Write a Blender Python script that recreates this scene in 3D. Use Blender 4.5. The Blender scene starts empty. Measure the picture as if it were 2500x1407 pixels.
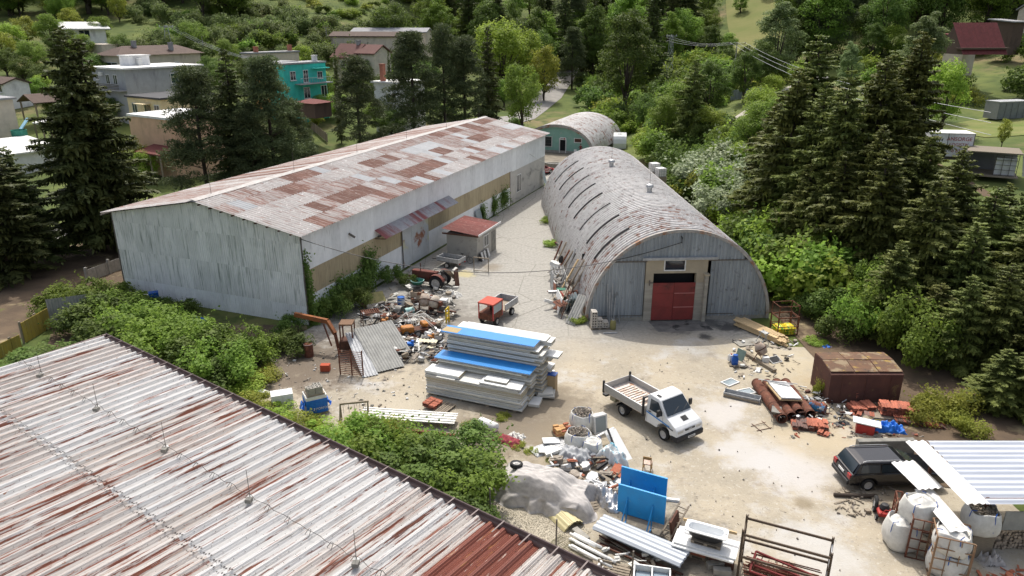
import bpy, math, random
import numpy as np
from mathutils import Vector, Matrix, Euler
sc = bpy.context.scene
C = sc.collection
R_ = math.radians
# ---------------------------------------------------------------- camera
CH = 21.0; PITCH = R_(20.0); FPX = 1785.0
cam = bpy.data.objects.new('camera', bpy.data.cameras.new('camera')); C.objects.link(cam)
cam.location = (0, 0, CH); cam.rotation_euler = (R_(90) - PITCH, 0, 0)
cam.data.sensor_width = 36; cam.data.lens = 36 * FPX / 2500; cam.data.clip_end = 1500; cam.data.clip_start = .5
sc.camera = cam
# ---------------------------------------------------------------- sky, sun, exposure
SUN_EL = 57.0; SUN_AZ = -4.0      # azimuth from +Y, clockwise positive
w = bpy.data.worlds.new('World'); sc.world = w; w.use_nodes = True
nt = w.node_tree; bg = nt.nodes['Background']
sky = nt.nodes.new('ShaderNodeTexSky'); sky.sky_type = 'NISHITA'; sky.sun_disc = False
sky.sun_elevation = R_(SUN_EL); sky.sun_rotation = R_(SUN_AZ); sky.air_density = 1.0; sky.dust_density = 5.0; sky.ozone_density = .4
hs = nt.nodes.new('ShaderNodeHueSaturation'); hs.inputs['Saturation'].default_value = .6     # thin bright haze: a whiter sky
nt.links.new(sky.outputs[0], hs.inputs['Color']); nt.links.new(hs.outputs[0], bg.inputs[0]); bg.inputs[1].default_value = 0.15
sun = bpy.data.objects.new('sun', bpy.data.lights.new('sun', 'SUN')); C.objects.link(sun)
sun.data.energy = 2.6; sun.data.angle = R_(.5); sun.data.color = (1, .955, .88)
sd = Vector((math.sin(R_(SUN_AZ)) * math.cos(R_(SUN_EL)), math.cos(R_(SUN_AZ)) * math.cos(R_(SUN_EL)), math.sin(R_(SUN_EL))))
sun.rotation_euler = sd.to_track_quat('Z', 'Y').to_euler(); sun.location = (0, 60, 80)
sc.view_settings.view_transform = 'Standard'; sc.view_settings.look = 'None'
sc.view_settings.exposure = 0.42; sc.view_settings.gamma = 1; sc.view_settings.use_curve_mapping = False
sc.cycles.max_bounces = 6; sc.cycles.diffuse_bounces = 3; sc.cycles.glossy_bounces = 3; sc.cycles.transmission_bounces = 4; sc.cycles.transparent_max_bounces = 4
# ---------------------------------------------------------------- terrain heights
_c, _s = math.cos(PITCH), math.sin(PITCH)
TX = [-150, -90, -50, -25, 0, 18, 30, 45, 70, 100, 160]
TY = [-20, 45, 60, 75, 100, 118, 135, 172, 220, 260, 300, 450]
TZ = [[0]*11,
      [0, 0, 0, 0, 0, 0, .2, 1, 2, 3, 4],
      [0, 0, 0, 0, 0, 0, 1.2, 3.5, 5, 6, 7],
      [1, .5, 0, 0, 0, 0, 2.2, 5.5, 6.5, 7.5, 9],
      [4, 3, 2, .2, 0, 0, 3.0, 6, 6.5, 8, 11],
      [7, 5.5, 4, 1.2, 0, 0, 3.5, 6, 6.8, 9, 13],
      [10, 8, 6.5, 3.5, .5, .5, 4, 7, 8, 12, 17],
      [18, 15.5, 13, 8, 2, 2, 5, 8, 9, 16, 24],
      [28, 25, 22, 15, 5, 4.5, 7, 11, 15, 24, 34],
      [38, 34, 31, 23, 11, 11, 14, 18, 24, 34, 45],
      [50, 46, 42, 33, 22, 22, 25, 28, 36, 46, 58],
      [95, 90, 84, 78, 72, 70, 72, 75, 82, 92, 100]]
_gx = np.arange(-150, 161, 2.5); _gy = np.arange(-20, 401, 2.5)
_tz = np.array(TZ, float)
_row = np.array([np.interp(_gx, TX, r) for r in _tz])
TG = np.array([np.interp(_gy, TY, _row[:, i]) for i in range(len(_gx))]).T    # [y, x]
for _ in range(3):
    p = np.pad(TG, 1, 'edge'); TG = (p[:-2, 1:-1] + p[2:, 1:-1] + p[1:-1, :-2] + p[1:-1, 2:] + 2 * p[1:-1, 1:-1]) / 6
TG[TG < .06] = 0.0
def TZ_(x, y):
    fx = min(max((x + 150) / 2.5, 0), len(_gx) - 1.001); fy = min(max((y + 20) / 2.5, 0), len(_gy) - 1.001)
    i, j = int(fx), int(fy); a, b = fx - i, fy - j
    return float(TG[j, i] * (1 - a) * (1 - b) + TG[j, i + 1] * a * (1 - b) + TG[j + 1, i] * (1 - a) * b + TG[j + 1, i + 1] * a * b)
def G(u, v, z=0.0):
    "point at height z that the photograph shows at pixel u, v"
    a = (u - 1250) / FPX; b = (v - 703.5) / FPX; t = (CH - z) / (_s + b * _c)
    return Vector((a * t, (_c - b * _s) * t, z))
def GT(u, v):
    "point of the terrain seen at pixel u, v"
    a = (u - 1250) / FPX; b = (v - 703.5) / FPX; t = 20.0
    while t < 420:
        x, y, z = a * t, (_c - b * _s) * t, CH - t * (_s + b * _c)
        if z <= TZ_(x, y): return Vector((x, y, TZ_(x, y)))
        t += .5
    return Vector((a * t, (_c - b * _s) * t, TZ_(a * t, (_c - b * _s) * t)))
def AY(u, v, y):
    a = (u - 1250) / FPX; b = (v - 703.5) / FPX; t = y / (_c - b * _s)
    return Vector((a * t, y, CH - t * (_s + b * _c)))
# ---------------------------------------------------------------- mesh helpers
class MB:
    def __init__(s): s.v = []; s.f = []; s.T = None
    def _a(s, pts):
        n = len(s.v)
        s.v += [tuple(s.T @ Vector(p)) if s.T else tuple(p) for p in pts]
        return n
    def poly(s, pts): n = s._a(pts); s.f.append(tuple(range(n, n + len(pts)))); return s
    def box(s, c, d, rot=None):
        m = Matrix.Translation(Vector(c)) @ (Euler(rot).to_matrix().to_4x4() if rot else Matrix())
        x, y, z = d[0] / 2, d[1] / 2, d[2] / 2
        n = s._a([m @ Vector(p) for p in ((-x, -y, -z), (x, -y, -z), (x, y, -z), (-x, y, -z), (-x, -y, z), (x, -y, z), (x, y, z), (-x, y, z))])
        s.f += [tuple(n + i for i in q) for q in ((0, 3, 2, 1), (4, 5, 6, 7), (0, 1, 5, 4), (1, 2, 6, 5), (2, 3, 7, 6), (3, 0, 4, 7))]
        return s
    def bx(s, x0, x1, y0, y1, z0, z1): return s.box(((x0 + x1) / 2, (y0 + y1) / 2, (z0 + z1) / 2), (x1 - x0, y1 - y0, z1 - z0))
    def bar(s, a, b, w, h=None):
        "square bar from a to b"
        a, b = Vector(a), Vector(b); d = (b - a); q = d.to_track_quat('Y', 'Z').to_matrix().to_4x4()
        m = Matrix.Translation((a + b) / 2) @ q; h = h or w; L = d.length / 2
        n = s._a([m @ Vector(p) for p in ((-w/2, -L, -h/2), (w/2, -L, -h/2), (w/2, L, -h/2), (-w/2, L, -h/2), (-w/2, -L, h/2), (w/2, -L, h/2), (w/2, L, h/2), (-w/2, L, h/2))])
        s.f += [tuple(n + i for i in q) for q in ((0, 3, 2, 1), (4, 5, 6, 7), (0, 1, 5, 4), (1, 2, 6, 5), (2, 3, 7, 6), (3, 0, 4, 7))]
        return s
    def cyl(s, a, b, r0, r1=None, n=10, caps=True):
        a, b = Vector(a), Vector(b); r1 = r0 if r1 is None else r1
        q = (b - a).to_track_quat('Z', 'Y').to_matrix()
        ring = [q @ Vector((math.cos(2 * math.pi * i / n), math.sin(2 * math.pi * i / n), 0)) for i in range(n)]
        k = s._a([a + p * r0 for p in ring] + [b + p * r1 for p in ring])
        s.f += [(k + i, k + (i + 1) % n, k + n + (i + 1) % n, k + n + i) for i in range(n)]
        if caps: s.f += [tuple(k + n - 1 - i for i in range(n)), tuple(k + n + i for i in range(n))]
        return s
    def tube(s, pts, r, n=6):
        pts = [Vector(p) for p in pts]; rs = r if isinstance(r, (list, tuple)) else [r] * len(pts); base = []
        for i, p in enumerate(pts):
            d = pts[min(i + 1, len(pts) - 1)] - pts[max(i - 1, 0)]
            q = d.to_track_quat('Z', 'Y').to_matrix()
            base.append(s._a([p + q @ Vector((math.cos(2*math.pi*k/n) * rs[i], math.sin(2*math.pi*k/n) * rs[i], 0)) for k in range(n)]))
        for i in range(len(pts) - 1):
            for k in range(n): s.f.append((base[i] + k, base[i] + (k+1) % n, base[i+1] + (k+1) % n, base[i+1] + k))
        s.f += [tuple(base[0] + n - 1 - k for k in range(n)), tuple(base[-1] + k for k in range(n))]
        return s
    def lathe(s, prof, n=16, c=(0, 0, 0), axis=None, cap=False):
        m = Matrix.Translation(Vector(c)) @ (Vector(axis).to_track_quat('Z', 'Y').to_matrix().to_4x4() if axis else Matrix())
        k = s._a([m @ Vector((r * math.cos(2*math.pi*i/n), r * math.sin(2*math.pi*i/n), z)) for r, z in prof for i in range(n)])
        for j in range(len(prof) - 1):
            s.f += [(k + j*n + i, k + j*n + (i+1) % n, k + (j+1)*n + (i+1) % n, k + (j+1)*n + i) for i in range(n)]
        if cap and prof[0][0] > 1e-4: s.f.append(tuple(k + n - 1 - i for i in range(n)))
        if cap and prof[-1][0] > 1e-4: s.f.append(tuple(k + (len(prof)-1)*n + i for i in range(n)))
        return s
    def ext(s, poly, vec):
        "extrude a polygon by vec"
        v = Vector(vec); n = len(poly); k = s._a([Vector(p) for p in poly] + [Vector(p) + v for p in poly])
        s.f += [tuple(k + n - 1 - i for i in range(n)), tuple(k + n + i for i in range(n))]
        s.f += [(k + i, k + (i + 1) % n, k + n + (i + 1) % n, k + n + i) for i in range(n)]
        return s
    def grid(s, fn, nu, nv):
        k = s._a([fn(i / nu, j / nv) for j in range(nv + 1) for i in range(nu + 1)])
        s.f += [(k + j*(nu+1) + i, k + j*(nu+1) + i + 1, k + (j+1)*(nu+1) + i + 1, k + (j+1)*(nu+1) + i) for j in range(nv) for i in range(nu)]
        return s
    def mesh(s, name, m, smooth=False):
        me = bpy.data.meshes.new(name); me.from_pydata(s.v, [], s.f)
        if m: me.materials.append(m)
        if smooth: me.shade_smooth() if hasattr(me, 'shade_smooth') else None
        me.update(); return me
    def build(s, name, m, parent=None, smooth=False, loc=None, rot=None, bevel=0):
        o = bpy.data.objects.new(name, s.mesh(name, m, smooth)); C.objects.link(o)
        if parent: o.parent = parent
        if loc is not None: o.location = loc
        if rot: o.rotation_euler = rot
        if bevel:
            b = o.modifiers.new('b', 'BEVEL'); b.width = bevel; b.segments = 2; b.limit_method = 'ANGLE'
        return o
def put(name, me, parent=None, loc=(0, 0, 0), rot=None, scale=None, m=None):
    o = bpy.data.objects.new(name, me); C.objects.link(o); o.location = loc
    if rot: o.rotation_euler = rot
    if scale: o.scale = scale
    if parent: o.parent = parent
    if m: 
        o.material_slots[0].link = 'OBJECT'; o.material_slots[0].material = m
    return o
def tag(o, label=None, cat=None, group=None, kind=None):
    if label: o['label'] = label
    if cat: o['category'] = cat
    if group: o['group'] = group
    if kind: o['kind'] = kind
    return o
def th(name, label, cat, loc, rz=0, group=None):
    o = bpy.data.objects.new(name, None); C.objects.link(o); o.empty_display_size = .2
    o.location = loc; o.rotation_euler = (0, 0, R_(rz)); return tag(o, label, cat, group)
def dup(root, loc, rz=0, label=None, group=None, scale=None):
    r = root.copy(); C.objects.link(r); r.location = loc; r.rotation_euler = (0, 0, R_(rz))
    if scale: r.scale = scale if isinstance(scale, tuple) else (scale,) * 3
    if label: r['label'] = label
    if group: r['group'] = group
    for ch in list(root.children):
        c = ch.copy(); C.objects.link(c); c.parent = r; c.matrix_parent_inverse = ch.matrix_parent_inverse
        for g in list(ch.children):
            d = g.copy(); C.objects.link(d); d.parent = c; d.matrix_parent_inverse = g.matrix_parent_inverse
    return r
def text(name, s, size, m, parent, loc, rot, ext=.004, align='CENTER'):
    cu = bpy.data.curves.new(name, 'FONT'); cu.body = s; cu.size = size; cu.extrude = ext; cu.align_x = align; cu.align_y = 'CENTER'
    cu.materials.append(m); t = bpy.data.objects.new(name, cu); C.objects.link(t); me = bpy.data.meshes.new_from_object(t.evaluated_get(bpy.context.evaluated_depsgraph_get())); bpy.data.objects.remove(t)
    o = bpy.data.objects.new(name, me); C.objects.link(o); o.parent = parent; o.location = loc; o.rotation_euler = rot
    return o
def corr(w, l, pitch=.2, amp=.03, trap=False, nl=1, sag=0., seg=None):
    "corrugated sheet, width along x, length along y"
    b = MB(); n = max(1, round(w / pitch))
    if trap: us = [(i + k) / n for i in range(n) for k in (0, .12, .45, .57)] + [1.0]; zs = [0, amp, amp, 0] * n + [0]
    else:
        q = seg or 6; us = [i / (q * n) for i in range(q * n + 1)]; zs = [amp * .5 * (1 - math.cos(2 * math.pi * i / q)) for i in range(q * n + 1)]
    m = len(us)
    k = b._a([(us[i] * w, l * j / nl, zs[i] + sag * math.sin(math.pi * j / nl)) for j in range(nl + 1) for i in range(m)])
    b.f += [(k + j*m + i, k + j*m + i + 1, k + (j+1)*m + i + 1, k + (j+1)*m + i) for j in range(nl) for i in range(m - 1)]
    return b
# ---------------------------------------------------------------- materials
def mat(name, c1, c2=None, vs=3., rough=.85, metal=0., bump=0., bs=25., stretch=(1, 1, 1), rnd=0., rust=None, spots=None, spec=.3, thr=(.35, .65), coat=0., world=False):
    m = bpy.data.materials.new(name); m.use_nodes = True; N = m.node_tree.nodes; Lk = m.node_tree.links.new
    p = N['Principled BSDF']; p.inputs['Roughness'].default_value = rough; p.inputs['Metallic'].default_value = metal
    p.inputs['Specular IOR Level'].default_value = spec; p.inputs['Coat Weight'].default_value = coat
    tc = N.new('ShaderNodeTexCoord'); oi = N.new('ShaderNodeObjectInfo')
    vec = tc.outputs['Object']
    if world: vec = N.new('ShaderNodeNewGeometry').outputs['Position']
    mul = N.new('ShaderNodeMath'); mul.operation = 'MULTIPLY'; mul.inputs[1].default_value = 0 if world else 57.0; Lk(oi.outputs['Random'], mul.inputs[0])
    def vecs(st):
        mp = N.new('ShaderNodeMapping'); mp.inputs['Scale'].default_value = st; Lk(vec, mp.inputs[0])
        ad = N.new('ShaderNodeVectorMath'); ad.operation = 'ADD'; Lk(mp.outputs[0], ad.inputs[0]); Lk(mul.outputs[0], ad.inputs[1]); return ad.outputs[0]
    def noise(scale, st=(1, 1, 1), det=5., ro=.6):
        n = N.new('ShaderNodeTexNoise'); n.inputs['Scale'].default_value = scale; n.inputs['Detail'].default_value = det; n.inputs['Roughness'].default_value = ro
        Lk(vecs(st), n.inputs['Vector']); return n.outputs['Fac']
    def ramp(fac, a, b_):
        r = N.new('ShaderNodeMapRange'); r.inputs[1].default_value = a; r.inputs[2].default_value = b_; Lk(fac, r.inputs[0]); return r.outputs[0]
    def mix(fac, a, b_):
        x = N.new('ShaderNodeMix'); x.data_type = 'RGBA'
        if fac is None: pass
        else: Lk(fac, x.inputs[0])
        for i, q in ((6, a), (7, b_)):
            if isinstance(q, tuple): x.inputs[i].default_value = (*q, 1)
            else: Lk(q, x.inputs[i])
        return x.outputs[2]
    col = c1
    if c2: col = mix(ramp(noise(vs, stretch), *thr), c1, c2)
    for sp in (spots or []):   # (colour, scale, lo, hi, stretch)
        col = mix(ramp(noise(sp[1], sp[4] if len(sp) > 4 else (1, 1, 1)), sp[2], sp[3]), col, sp[0])
    if rust:                   # (colour, scale, lo, hi, stretch)
        fac = ramp(noise(rust[1], rust[4], 6., .65), rust[2], rust[3]); col = mix(fac, col, rust[0])
        if metal:
            mm = N.new('ShaderNodeMath'); mm.operation = 'MULTIPLY_ADD'; Lk(fac, mm.inputs[0]); mm.inputs[1].default_value = -metal; mm.inputs[2].default_value = metal; Lk(mm.outputs[0], p.inputs['Metallic'])
    if rnd:
        h = N.new('ShaderNodeHueSaturation'); r = N.new('ShaderNodeMapRange'); r.inputs[3].default_value = 1 - rnd; r.inputs[4].default_value = 1 + rnd
        Lk(oi.outputs['Random'], r.inputs[0]); Lk(r.outputs[0], h.inputs['Value'])
        if isinstance(col, tuple): h.inputs['Color'].default_value = (*col, 1)
        else: Lk(col, h.inputs['Color'])
        col = h.outputs[0]
    if isinstance(col, tuple): p.inputs['Base Color'].default_value = (*col, 1)
    else: Lk(col, p.inputs['Base Color'])
    if bump:
        b = N.new('ShaderNodeBump'); b.inputs['Strength'].default_value = bump; b.inputs['Distance'].default_value = .03
        Lk(noise(bs), b.inputs['Height']); Lk(b.outputs[0], p.inputs['Normal'])
    m.diffuse_color = (*c1, 1)
    return m
def glassmat(name, tint=(.02, .03, .04), rough=.05):
    m = bpy.data.materials.new(name); m.use_nodes = True; p = m.node_tree.nodes['Principled BSDF']
    p.inputs['Base Color'].default_value = (*tint, 1); p.inputs['Roughness'].default_value = rough; p.inputs['Specular IOR Level'].default_value = .6
    return m
def leafmat(name, c1, c2, trans=.35, rough=.6):
    m = bpy.data.materials.new(name); m.use_nodes = True; N = m.node_tree.nodes; Lk = m.node_tree.links.new; N.clear()
    out = N.new('ShaderNodeOutputMaterial'); g = N.new('ShaderNodeNewGeometry'); oi = N.new('ShaderNodeObjectInfo')
    x = N.new('ShaderNodeMix'); x.data_type = 'RGBA'; x.inputs[6].default_value = (*c1, 1); x.inputs[7].default_value = (*c2, 1)
    n = N.new('ShaderNodeTexNoise'); n.inputs['Scale'].default_value = .55; n.inputs['Detail'].default_value = 3; Lk(g.outputs['Position'], n.inputs['Vector'])
    a = N.new('ShaderNodeMath'); a.operation = 'MULTIPLY_ADD'; Lk(g.outputs['Random Per Island'], a.inputs[0]); a.inputs[1].default_value = .55; 
    b = N.new('ShaderNodeMapRange'); b.inputs[1].default_value = .35; b.inputs[2].default_value = .65; b.inputs[3].default_value = 0; b.inputs[4].default_value = .45; Lk(n.outputs['Fac'], b.inputs[0]); Lk(b.outputs[0], a.inputs[2])
    Lk(a.outputs[0], x.inputs[0])
    h = N.new('ShaderNodeHueSaturation'); Lk(x.outputs[2], h.inputs['Color'])
    r = N.new('ShaderNodeMapRange'); r.inputs[3].default_value = .75; r.inputs[4].default_value = 1.25; Lk(oi.outputs['Random'], r.inputs[0]); Lk(r.outputs[0], h.inputs['Value'])
    r2 = N.new('ShaderNodeMapRange'); r2.inputs[3].default_value = .485; r2.inputs[4].default_value = .515; Lk(oi.outputs['Random'], r2.inputs[0]); Lk(r2.outputs[0], h.inputs['Hue'])
    p = N.new('ShaderNodeBsdfPrincipled'); p.inputs['Roughness'].default_value = rough; p.inputs['Specular IOR Level'].default_value = .2; Lk(h.outputs[0], p.inputs['Base Color'])
    t = N.new('ShaderNodeBsdfTranslucent'); Lk(h.outputs[0], t.inputs['Color'])
    ms = N.new('ShaderNodeMixShader'); ms.inputs[0].default_value = trans; Lk(p.outputs[0], ms.inputs[1]); Lk(t.outputs[0], ms.inputs[2]); Lk(ms.outputs[0], out.inputs[0])
    return m
RUST = (.17, .062, .038)
M = {}
M['white'] = mat('white_paint', (.74, .74, .72), (.62, .62, .6), vs=4)
M['conc'] = mat('concrete', (.36, .34, .3), (.27, .26, .23), vs=2.5, bump=.3, bs=30, spots=[((.17, .16, .14), 1.2, .56, .75)])
M['concd'] = mat('dark_concrete', (.26, .25, .22), (.16, .155, .14), vs=2, bump=.4)
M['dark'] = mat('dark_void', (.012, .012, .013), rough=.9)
M['black'] = mat('black_plastic', (.02, .02, .022), (.035, .035, .037), rough=.55)
M['steel'] = mat('galvanised_steel', (.45, .46, .47), (.33, .34, .35), vs=4, rough=.5, metal=.35)
M['steeld'] = mat('dark_steel', (.11, .105, .1), (.17, .15, .13), vs=5, rough=.6, metal=.2)
M['rust'] = mat('rusty_steel', RUST, (.1, .045, .03), vs=4, rough=.9, bump=.2, spots=[((.24, .12, .07), 7, .55, .72)])
M['rustd'] = mat('dark_rusty_steel', (.075, .04, .03), (.13, .06, .04), vs=5, rough=.9)
M['wood'] = mat('weathered_wood', (.3, .25, .19), (.2, .17, .13), vs=6, stretch=(1, 8, 8), rnd=.2)
M['plank'] = mat('fresh_plank', (.62, .47, .27), (.5, .36, .2), vs=5, stretch=(6, .5, 6), rnd=.12)
M['rubber'] = mat('rubber', (.018, .018, .019), (.03, .03, .03), vs=8, rough=.8)
M['blue'] = mat('blue_paint', (.02, .22, .6), (.022, .2, .52), vs=2, rough=.45)
M['bluedeep'] = mat('blue_plastic', (.012, .085, .36), rough=.4)
M['tarpblue'] = mat('blue_tarp', (.01, .12, .5), (.02, .17, .6), vs=6, rough=.4, bump=.3, bs=8)
M['red'] = mat('red_paint', (.42, .035, .03), (.3, .03, .025), vs=4, rough=.5)
M['brick'] = mat('clay', (.42, .15, .085), (.32, .11, .065), vs=8, rnd=.25)
M['tile'] = mat('clay_roof_tile', (.45, .15, .09), (.33, .11, .07), vs=9, rnd=.25, spots=[((.2, .1, .08), 5, .58, .7)])
M['tiled'] = mat('dark_roof_tile', (.13, .1, .09), (.2, .1, .08), vs=9, rnd=.25)
M['bag'] = mat('woven_white_bag', (.66, .65, .61), (.55, .54, .5), vs=5, bump=.25, bs=9)
M['grey_tarp'] = mat('grey_tarp', (.5, .475, .45), (.36, .34, .325), vs=3.5, bump=.35, bs=7, stretch=(1, 2.5, 1))
M['foil'] = mat('aluminium_foil', (.6, .6, .6), (.4, .4, .4), vs=8, rough=.3, metal=.6, bump=.5, bs=14)
M['orange'] = mat('orange_paint', (.5, .2, .03), (.26, .11, .04), vs=5, rough=.6)
M['yellow'] = mat('yellow_paint', (.62, .43, .03), (.48, .36, .05), vs=4)
M['wool'] = mat('mineral_wool_core', (.5, .42, .26), (.38, .31, .19), vs=9, stretch=(1, 1, 5))
M['panel'] = mat('white_panel_skin', (.72, .73, .72), (.64, .65, .64), vs=1.2, rough=.5)
M['panelg'] = mat('grey_panel_skin', (.68, .67, .62), (.56, .55, .51), vs=2, rough=.5, rnd=.25)
M['glass'] = glassmat('window_glass'); M['glassl'] = glassmat('pale_glass', (.25, .3, .32))
M['green'] = mat('green_plastic', (.06, .26, .19), (.04, .2, .15), vs=4)
M['cyan'] = mat('pale_cyan_plastic', (.3, .5, .48), rough=.5)
M['bark'] = mat('bark', (.09, .07, .055), (.055, .045, .038), vs=6, stretch=(4, 4, .6), rough=1, bump=.4)
ORD = ['first', 'second', 'third', 'fourth', 'fifth', 'sixth', 'seventh', 'eighth', 'ninth', 'tenth', 'eleventh', 'twelfth', 'thirteenth', 'fourteenth', 'fifteenth', 'sixteenth', 'seventeenth', 'eighteenth', 'nineteenth', 'twentieth']; ORD += ['twenty-' + q for q in ORD[:9]] + ['thirtieth'] + ['thirty-' + q for q in ORD[:9]] + ['fortieth']
# ================================================================ THE SETTING
b = MB()
gx = list(_gx); gy = list(_gy)
b.v = [(float(x), float(y), float(TG[j, i]) - .02) for j, y in enumerate(gy) for i, x in enumerate(gx)]
nx = len(gx)
b.f = [(j*nx + i, j*nx + i + 1, (j+1)*nx + i + 1, (j+1)*nx + i) for j in range(len(gy) - 1) for i in range(nx - 1)]
M['ground'] = mat('grass_ground', (.065, .095, .022), (.13, .155, .04), vs=.12, rough=1, bump=.5, bs=3, world=True,
                  spots=[((.2, .16, .08), .05, .55, .68), ((.05, .075, .02), .5, .5, .7)])
tag(b.build('ground', M['ground'], smooth=True), kind='structure')
M['earth'] = mat('needle_litter', (.14, .1, .065), (.09, .065, .045), vs=.5, world=True, rough=1, bump=.5, bs=9, spots=[((.3, .24, .14), .35, .58, .68), ((.12, .13, .04), .6, .62, .72)])
# yard: dusty concrete, crushed stone and bare earth
def sheet(name, pts, m, z, n=1):
    b = MB(); b.poly([(p[0], p[1], z) for p in pts]); return tag(b.build(name, m), kind='structure')
def yardmat():
    m = mat('yard_surface', (.39, .34, .258), (.315, .28, .218), vs=.35, rough=.95, world=True, thr=(.4, .62),
            spots=[((.43, .415, .39), .28, .55, .66), ((.22, .185, .14), .42, .6, .74), ((.45, .4, .31), .16, .55, .7), ((.45, .415, .35), 5, .56, .7), ((.2, .175, .14), 3.2, .58, .74), ((.15, .13, .105), 11, .62, .69), ((.52, .5, .46), 17, .64, .7), ((.16, .135, .105), 1.3, .65, .75)], bump=.6, bs=9)
    N = m.node_tree.nodes; Lk = m.node_tree.links.new; p = N['Principled BSDF']
    src = p.inputs['Base Color'].links[0].from_socket
    g = N.new('ShaderNodeNewGeometry'); sx = N.new('ShaderNodeSeparateXYZ'); Lk(g.outputs['Position'], sx.inputs[0])
    def mr(s, a, b_, c=0., d=1.):
        r = N.new('ShaderNodeMapRange'); r.interpolation_type = 'SMOOTHSTEP'; Lk(s, r.inputs[0])
        for i, q in zip((1, 2, 3, 4), (a, b_, c, d)): r.inputs[i].default_value = q
        return r.outputs[0]
    def mixc(f, a, col):
        x = N.new('ShaderNodeMix'); x.data_type = 'RGBA'; Lk(f, x.inputs[0]); Lk(a, x.inputs[6])
        if isinstance(col, tuple): x.inputs[7].default_value = (*col, 1)
        else: Lk(col, x.inputs[7])
        return x.outputs[2]
    def mul(a, b_):
        q = N.new('ShaderNodeMath'); q.operation = 'MULTIPLY'; Lk(a, q.inputs[0])
        if isinstance(b_, float): q.inputs[1].default_value = b_
        else: Lk(b_, q.inputs[1])
        return q.outputs[0]
    def blob(x, y, r, soft=.5):
        v = N.new('ShaderNodeVectorMath'); v.operation = 'DISTANCE'; n = N.new('ShaderNodeTexNoise'); n.inputs['Scale'].default_value = .8; n.inputs['Detail'].default_value = 9; n.inputs['Roughness'].default_value = .72
        Lk(g.outputs['Position'], n.inputs['Vector']); Lk(g.outputs['Position'], v.inputs[0]); v.inputs[1].default_value = (x, y, 0)
        a = N.new('ShaderNodeMath'); a.operation = 'MULTIPLY_ADD'; Lk(n.outputs['Fac'], a.inputs[0]); a.inputs[1].default_value = -r * 2.4; a.inputs[2].default_value = r * 1.2
        s = N.new('ShaderNodeMath'); s.operation = 'ADD'; Lk(v.outputs['Value'], s.inputs[0]); Lk(a.outputs[0], s.inputs[1])
        return mr(s.outputs[0], r * 1.15, r * .35)
    # older asphalt and concrete towards the lane between the two halls
    asph = N.new('ShaderNodeTexNoise'); asph.inputs['Scale'].default_value = 4; asph.inputs['Detail'].default_value = 6; asph.inputs['Roughness'].default_value = .7; Lk(g.outputs['Position'], asph.inputs['Vector'])
    ac = N.new('ShaderNodeMix'); ac.data_type = 'RGBA'; Lk(mr(asph.outputs['Fac'], .35, .65), ac.inputs[0]); ac.inputs[6].default_value = (.36, .345, .31, 1); ac.inputs[7].default_value = (.265, .255, .23, 1)
    wob = N.new('ShaderNodeTexNoise'); wob.inputs['Scale'].default_value = .15; Lk(g.outputs['Position'], wob.inputs['Vector'])
    a = N.new('ShaderNodeMath'); a.operation = 'MULTIPLY_ADD'; Lk(wob.outputs['Fac'], a.inputs[0]); a.inputs[1].default_value = 14; Lk(sx.outputs['Y'], a.inputs[2])
    col = mixc(mr(a.outputs[0], 49, 58), src, ac.outputs[2])
    # cracks in the old surface
    vo = N.new('ShaderNodeTexVoronoi'); vo.feature = 'DISTANCE_TO_EDGE'; vo.inputs['Scale'].default_value = .22
    wv = N.new('ShaderNodeVectorMath'); wv.operation = 'MULTIPLY_ADD'; Lk(asph.outputs['Color'], wv.inputs[0]); wv.inputs[1].default_value = (.35, .35, 0); Lk(g.outputs['Position'], wv.inputs[2]); Lk(wv.outputs[0], vo.inputs['Vector'])
    col = mixc(mul(mr(vo.outputs['Distance'], .008, .001, 0, .75), mr(a.outputs[0], 51, 60)), col, (.13, .12, .1))
    for (u, v, r, cc, k) in ((690, 890, 4.2, (.15, .12, .09), .9), (790, 890, 3.8, (.15, .12, .09), .9), (600, 900, 3, (.16, .13, .1), .9), (1240, 1040, 3.2, (.16, .13, .095), .85), (1340, 990, 2.6, (.2, .165, .12), .8), (1000, 800, 6, (.16, .145, .125), .8), (1380, 1120, 3, (.24, .2, .14), .6),
                          (1560, 1250, 1.6, (.1, .09, .075), .9), (1640, 1330, 2.2, (.13, .115, .095), .8), (1930, 1150, 2.0, (.47, .45, .43), .85), (1760, 1010, 1.6, (.47, .45, .43), .8), (1840, 1110, 1.8, (.46, .445, .425), .85), (2000, 1350, 1.8, (.47, .46, .44), .7), (1900, 960, 1.3, (.24, .2, .15), .7), (1640, 800, 1.3, (.11, .105, .1), .75), (1780, 800, .9, (.06, .06, .06), .9), (1740, 790, .8, (.07, .07, .07), .8), (1720, 822, .5, (.05, .05, .05), .9),
                          (2180, 1190, 1.7, (.2, .16, .11), .7), (1900, 880, 3.2, (.44, .38, .27), .8), (2080, 960, 3, (.35, .28, .18), .7), (1990, 1060, 2.4, (.42, .35, .24), .7), (990, 1010, 2.6, (.42, .38, .3), .5), (1960, 1230, .5, (.2, .16, .1), .7), (1200, 653, 1.0, (.2, .16, .11), .6), (1135, 670, .9, (.5, .42, .16), .5)):
        q = G(u, v); col = mixc(mul(blob(q.x, q.y, r * 1.25), k), col, cc)
    Lk(col, p.inputs['Base Color'])
    return m
M['yard'] = yardmat()
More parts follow.
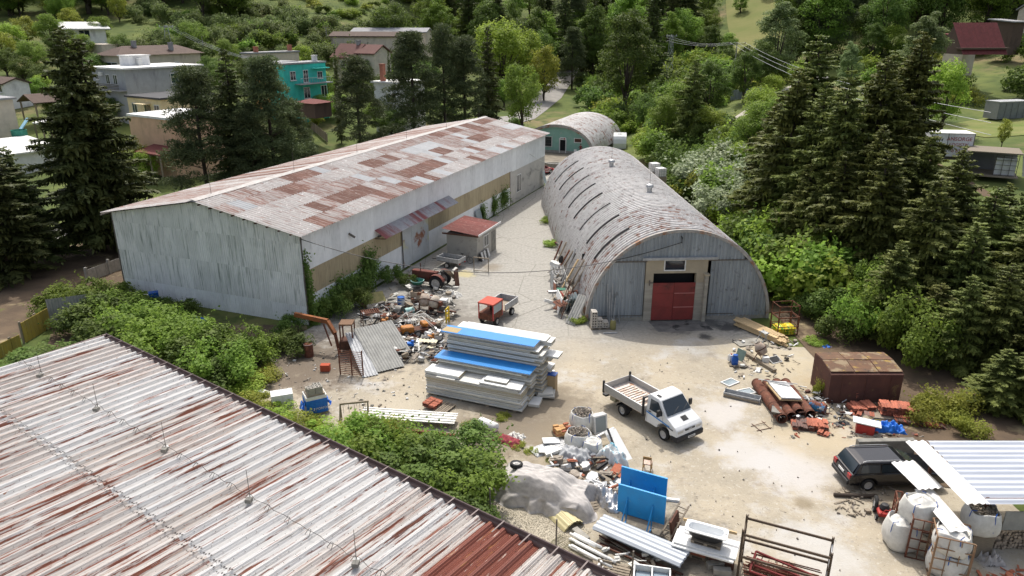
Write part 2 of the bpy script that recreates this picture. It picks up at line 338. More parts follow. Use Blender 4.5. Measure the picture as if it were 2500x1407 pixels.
YARD = [G(*p) for p in ((-500, 1500), (300, 960), (420, 800), (540, 830), (700, 830), (760, 800))] + [Vector((-14.4, 50, 0)), Vector((4.8, 99.5, 0)), Vector((4.5, 104, 0)), Vector((3, 108.8, 0)), Vector((14, 109, 0)), Vector((16, 100, 0)), Vector((19.5, 88, 0)), Vector((20.5, 60, 0)), Vector((21.5, 52, 0)), Vector((25, 45, 0)), Vector((26, 36, 0)), Vector((40, 30, 0)), Vector((40, 5, 0)), Vector((-20, 2, 0))]
sheet('bare_earth', [G(*p) for p in ((250, 690), (310, 715), (540, 795), (748, 792), (760, 860), (560, 990), (300, 960), (100, 900), (140, 760))], M['earth'], .0025)
sheet('yard_ground', YARD, M['yard'], .004)
# roads draped over the terrain
def strip(name, pts, wd, m, lift=.05, sub=14):
    P = [Vector((p[0], p[1])) for p in pts]; L = []
    for i in range(len(P) - 1):
        for k in range(sub): L.append(P[i].lerp(P[i + 1], k / sub))
    L.append(P[-1]); b = MB(); ws = wd if isinstance(wd, list) else [wd] * len(pts)
    for i, p in enumerate(L):
        d = (L[min(i + 1, len(L) - 1)] - L[max(i - 1, 0)]).normalized(); n = Vector((-d.y, d.x)); f = i / (len(L) - 1) * (len(ws) - 1); k = min(int(f), len(ws) - 2); hw = (ws[k] + (ws[k+1] - ws[k]) * (f - k)) / 2
        for t in (-1, -.5, 0, .5, 1):
            q = p + n * hw * t; b.v.append((q.x, q.y, TZ_(q.x, q.y) + lift))
    b.f = [(5*i + k, 5*i + k + 1, 5*i + k + 6, 5*i + k + 5) for i in range(len(L) - 1) for k in range(4)]
    return tag(b.build(name, m), kind='structure')
M['asphalt'] = mat('old_asphalt', (.3, .285, .265), (.24, .23, .215), vs=.8, world=True, rough=.95, bump=.3, bs=12)
M['track'] = mat('pale_track', (.4, .37, .32), (.32, .3, .25), vs=.7, world=True, rough=.95, bump=.3, bs=8)
strip('verge', [(-60, 36), (-42, 56), (-33.5, 72), (-22, 100)], [30, 22, 14, 6], M['earth'], .03)
strip('meadow', [(66, 208), (76, 240), (88, 285)], [10, 18, 22], mat('dry_meadow', (.14, .16, .045), (.19, .185, .065), vs=.1, world=True, rough=1), .25)
strip('grass_terrace', [(62, 104), (80, 110), (110, 118)], [10, 16, 18], mat('short_grass', (.12, .16, .035), (.2, .2, .07), vs=.3, world=True, rough=1, bump=.4, bs=5), .06)
strip('forest_floor', [(27, 28), (33, 50), (34, 75), (38, 100), (40, 118)], [14, 27, 27, 26, 20], M['earth'], .03)
strip('road', [(-75, 46), (-53, 62), (-44, 78), (-33, 100), (-25, 118), (-14, 135), (2, 160), (9, 190), (12.5, 212), (17, 232), (21, 250)], [6, 6, 6, 6, 6, 6, 6, 7, 7, 6, 6], M['asphalt'], .07)
strip('path', [(34, 114), (37, 122), (48, 140), (60, 160), (70, 172)], [7, 6, 2.5, 2.5, 4], M['track'], .06)
# ================================================================ LARGE BUILDINGS
rng = random.Random(7)
def basis(o, org, X, Y):
    X = Vector(X).normalized(); Y = Vector(Y).normalized(); Z = X.cross(Y)
    o.matrix_basis = Matrix(((X.x, Y.x, Z.x, org[0]), (X.y, Y.y, Z.y, org[1]), (X.z, Y.z, Z.z, org[2]), (0, 0, 0, 1))); return o
ST = (1, .06, 1)
M['wsheet'] = mat('whitewashed_sheet', (.8, .81, .79), (.72, .73, .72), vs=1.4, rnd=.05, rough=.8,
                  spots=[((.6, .62, .6), .6, .45, .7, (1, .5, 1))], rust=((.27, .3, .27), 1.5, .52, .67, (6, .25, 1)))
M['wsheetc'] = mat('clean_white_sheet', (.8, .82, .82), (.72, .74, .74), vs=1.2, rnd=.06, spots=[((.58, .6, .6), 3, .58, .75, (3, .3, 3))], rust=((.36, .38, .37), 2.4, .6, .72, (5, .22, 1)))
M['beige'] = mat('beige_fibreglass', (.46, .39, .25), (.37, .31, .2), vs=2, rnd=.1, stretch=(3, .3, 1), spots=[((.2, .17, .12), 3, .58, .72, (4, .2, 1))])
M['greyw'] = mat('grey_render', (.52, .5, .46), (.44, .43, .4), vs=.8, spots=[((.25, .24, .225), 1.2, .55, .7, (2, .4, 1))])
rs = (7, .5, 1)
M['r_white'] = mat('weathered_white_sheet', (.5, .475, .455), (.4, .375, .36), vs=3, stretch=(5, .5, 1), rough=.7, rnd=.07, spots=[((.72, .71, .69), 5, .6, .66)], rust=((.27, .165, .13), 2.0, .52, .68, (6, .35, 1)))
M['r_half'] = mat('half_rusted_sheet', (.46, .42, .395), (.37, .33, .31), vs=3, stretch=(5, .5, 1), rough=.8, rnd=.08, spots=[((.7, .69, .67), 5, .63, .68)], rust=((.25, .13, .1), 2.2, .45, .6, (6, .35, 1)))
M['r_rust'] = mat('rusted_sheet', (.25, .14, .11), (.185, .1, .08), vs=2.5, stretch=(6, .4, 1), rough=.9, rnd=.15, spots=[((.36, .27, .23), 2.2, .52, .64, (6, .4, 1)), ((.48, .45, .42), 5, .62, .7, (4, .6, 1))])
M['r_grey'] = mat('bare_grey_sheet', (.42, .43, .44), (.36, .37, .38), vs=2, rough=.55, rnd=.07, rust=((.3, .25, .22), 3, .66, .75, (5, .6, 1)))
M['ridge'] = mat('pale_ridge_cap', (.5, .48, .46), (.4, .38, .36), vs=2)
WA = Vector((-15.0, 49.7, 0)); WW = 17.8; WL = 53.0; EZ = 6.95; RZ = 8.55; WR = -21.47
wh = th('warehouse', 'long white gabled warehouse with a patchwork of rusty and grey roof sheets', 'warehouse', WA, WR)
core = MB(); core.bx(-WW + .1, -.1, .1, WL - .1, 0, EZ - .25)
core.ext([(-WW + .1, .1, EZ - .25), (-.1, .1, EZ - .25), (-WW / 2, .1, RZ - .15)], (0, WL - .2, 0))
core.build('wall', M['greyw'], wh)
# front gable: sheets of corrugated cladding in rows
def gable(x): return EZ + (RZ - EZ) * (1 - abs(x + WW / 2) / (WW / 2)) - .04
rows = [(0, 1.52), (1.46, 3.95), (3.89, 6.3)]; ncol = 17; cw = WW / ncol
meshes = [corr(cw + .03, z1 - z0, .178, .035).mesh('cladding_sheet', M['wsheet']) for z0, z1 in rows]
meshes[0].materials[0] = M['wsheetc']
for i in range(ncol):
    x0 = -WW + i * cw
    for (z0, z1), me in zip(rows, meshes):
        put('cladding_sheet', me, wh, (x0, -.012 * (rows.index((z0, z1))), z0), (R_(90), 0, 0))
    b = corr(cw + .03, 1, .178, .035); b.v = [(v[0], 6.24 if v[1] < .5 else max(6.3, gable(x0 + v[0])), v[2]) for v in b.v]
    b.build('cladding_sheet', M['wsheet'], wh, loc=(x0, -.036, 0), rot=(R_(90), 0, 0))
# long side wall: white plinth sheets, beige translucent band, white upper sheets, grey far bay
BAY = 40.2; n = 34; sw = BAY / n
lo = corr(sw + .02, 2.2, .178, .03).mesh('lower_sheet', M['wsheetc']); be = corr(sw + .02, 2.0, .178, .03).mesh('beige_sheet', M['beige']); up = corr(sw + .02, 2.75, .178, .03).mesh('upper_sheet', M['wsheetc'])
for i in range(n):
    y0 = i * sw; dr = 13.9 < y0 + sw / 2 < 19
    if not dr: put('lower_sheet', lo, wh, (.03, y0, 0), (R_(90), 0, R_(90))); put('beige_sheet', be, wh, (.012, y0, 2.14), (R_(90), 0, R_(90)))
for i in range(44):
    put('upper_sheet', up, wh, (.05, i * WL / 44, 4.12 if i * WL / 44 < BAY else 4.0), (R_(90), 0, R_(90)), m=None)
gb = MB().bx(-.05, .04, BAY, WL, 0, 4.2); gb.build('grey_bay', M['greyw'], wh)
dk = MB().bx(.04, .07, BAY - .05, BAY + .05, 0, 4.15); dk.build('joint_strip', M['rustd'], wh)
dr = MB()
for k in range(3): dr.bx(.1, .15, 14.0 + k * 1.64, 14.0 + k * 1.64 + 1.62, .08, 4.0)
M['doorw'] = mat('painted_steel_door', (.5, .53, .54), (.42, .45, .46), vs=.9, spots=[((.5, .5, .36), .55, .56, .62)], rust=((.26, .11, .06), .5, .58, .66, (1, 1, 1)))
sl = dr.build('sliding_door', M['doorw'], wh); MB().bx(.15, .19, 13.85, 13.95, 0, 4.05).build('door_edge', M['steeld'], sl)
MB().bx(.09, .2, 10, 24, 4.02, 4.12).build('door_rail', M['steeld'], wh)
M['canopy'] = mat('peeling_canopy_sheet', (.4, .4, .42), (.32, .32, .34), vs=4, rust=((.27, .1, .1), .35, .5, .6, (1, .2, 1)), spots=[((.2, .18, .19), 7, .6, .7)])
for i in range(13):
    o = corr(1.08, 1.25, .18, .05).build('canopy_sheet', M['canopy'], wh); basis(o, (.1, 9.6 + i * 1.07 + 1.08, 4.75), (0, -1, 0), (.86, 0, -.5))
for y in (9.7, 14, 18.5, 23.4):
    MB().bar((.05, y, 4.0), (1.1, y, 4.1), .06).build('canopy_bracket', M['rustd'], wh)
wn = MB().bx(.035, .08, 42.4, 43.9, 1.1, 3.3).build('window', M['white'], wh); MB().bx(.06, .09, 42.5, 43.8, 1.2, 3.2).build('pane', M['glass'], wn); MB().bx(.08, .11, 43.1, 43.2, 1.2, 3.2).build('mullion', M['white'], wn)
MB().bar((.08, 5.9, 5.45), (.42, 6.2, 5.1), .16).build('vent_pipe', M['steeld'], wh)
MB().tube([(.1, .02, 0), (.09, -.05, 3.5), (.1, 0, 6.9)], .06).build('downpipe', M['steeld'], wh)
MB().tube([(-17.86, -.02, 0), (-17.86, -.02, 6.8)], .05).build('downpipe', M['steeld'], wh)
# roof sheets, five rows by 26 on the slope in view
OV = .55; sl_len = math.hypot(WW / 2 + OV, (RZ - EZ) * (WW / 2 + OV) / (WW / 2)); ny = 40; sy = (WL + 1.0) / ny; srow = sl_len / 5
sh = corr(sy + .04, srow + .08, .34, .1).mesh('roof_sheet', M['r_white']); ang = math.atan2(RZ - EZ, WW / 2)
D = (math.cos(ang), 0, -math.sin(ang))
pat = {}
for r in range(5):
    for i in range(ny):
        k = rng.random(); near = pat.get((r, i - 1), 'r_white')
        t = near if k < .32 else rng.choices(['r_white', 'r_half', 'r_rust', 'r_grey'], [.30, .38, .24, .08])[0]
        pat[(r, i)] = t
        o = put('roof_sheet', sh, wh, m=M[t]); d0 = r * srow
        basis(o, (-WW / 2 + D[0] * d0, -.55 + (i + 1) * sy, RZ + .1 + D[2] * d0 - r * .012 + .05), (0, -1, 0), D)
        if i % 3 == 0 or True:
            pass
shl = corr(sy + .04, sl_len + .05, .2, .045).mesh('roof_sheet', M['r_half'])
for i in range(0, ny):
    o = put('roof_sheet', shl, wh, m=M[rng.choice(['r_half', 'r_white', 'r_half', 'r_rust'])]); basis(o, (-WW / 2, -.55 + i * sy, RZ + .1), (0, 1, 0), (-D[0], 0, D[2]))
rc = MB().ext([(-.42, 0, -.07), (0, 0, .03), (.42, 0, -.07), (0, 0, .0)], (0, WL + 1.1, 0)); rc.build('ridge_cap', M['ridge'], wh, loc=(-WW / 2, -.57, RZ + .24))
for k in range(6):
    y = 1.5 + k * 10
    lr = MB().cyl((-WW / 2, y, RZ + .2), (-WW / 2, y, RZ + 1.9), .02, .008, 5).build('lightning_rod', M['steeld'], wh)
for k in range(17):
    x = -WW / 2 + .5 + k * .5
    if k % 2 == 0: MB().bar((x, -.5, gable(x) - .02), (x, .2, gable(x) - .02), .09).build('purlin_end', M['rustd'], wh)
MB().tube([(-17.9 - OV, -.5, 6.75), (-17.9 - OV, WL + .4, 6.75)], .08).build('gutter', M['steeld'], wh)
fl = corr(1.0, 2.0, .2, .04, nl=6); fl.v = [(v[0], v[1], v[2] + .25 * v[1] ** 2) for v in fl.v]
o = fl.build('loose_sheet', mat('pale_sheet', (.42, .48, .48)), smooth=True); tag(o, 'pale blue curved sheet propped at the far corner of the white warehouse', 'metal sheet')
q = wh.matrix_basis @ Vector((1.15, 51.2, .04)); basis(o, q, (.366, .93, 0), (-.75, .3, .75))

# ---------------------------------------------------------------- arched hangar
HR = 6.85; HL = 37.0
hg = th('arched_hangar', 'large corrugated arched hangar with grey cladding and red doors in front', 'hangar', (12.35, 50.7, 0), 2.8)
M['h_roof'] = mat('weathered_arch_sheet', (.62, .605, .585), (.52, .505, .485), vs=2, rough=.6, rnd=.05, metal=.1, spots=[((.36, .34, .325), 1.5, .55, .66, (1.2, .3, 1.2)), ((.24, .22, .21), 4, .63, .69, (1.5, .5, 1.5))], rust=((.24, .13, .1), .9, .58, .7, (1.3, .4, 1.3)))
M['h_rust'] = mat('rusty_arch_sheet', (.6, .585, .57), (.48, .465, .45), vs=2, rough=.65, rnd=.05, spots=[((.36, .33, .31), 1.5, .53, .66, (1.2, .3, 1.2)), ((.24, .2, .19), 4, .62, .69, (1.5, .5, 1.5))], rust=((.26, .15, .11), .9, .52, .62, (1.3, .4, 1.3)))
def arch_strip(pitch, r, h, nang=30, a0=0., a1=math.pi, amp=.09, nw=1):
    b = MB(); prof = []
    for k in range(nw):
        for t, a in ((0, 0), (.4, 0), (.47, .5), (.55, .95), (.68, 1), (.8, .95), (.9, .5)): prof.append(((k + t) * pitch, a * amp))
    prof.append((nw * pitch, 0)); m = len(prof)
    for j in range(nang + 1):
        a = a0 + (a1 - a0) * j / nang
        for y, d in prof: b.v.append((-(r + d) * math.cos(a), y, (h + d) * math.sin(a)))
    b.f = [(j*m + i, j*m + i + 1, (j+1)*m + i + 1, (j+1)*m + i) for j in range(nang) for i in range(m - 1)]
    return b
nst = 78; pit = HL / nst
strip_m = arch_strip(pit + .004, HR, 6.95, 34, amp=.16).mesh('roof_sheet', M['h_roof'])
for i in range(nst):
    put('roof_sheet', strip_m, hg, (0, i * pit, 0), m=M['h_rust'] if i < 14 or (i > 40 and i % 5 == 0) else M['h_roof'])
for k in range(8):     # narrow dark skylight strips on the lane side
    y = 3.2 + k * 4.1; b = MB(); n = 10; a0, a1 = R_(33), R_(62)
    for j in range(n + 1):
        a = a0 + (a1 - a0) * j / n
        for yy, d in ((-.15, .14), (-.15, .19), (.15, .19), (.15, .14)): b.v.append((-(HR + d) * math.cos(a), yy, (6.95 + d) * math.sin(a)))
    b.f = [(4*j + i, 4*j + i + 1, 4*j + i + 5, 4*j + i + 4) for j in range(n) for i in range(3)]
    b.build('skylight_strip', M['dark'], hg, loc=(0, y, 0))
ed = MB(); n = 40
for j in range(n + 1):
    a = math.pi * j / n
    for y, d in ((-.16, -.12), (-.16, .1), (.1, .1), (.1, -.12)): ed.v.append((-(HR + d) * math.cos(a), y, (6.95 + d) * math.sin(a)))
ed.f = [(4*j + i, 4*j + (i + 1) % 4, 4*j + 4 + (i + 1) % 4, 4*j + 4 + i) for j in range(n) for i in range(4)]
M['edge'] = mat('rust_stained_flashing', (.42, .4, .37), (.3, .28, .26), vs=2, rust=((.3, .15, .08), 1.2, .5, .62, (1, 1, 1)))
ed.build('edge_flashing', M['edge'], hg)
M['h_clad'] = mat('blue_grey_cladding', (.33, .36, .38), (.26, .285, .3), vs=1.2, stretch=(3, .4, 1), rough=.6, rnd=.1, spots=[((.55, .56, .55), 9, .66, .72, (1, 2, 1)), ((.16, .17, .17), 1.5, .6, .72)])
def arcz(x): return 6.95 * math.sqrt(max(0, 1 - (x / HR) ** 2)) - .03
def clad(x0, x1, z0, z1f, y=.0):
    w_ = x1 - x0; b = corr(w_, 1, .27, .07, trap=True)
    b.v = [(v[0], z0 if v[1] < .5 else max(z0 + .02, z1f(x0 + v[0])), v[2]) for v in b.v]
    return b.build('cladding_panel', M['h_clad'], hg, loc=(x0, y, 0), rot=(R_(90), 0, 0))
x = -6.7
while x < 6.69:
    x1 = min(x + .81, 6.7)
    mid = (x + x1) / 2
    if arcz(mid) > 4.75: clad(x, x1, 4.72, arcz, -.05)
    if x1 < -2.55 or x > 1.85: clad(x, x1, .3, lambda q: min(4.74, arcz(q)), 0)
    x = x1
MB().bx(-6.8, -2.6, -.02, .1, 0, .34).build('plinth', M['conc'], hg); MB().bx(1.95, 6.8, -.02, .1, 0, .34).build('plinth', M['conc'], hg)
MB().bx(-4.95, -2.55, -.13, -.04, 4.62, 4.74).build('rail', M['steeld'], hg); MB().bx(1.95, 4.85, -.13, -.04, 4.66, 4.76).build('rail', M['steeld'], hg)
MB().bx(-2.9, 2.6, -.3, -.06, 4.8, 4.98).build('lintel_rail', M['steel'], hg); MB().bx(1.9, 4.2, -.1, -.08, .46, .52).build('skirting', M['steeld'], hg); MB().bx(-6.4, -2.7, -.1, -.08, .42, .48).build('skirting', M['steeld'], hg)
M['portal'] = mat('tan_render', (.42, .36, .26), (.36, .31, .23), vs=1.5, bump=.1)
M['portalb'] = mat('stained_concrete', (.4, .37, .31), (.29, .27, .23), vs=1.4, stretch=(.4, 1, 2.5), bump=.2)
po = MB().bx(-2.6, -2.02, -.12, .3, 3.0, 4.78).bx(1.15, 1.95, -.12, .3, 3.0, 4.78).bx(-2.02, 1.15, -.12, .3, 3.75, 4.0).bx(-2.02, -1.3, -.12, .3, 4.0, 4.78).bx(.3, 1.15, -.12, .3, 4.0, 4.78)
po.build('portal_wall', M['portal'], hg)
MB().bx(-2.6, -2.02, -.14, .3, 0, 3.0).build('jamb', M['portalb'], hg); MB().bx(1.15, 1.75, -.14, .3, 0, 3.0).build('jamb', M['portalb'], hg)
MB().bx(1.75, 2.0, -.42, -.1, 0, 3.6).build('pillar', M['portalb'], hg)
MB().bx(1.68, 2.07, -.48, -.05, 3.6, 3.72).build('pillar_cap', M['portal'], hg)
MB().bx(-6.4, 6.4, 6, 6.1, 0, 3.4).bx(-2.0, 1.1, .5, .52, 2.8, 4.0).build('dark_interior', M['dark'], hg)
wn = MB().bx(-1.3, .3, -.16, -.1, 3.93, 4.01).bx(-1.3, .3, -.16, -.1, 4.72, 4.8).bx(-1.3, -1.22, -.16, -.1, 4.01, 4.72).bx(.22, .3, -.16, -.1, 4.01, 4.72).build('window', M['white'], hg)
MB().bx(-1.22, .22, -.08, -.06, 4.01, 4.72).build('pane', M['glass'], wn)
M['door'] = mat('dull_red_door', (.25, .045, .04), (.19, .04, .036), vs=1.2, rnd=.12, rough=.6, spots=[((.1, .035, .03), .9, .58, .7), ((.4, .25, .22), 20, .72, .76)])
for x0, x1 in ((-2.02, -.46), (-.44, 1.13)):
    d = MB().bx(x0, x1, -.2, -.12, .1, 3.02).build('door_leaf', M['door'], hg, bevel=.01)
    for z in (1.1, 2.2):
        MB().bx(x0 + .03, x1 - .03, -.23, -.2, z, z + .04).build('door_bar', mat('pale_red_edge', (.5, .22, .2)) if x0 > -1 else M['door'], d)
MB().bar((-2.02, -.16, 3.05), (-2.3, -.2, 3.05), .06).bx(-2.34, -2.26, -.24, -.16, 2.85, 3.25).build('hinge_bracket', M['steeld'], hg)
MB().tube([(-.2, -.1, 6.55), (-.2, -.35, 6.5), (-.2, -.35, 6.1)], .05).build('insulator', M['black'], hg)
for y, x0 in ((12, .2), (24.5, -.9)):
    z0 = 6.95 * math.sqrt(1 - (x0 / HR) ** 2) + .05
    v = MB().cyl((x0, y, z0 - .1), (x0, y, z0 + .5), .22, n=12).lathe([(.36, .55), (.36, .62), (.3, .78), (.0, .9)], 12, (x0, y, z0 - .05)).build('roof_vent', M['steel'], hg)
    MB().cyl((x0, y, z0 + .8), (x0, y, z0 + 2.6), .02, .008, 5).build('lightning_rod', M['steeld'], v)
sk = mat('oil_stained_concrete', (.2, .19, .175), (.12, .115, .11), vs=1.2, spots=[((.04, .04, .04), .9, .58, .66)], rough=.9)
o = MB().poly([hg.matrix_basis @ Vector(p) for p in ((-2.2, -.2, .008), (-1.9, -2.2, .008), (2.2, -2.1, .008), (1.9, -.2, .008))]).build('apron_slab', sk); tag(o, kind='structure')
# ---------------------------------------------------------------- mint green arched hut behind
HUT = G(1382, 374, 1.0); hb = th('arched_hut', 'mint green arched hut with a rusty barrel roof and dark doorway', 'hut', HUT, WR)
CX = -1.6; HW = 6.2; HH = 4.35
nh = 34; pt = 19.0 / nh
hm = arch_strip(pt + .004, HW, HH, 24, amp=.07).mesh('roof_sheet', M['h_roof'])
for i in range(nh): put('roof_sheet', hm, hb, (CX, i * pt - .3, .1), m=M['h_rust'] if rng.random() < .85 else M['h_roof'])
fw = MB(); pts = [(CX - (HW - .35) * math.cos(math.pi * j / 30), .02, .1 + (HH - .3) * math.sin(math.pi * j / 30)) for j in range(31)]
M['mint'] = mat('mint_render', (.27, .46, .385), (.23, .41, .34), vs=1.5, spots=[((.35, .42, .37), 2, .6, .75)])
fw.ext(pts, (0, .25, 0)).build('front_wall', M['mint'], hb)
ar = MB(); n = 30
for j in range(n + 1):
    a = math.pi * j / n
    for y, d in ((-.32, -.36), (-.32, .1), (-.2, .1), (-.2, -.36)): ar.v.append((CX - (HW + d) * math.cos(a), y, .1 + (HH + d) * math.sin(a)))
ar.f = [(4*j + i, 4*j + (i+1) % 4, 4*j + 4 + (i+1) % 4, 4*j + 4 + i) for j in range(n) for i in range(4)]
ar.build('edge_flashing', M['edge'], hb)
MB().bx(CX - 6.0, CX + 5.6, -.06, .02, 0, .35).build('plinth', M['conc'], hb)
dfr = MB().bx(-1.18, -1.05, -.1, 0, 0, 2.35).bx(-.12, .02, -.1, 0, 0, 2.35).bx(-1.05, -.12, -.1, 0, 2.1, 2.5).build('door', M['white'], hb); MB().bx(-1.05, -.12, -.03, -.01, 0, 2.1).build('dark_doorway', M['dark'], dfr)
sg = MB().bx(-1.0, -.2, -.14, -.1, 2.15, 2.45).build('sign', M['white'], hb); MB().bx(-.4, -.22, -.15, -.14, 2.17, 2.43).build('sign_patch', M['red'], sg); MB().bx(-.95, -.45, -.15, -.14, 2.26, 2.34).build('sign_print', M['steeld'], sg)
for x0, x1, z0, z1, bars in ((-3.85, -2.5, .95, 2.45, True), (1.4, 2.5, 1.85, 2.4, False)):
    f = MB().bx(x0, x1, -.08, 0, z0 - .12, z0).bx(x0, x1, -.08, 0, z1, z1 + .1).bx(x0 - .1, x0, -.08, 0, z0 - .12, z1 + .1).bx(x1, x1 + .1, -.08, 0, z0 - .12, z1 + .1).build('window', M['white'], hb)
    MB().bx(x0, x1, -.02, 0, z0, z1).build('pane', M['glass'] if bars else M['rustd'], f)
    if bars:
        g_ = MB()
        for k in range(8): g_.bx(x0 + .02 + k * .185, x0 + .05 + k * .185, -.16, -.13, z0 - .15, z1 + .12)
        g_.bx(x0, x1, -.16, -.13, z0 + .4, z0 + .43).bx(x0, x1, -.16, -.13, z1 - .4, z1 - .37); g_.build('window_bars', M['steeld'], f)
# raised platform in front of the hut
pl = [(2.0, 111.2), (14.6, 110.6), (15.5, 118), (13, 122), (2.5, 123)]
b = MB().ext([(x, y, 0) for x, y in pl], (0, 0, 1.0)); tag(b.build('platform', mat('platform_earth', (.24, .21, .16), (.15, .13, .1), vs=.8, world=True)), kind='structure')
b = MB().bx(4.6, 14.2, 110.1, 110.5, 0, 1.1); tag(b.build('retaining_wall', M['conc']), 'low stained concrete retaining wall below the mint green hut', 'wall')

# ---------------------------------------------------------------- roof of the building in front
RC = Vector((-21.39, 35.0, 0)); rgz = math.degrees(math.atan2(-.59, .8075))
fb = th('front_building', 'low building with a peeling white and rust striped corrugated roof', 'building', RC, rgz)     # local +x along the gutter, -y into the roof
GZ = 5.5; PW = .53
MB().bx(.3, 33, -14, -.35, 0, 5.2).build('wall', M['greyw'], fb)
fr = dict(rough=.6, rnd=.05)
rz_ = (6, .2, 0)
M['f_white'] = mat('peeling_white_sheet', (.55, .52, .49), (.45, .415, .385), vs=1.6, stretch=(5, .2, 0), spots=[((.62, .615, .6), 2.0, .57, .7, (5, .15, 0)), ((.42, .32, .26), 2.4, .56, .68, (7, .2, 0)), ((.25, .2, .17), 3, .62, .66, (9, .12, 0)), ((.3, .16, .1), 5, .64, .69, (3.5, .7, 0))], rust=((.22, .085, .055), 1.1, .545, .575, (7, .26, 0)), **fr)
M['f_blue'] = mat('bluish_white_sheet', (.54, .535, .53), (.58, .57, .55), vs=1.6, stretch=(5, .2, 0), spots=[((.36, .27, .22), 2.4, .6, .7, (7, .2, 0)), ((.25, .22, .2), 3, .63, .67, (9, .12, 0)), ((.3, .16, .1), 5, .65, .7, (3.5, .7, 0))], rust=((.19, .075, .05), 1.1, .57, .595, (7, .26, 0)), **fr)
M['f_rust'] = mat('red_rust_sheet', (.22, .075, .05), (.17, .06, .045), vs=1.6, stretch=(5, .2, 0), spots=[((.5, .42, .36), 3, .64, .67, (5, .35, 0)), ((.34, .16, .06), 2.5, .6, .68, (4, .4, 0))], **fr)
def wave_sheet(n, l):
    prof = [(0, 0), (.05, .025), (.1, .0), (.17, .06), (.2, .05), (.27, .125), (.31, .115), (.37, .14), (.43, .12), (.47, .125), (.54, .06), (.57, .065), (.64, .0), (.7, .025), (.76, 0), (.82, .03), (.88, 0), (.94, .03)]
    b = MB(); pf = [((k + t) * PW, a) for k in range(n) for t, a in prof] + [(n * PW, 0)]; m = len(pf)
    b.v = [(x, y, z) for y in (0, -l) for x, z in pf]; b.f = [(m + i, m + i + 1, i + 1, i) for i in range(m - 1)]
    return b
l1 = 6.65; m1 = wave_sheet(2, l1).mesh('roof_sheet', M['f_white'])
slope = R_(1.2); nsh = 30
for i in range(nsh):
    t = 'f_rust' if i in (24, 25) else ('f_blue' if rng.random() < .25 else 'f_white')
    for r in range(2):
        tt = t if r == 0 else rng.choice(['f_white', 'f_white', 'f_blue'])
        if i in (24, 25): tt = 'f_rust'
        o = put('roof_sheet', m1, fb, (i * 2 * PW, -r * 6.55 * math.cos(slope), GZ + r * .14 + (r * .018)), (-slope, 0, 0), m=M[tt])
M['gut'] = mat('brown_gutter', (.17, .125, .118), (.125, .095, .09), vs=2, rough=.5)
g_ = MB(); prof = [(-.02, .1), (0, -.05), (.06, -.1), (.14, -.1), (.2, -.04), (.2, .1), (.23, .12), (.23, .07), (.215, -.05), (.15, -.13), (.05, -.13), (-.02, -.07)]
g_.ext([(0, y, z) for y, z in prof], (33, 0, 0)).build('gutter', M['gut'], fb, loc=(-.1, .02, GZ + .04))
for i in range(31):
    MB().bar((.55 + i * 1.06, -.42, GZ + .15), (.55 + i * 1.06, .26, GZ + .16), .05, .012).build('gutter_bracket', M['gut'], fb)
vg = MB().bx(-.14, .02, -14, .2, GZ - .18, GZ + .1).build('verge_flashing', M['gut'], fb)
for i in range(6):
    MB().bar((-.1, -1 - i * 2.2, GZ + .13), (.3, -1 - i * 2.2, GZ + .14), .05, .02).build('verge_bracket', M['gut'], fb)
# screw heads, a row each 0.22 m on the rib tops: too many to tell apart
b = MB(); r2 = random.Random(3)
for i in range(60):
    for j in range(int(13 / .42)):
        for dx, dz in ((.1, .03), (.62, .055)):
            if r2.random() < .75:
                x = i * PW + dx * PW; y = -.2 - j * .42 + r2.uniform(-.05, .05); z = GZ + .02 - y * math.tan(slope) + dz + (.02 if y < -6.6 else 0)
                b.v += [(x - .014, y - .014, z), (x + .014, y - .014, z), (x + .014, y + .014, z), (x - .014, y + .014, z), (x, y, z + .015)]; k = len(b.v) - 5
                b.f += [(k, k+1, k+4), (k+1, k+2, k+4), (k+2, k+3, k+4), (k+3, k, k+4)]
    for dx in (.1, .3, .5, .7, .9):
        x = i * PW + dx * PW
        for y in (-6.42, -6.68):
            z = GZ + .03 - y * math.tan(slope) + (.12 if .2 < dx < .6 else 0)
            b.v += [(x - .022, y - .03, z), (x + .022, y - .03, z), (x + .022, y + .03, z), (x - .022, y + .03, z), (x, y, z + .02)]; k = len(b.v) - 5
            b.f += [(k, k+1, k+4), (k+1, k+2, k+4), (k+2, k+3, k+4), (k+3, k, k+4)]
tag(b.build('screws', mat('dark_screws', (.05, .04, .035)), fb), kind='stuff')
# lightning protection: rods on feet and a sagging wire carried by clips
for k in range(6):
    x = 2.6 + 5.25 * k; y = -3.98; z = GZ + .17 - y * math.tan(slope)
    rd = MB().cyl((x, y, z), (x, y, z + 1.15), .014, .008, 5).build('lightning_rod', M['steeld'], fb)
    MB().box((x + .1, y - .12, z + .03), (.2, .2, .14), (0, 0, .5)).build('rod_foot', M['concd'], rd); MB().cyl((x, y, z - .02), (x, y, z + .07), .1, n=8).build('rod_collar', M['white'], rd)
wp = []
for i in range(120):
    x = .4 + i * .25; f = ((x - 2.6) / 1.05) % 1; y = -3.95
    wp.append((x, y + .04 * math.sin(i * 1.7), GZ + .22 - y * math.tan(slope) + .09 * (abs(f - .5) * 2) ** 2))
MB().tube(wp, .011, 4).build('earth_wire', M['steeld'], fb)
for i in range(29):
    x = .45 + i * 1.05; y = -3.95; z = GZ + .15 - y * math.tan(slope)
    MB().tube([(x - .12, y - .12, z), (x - .05, y, z + .16), (x + .05, y, z + .16), (x + .1, y - .16, z)], .011, 4).build('wire_clip', M['steeld'], fb)
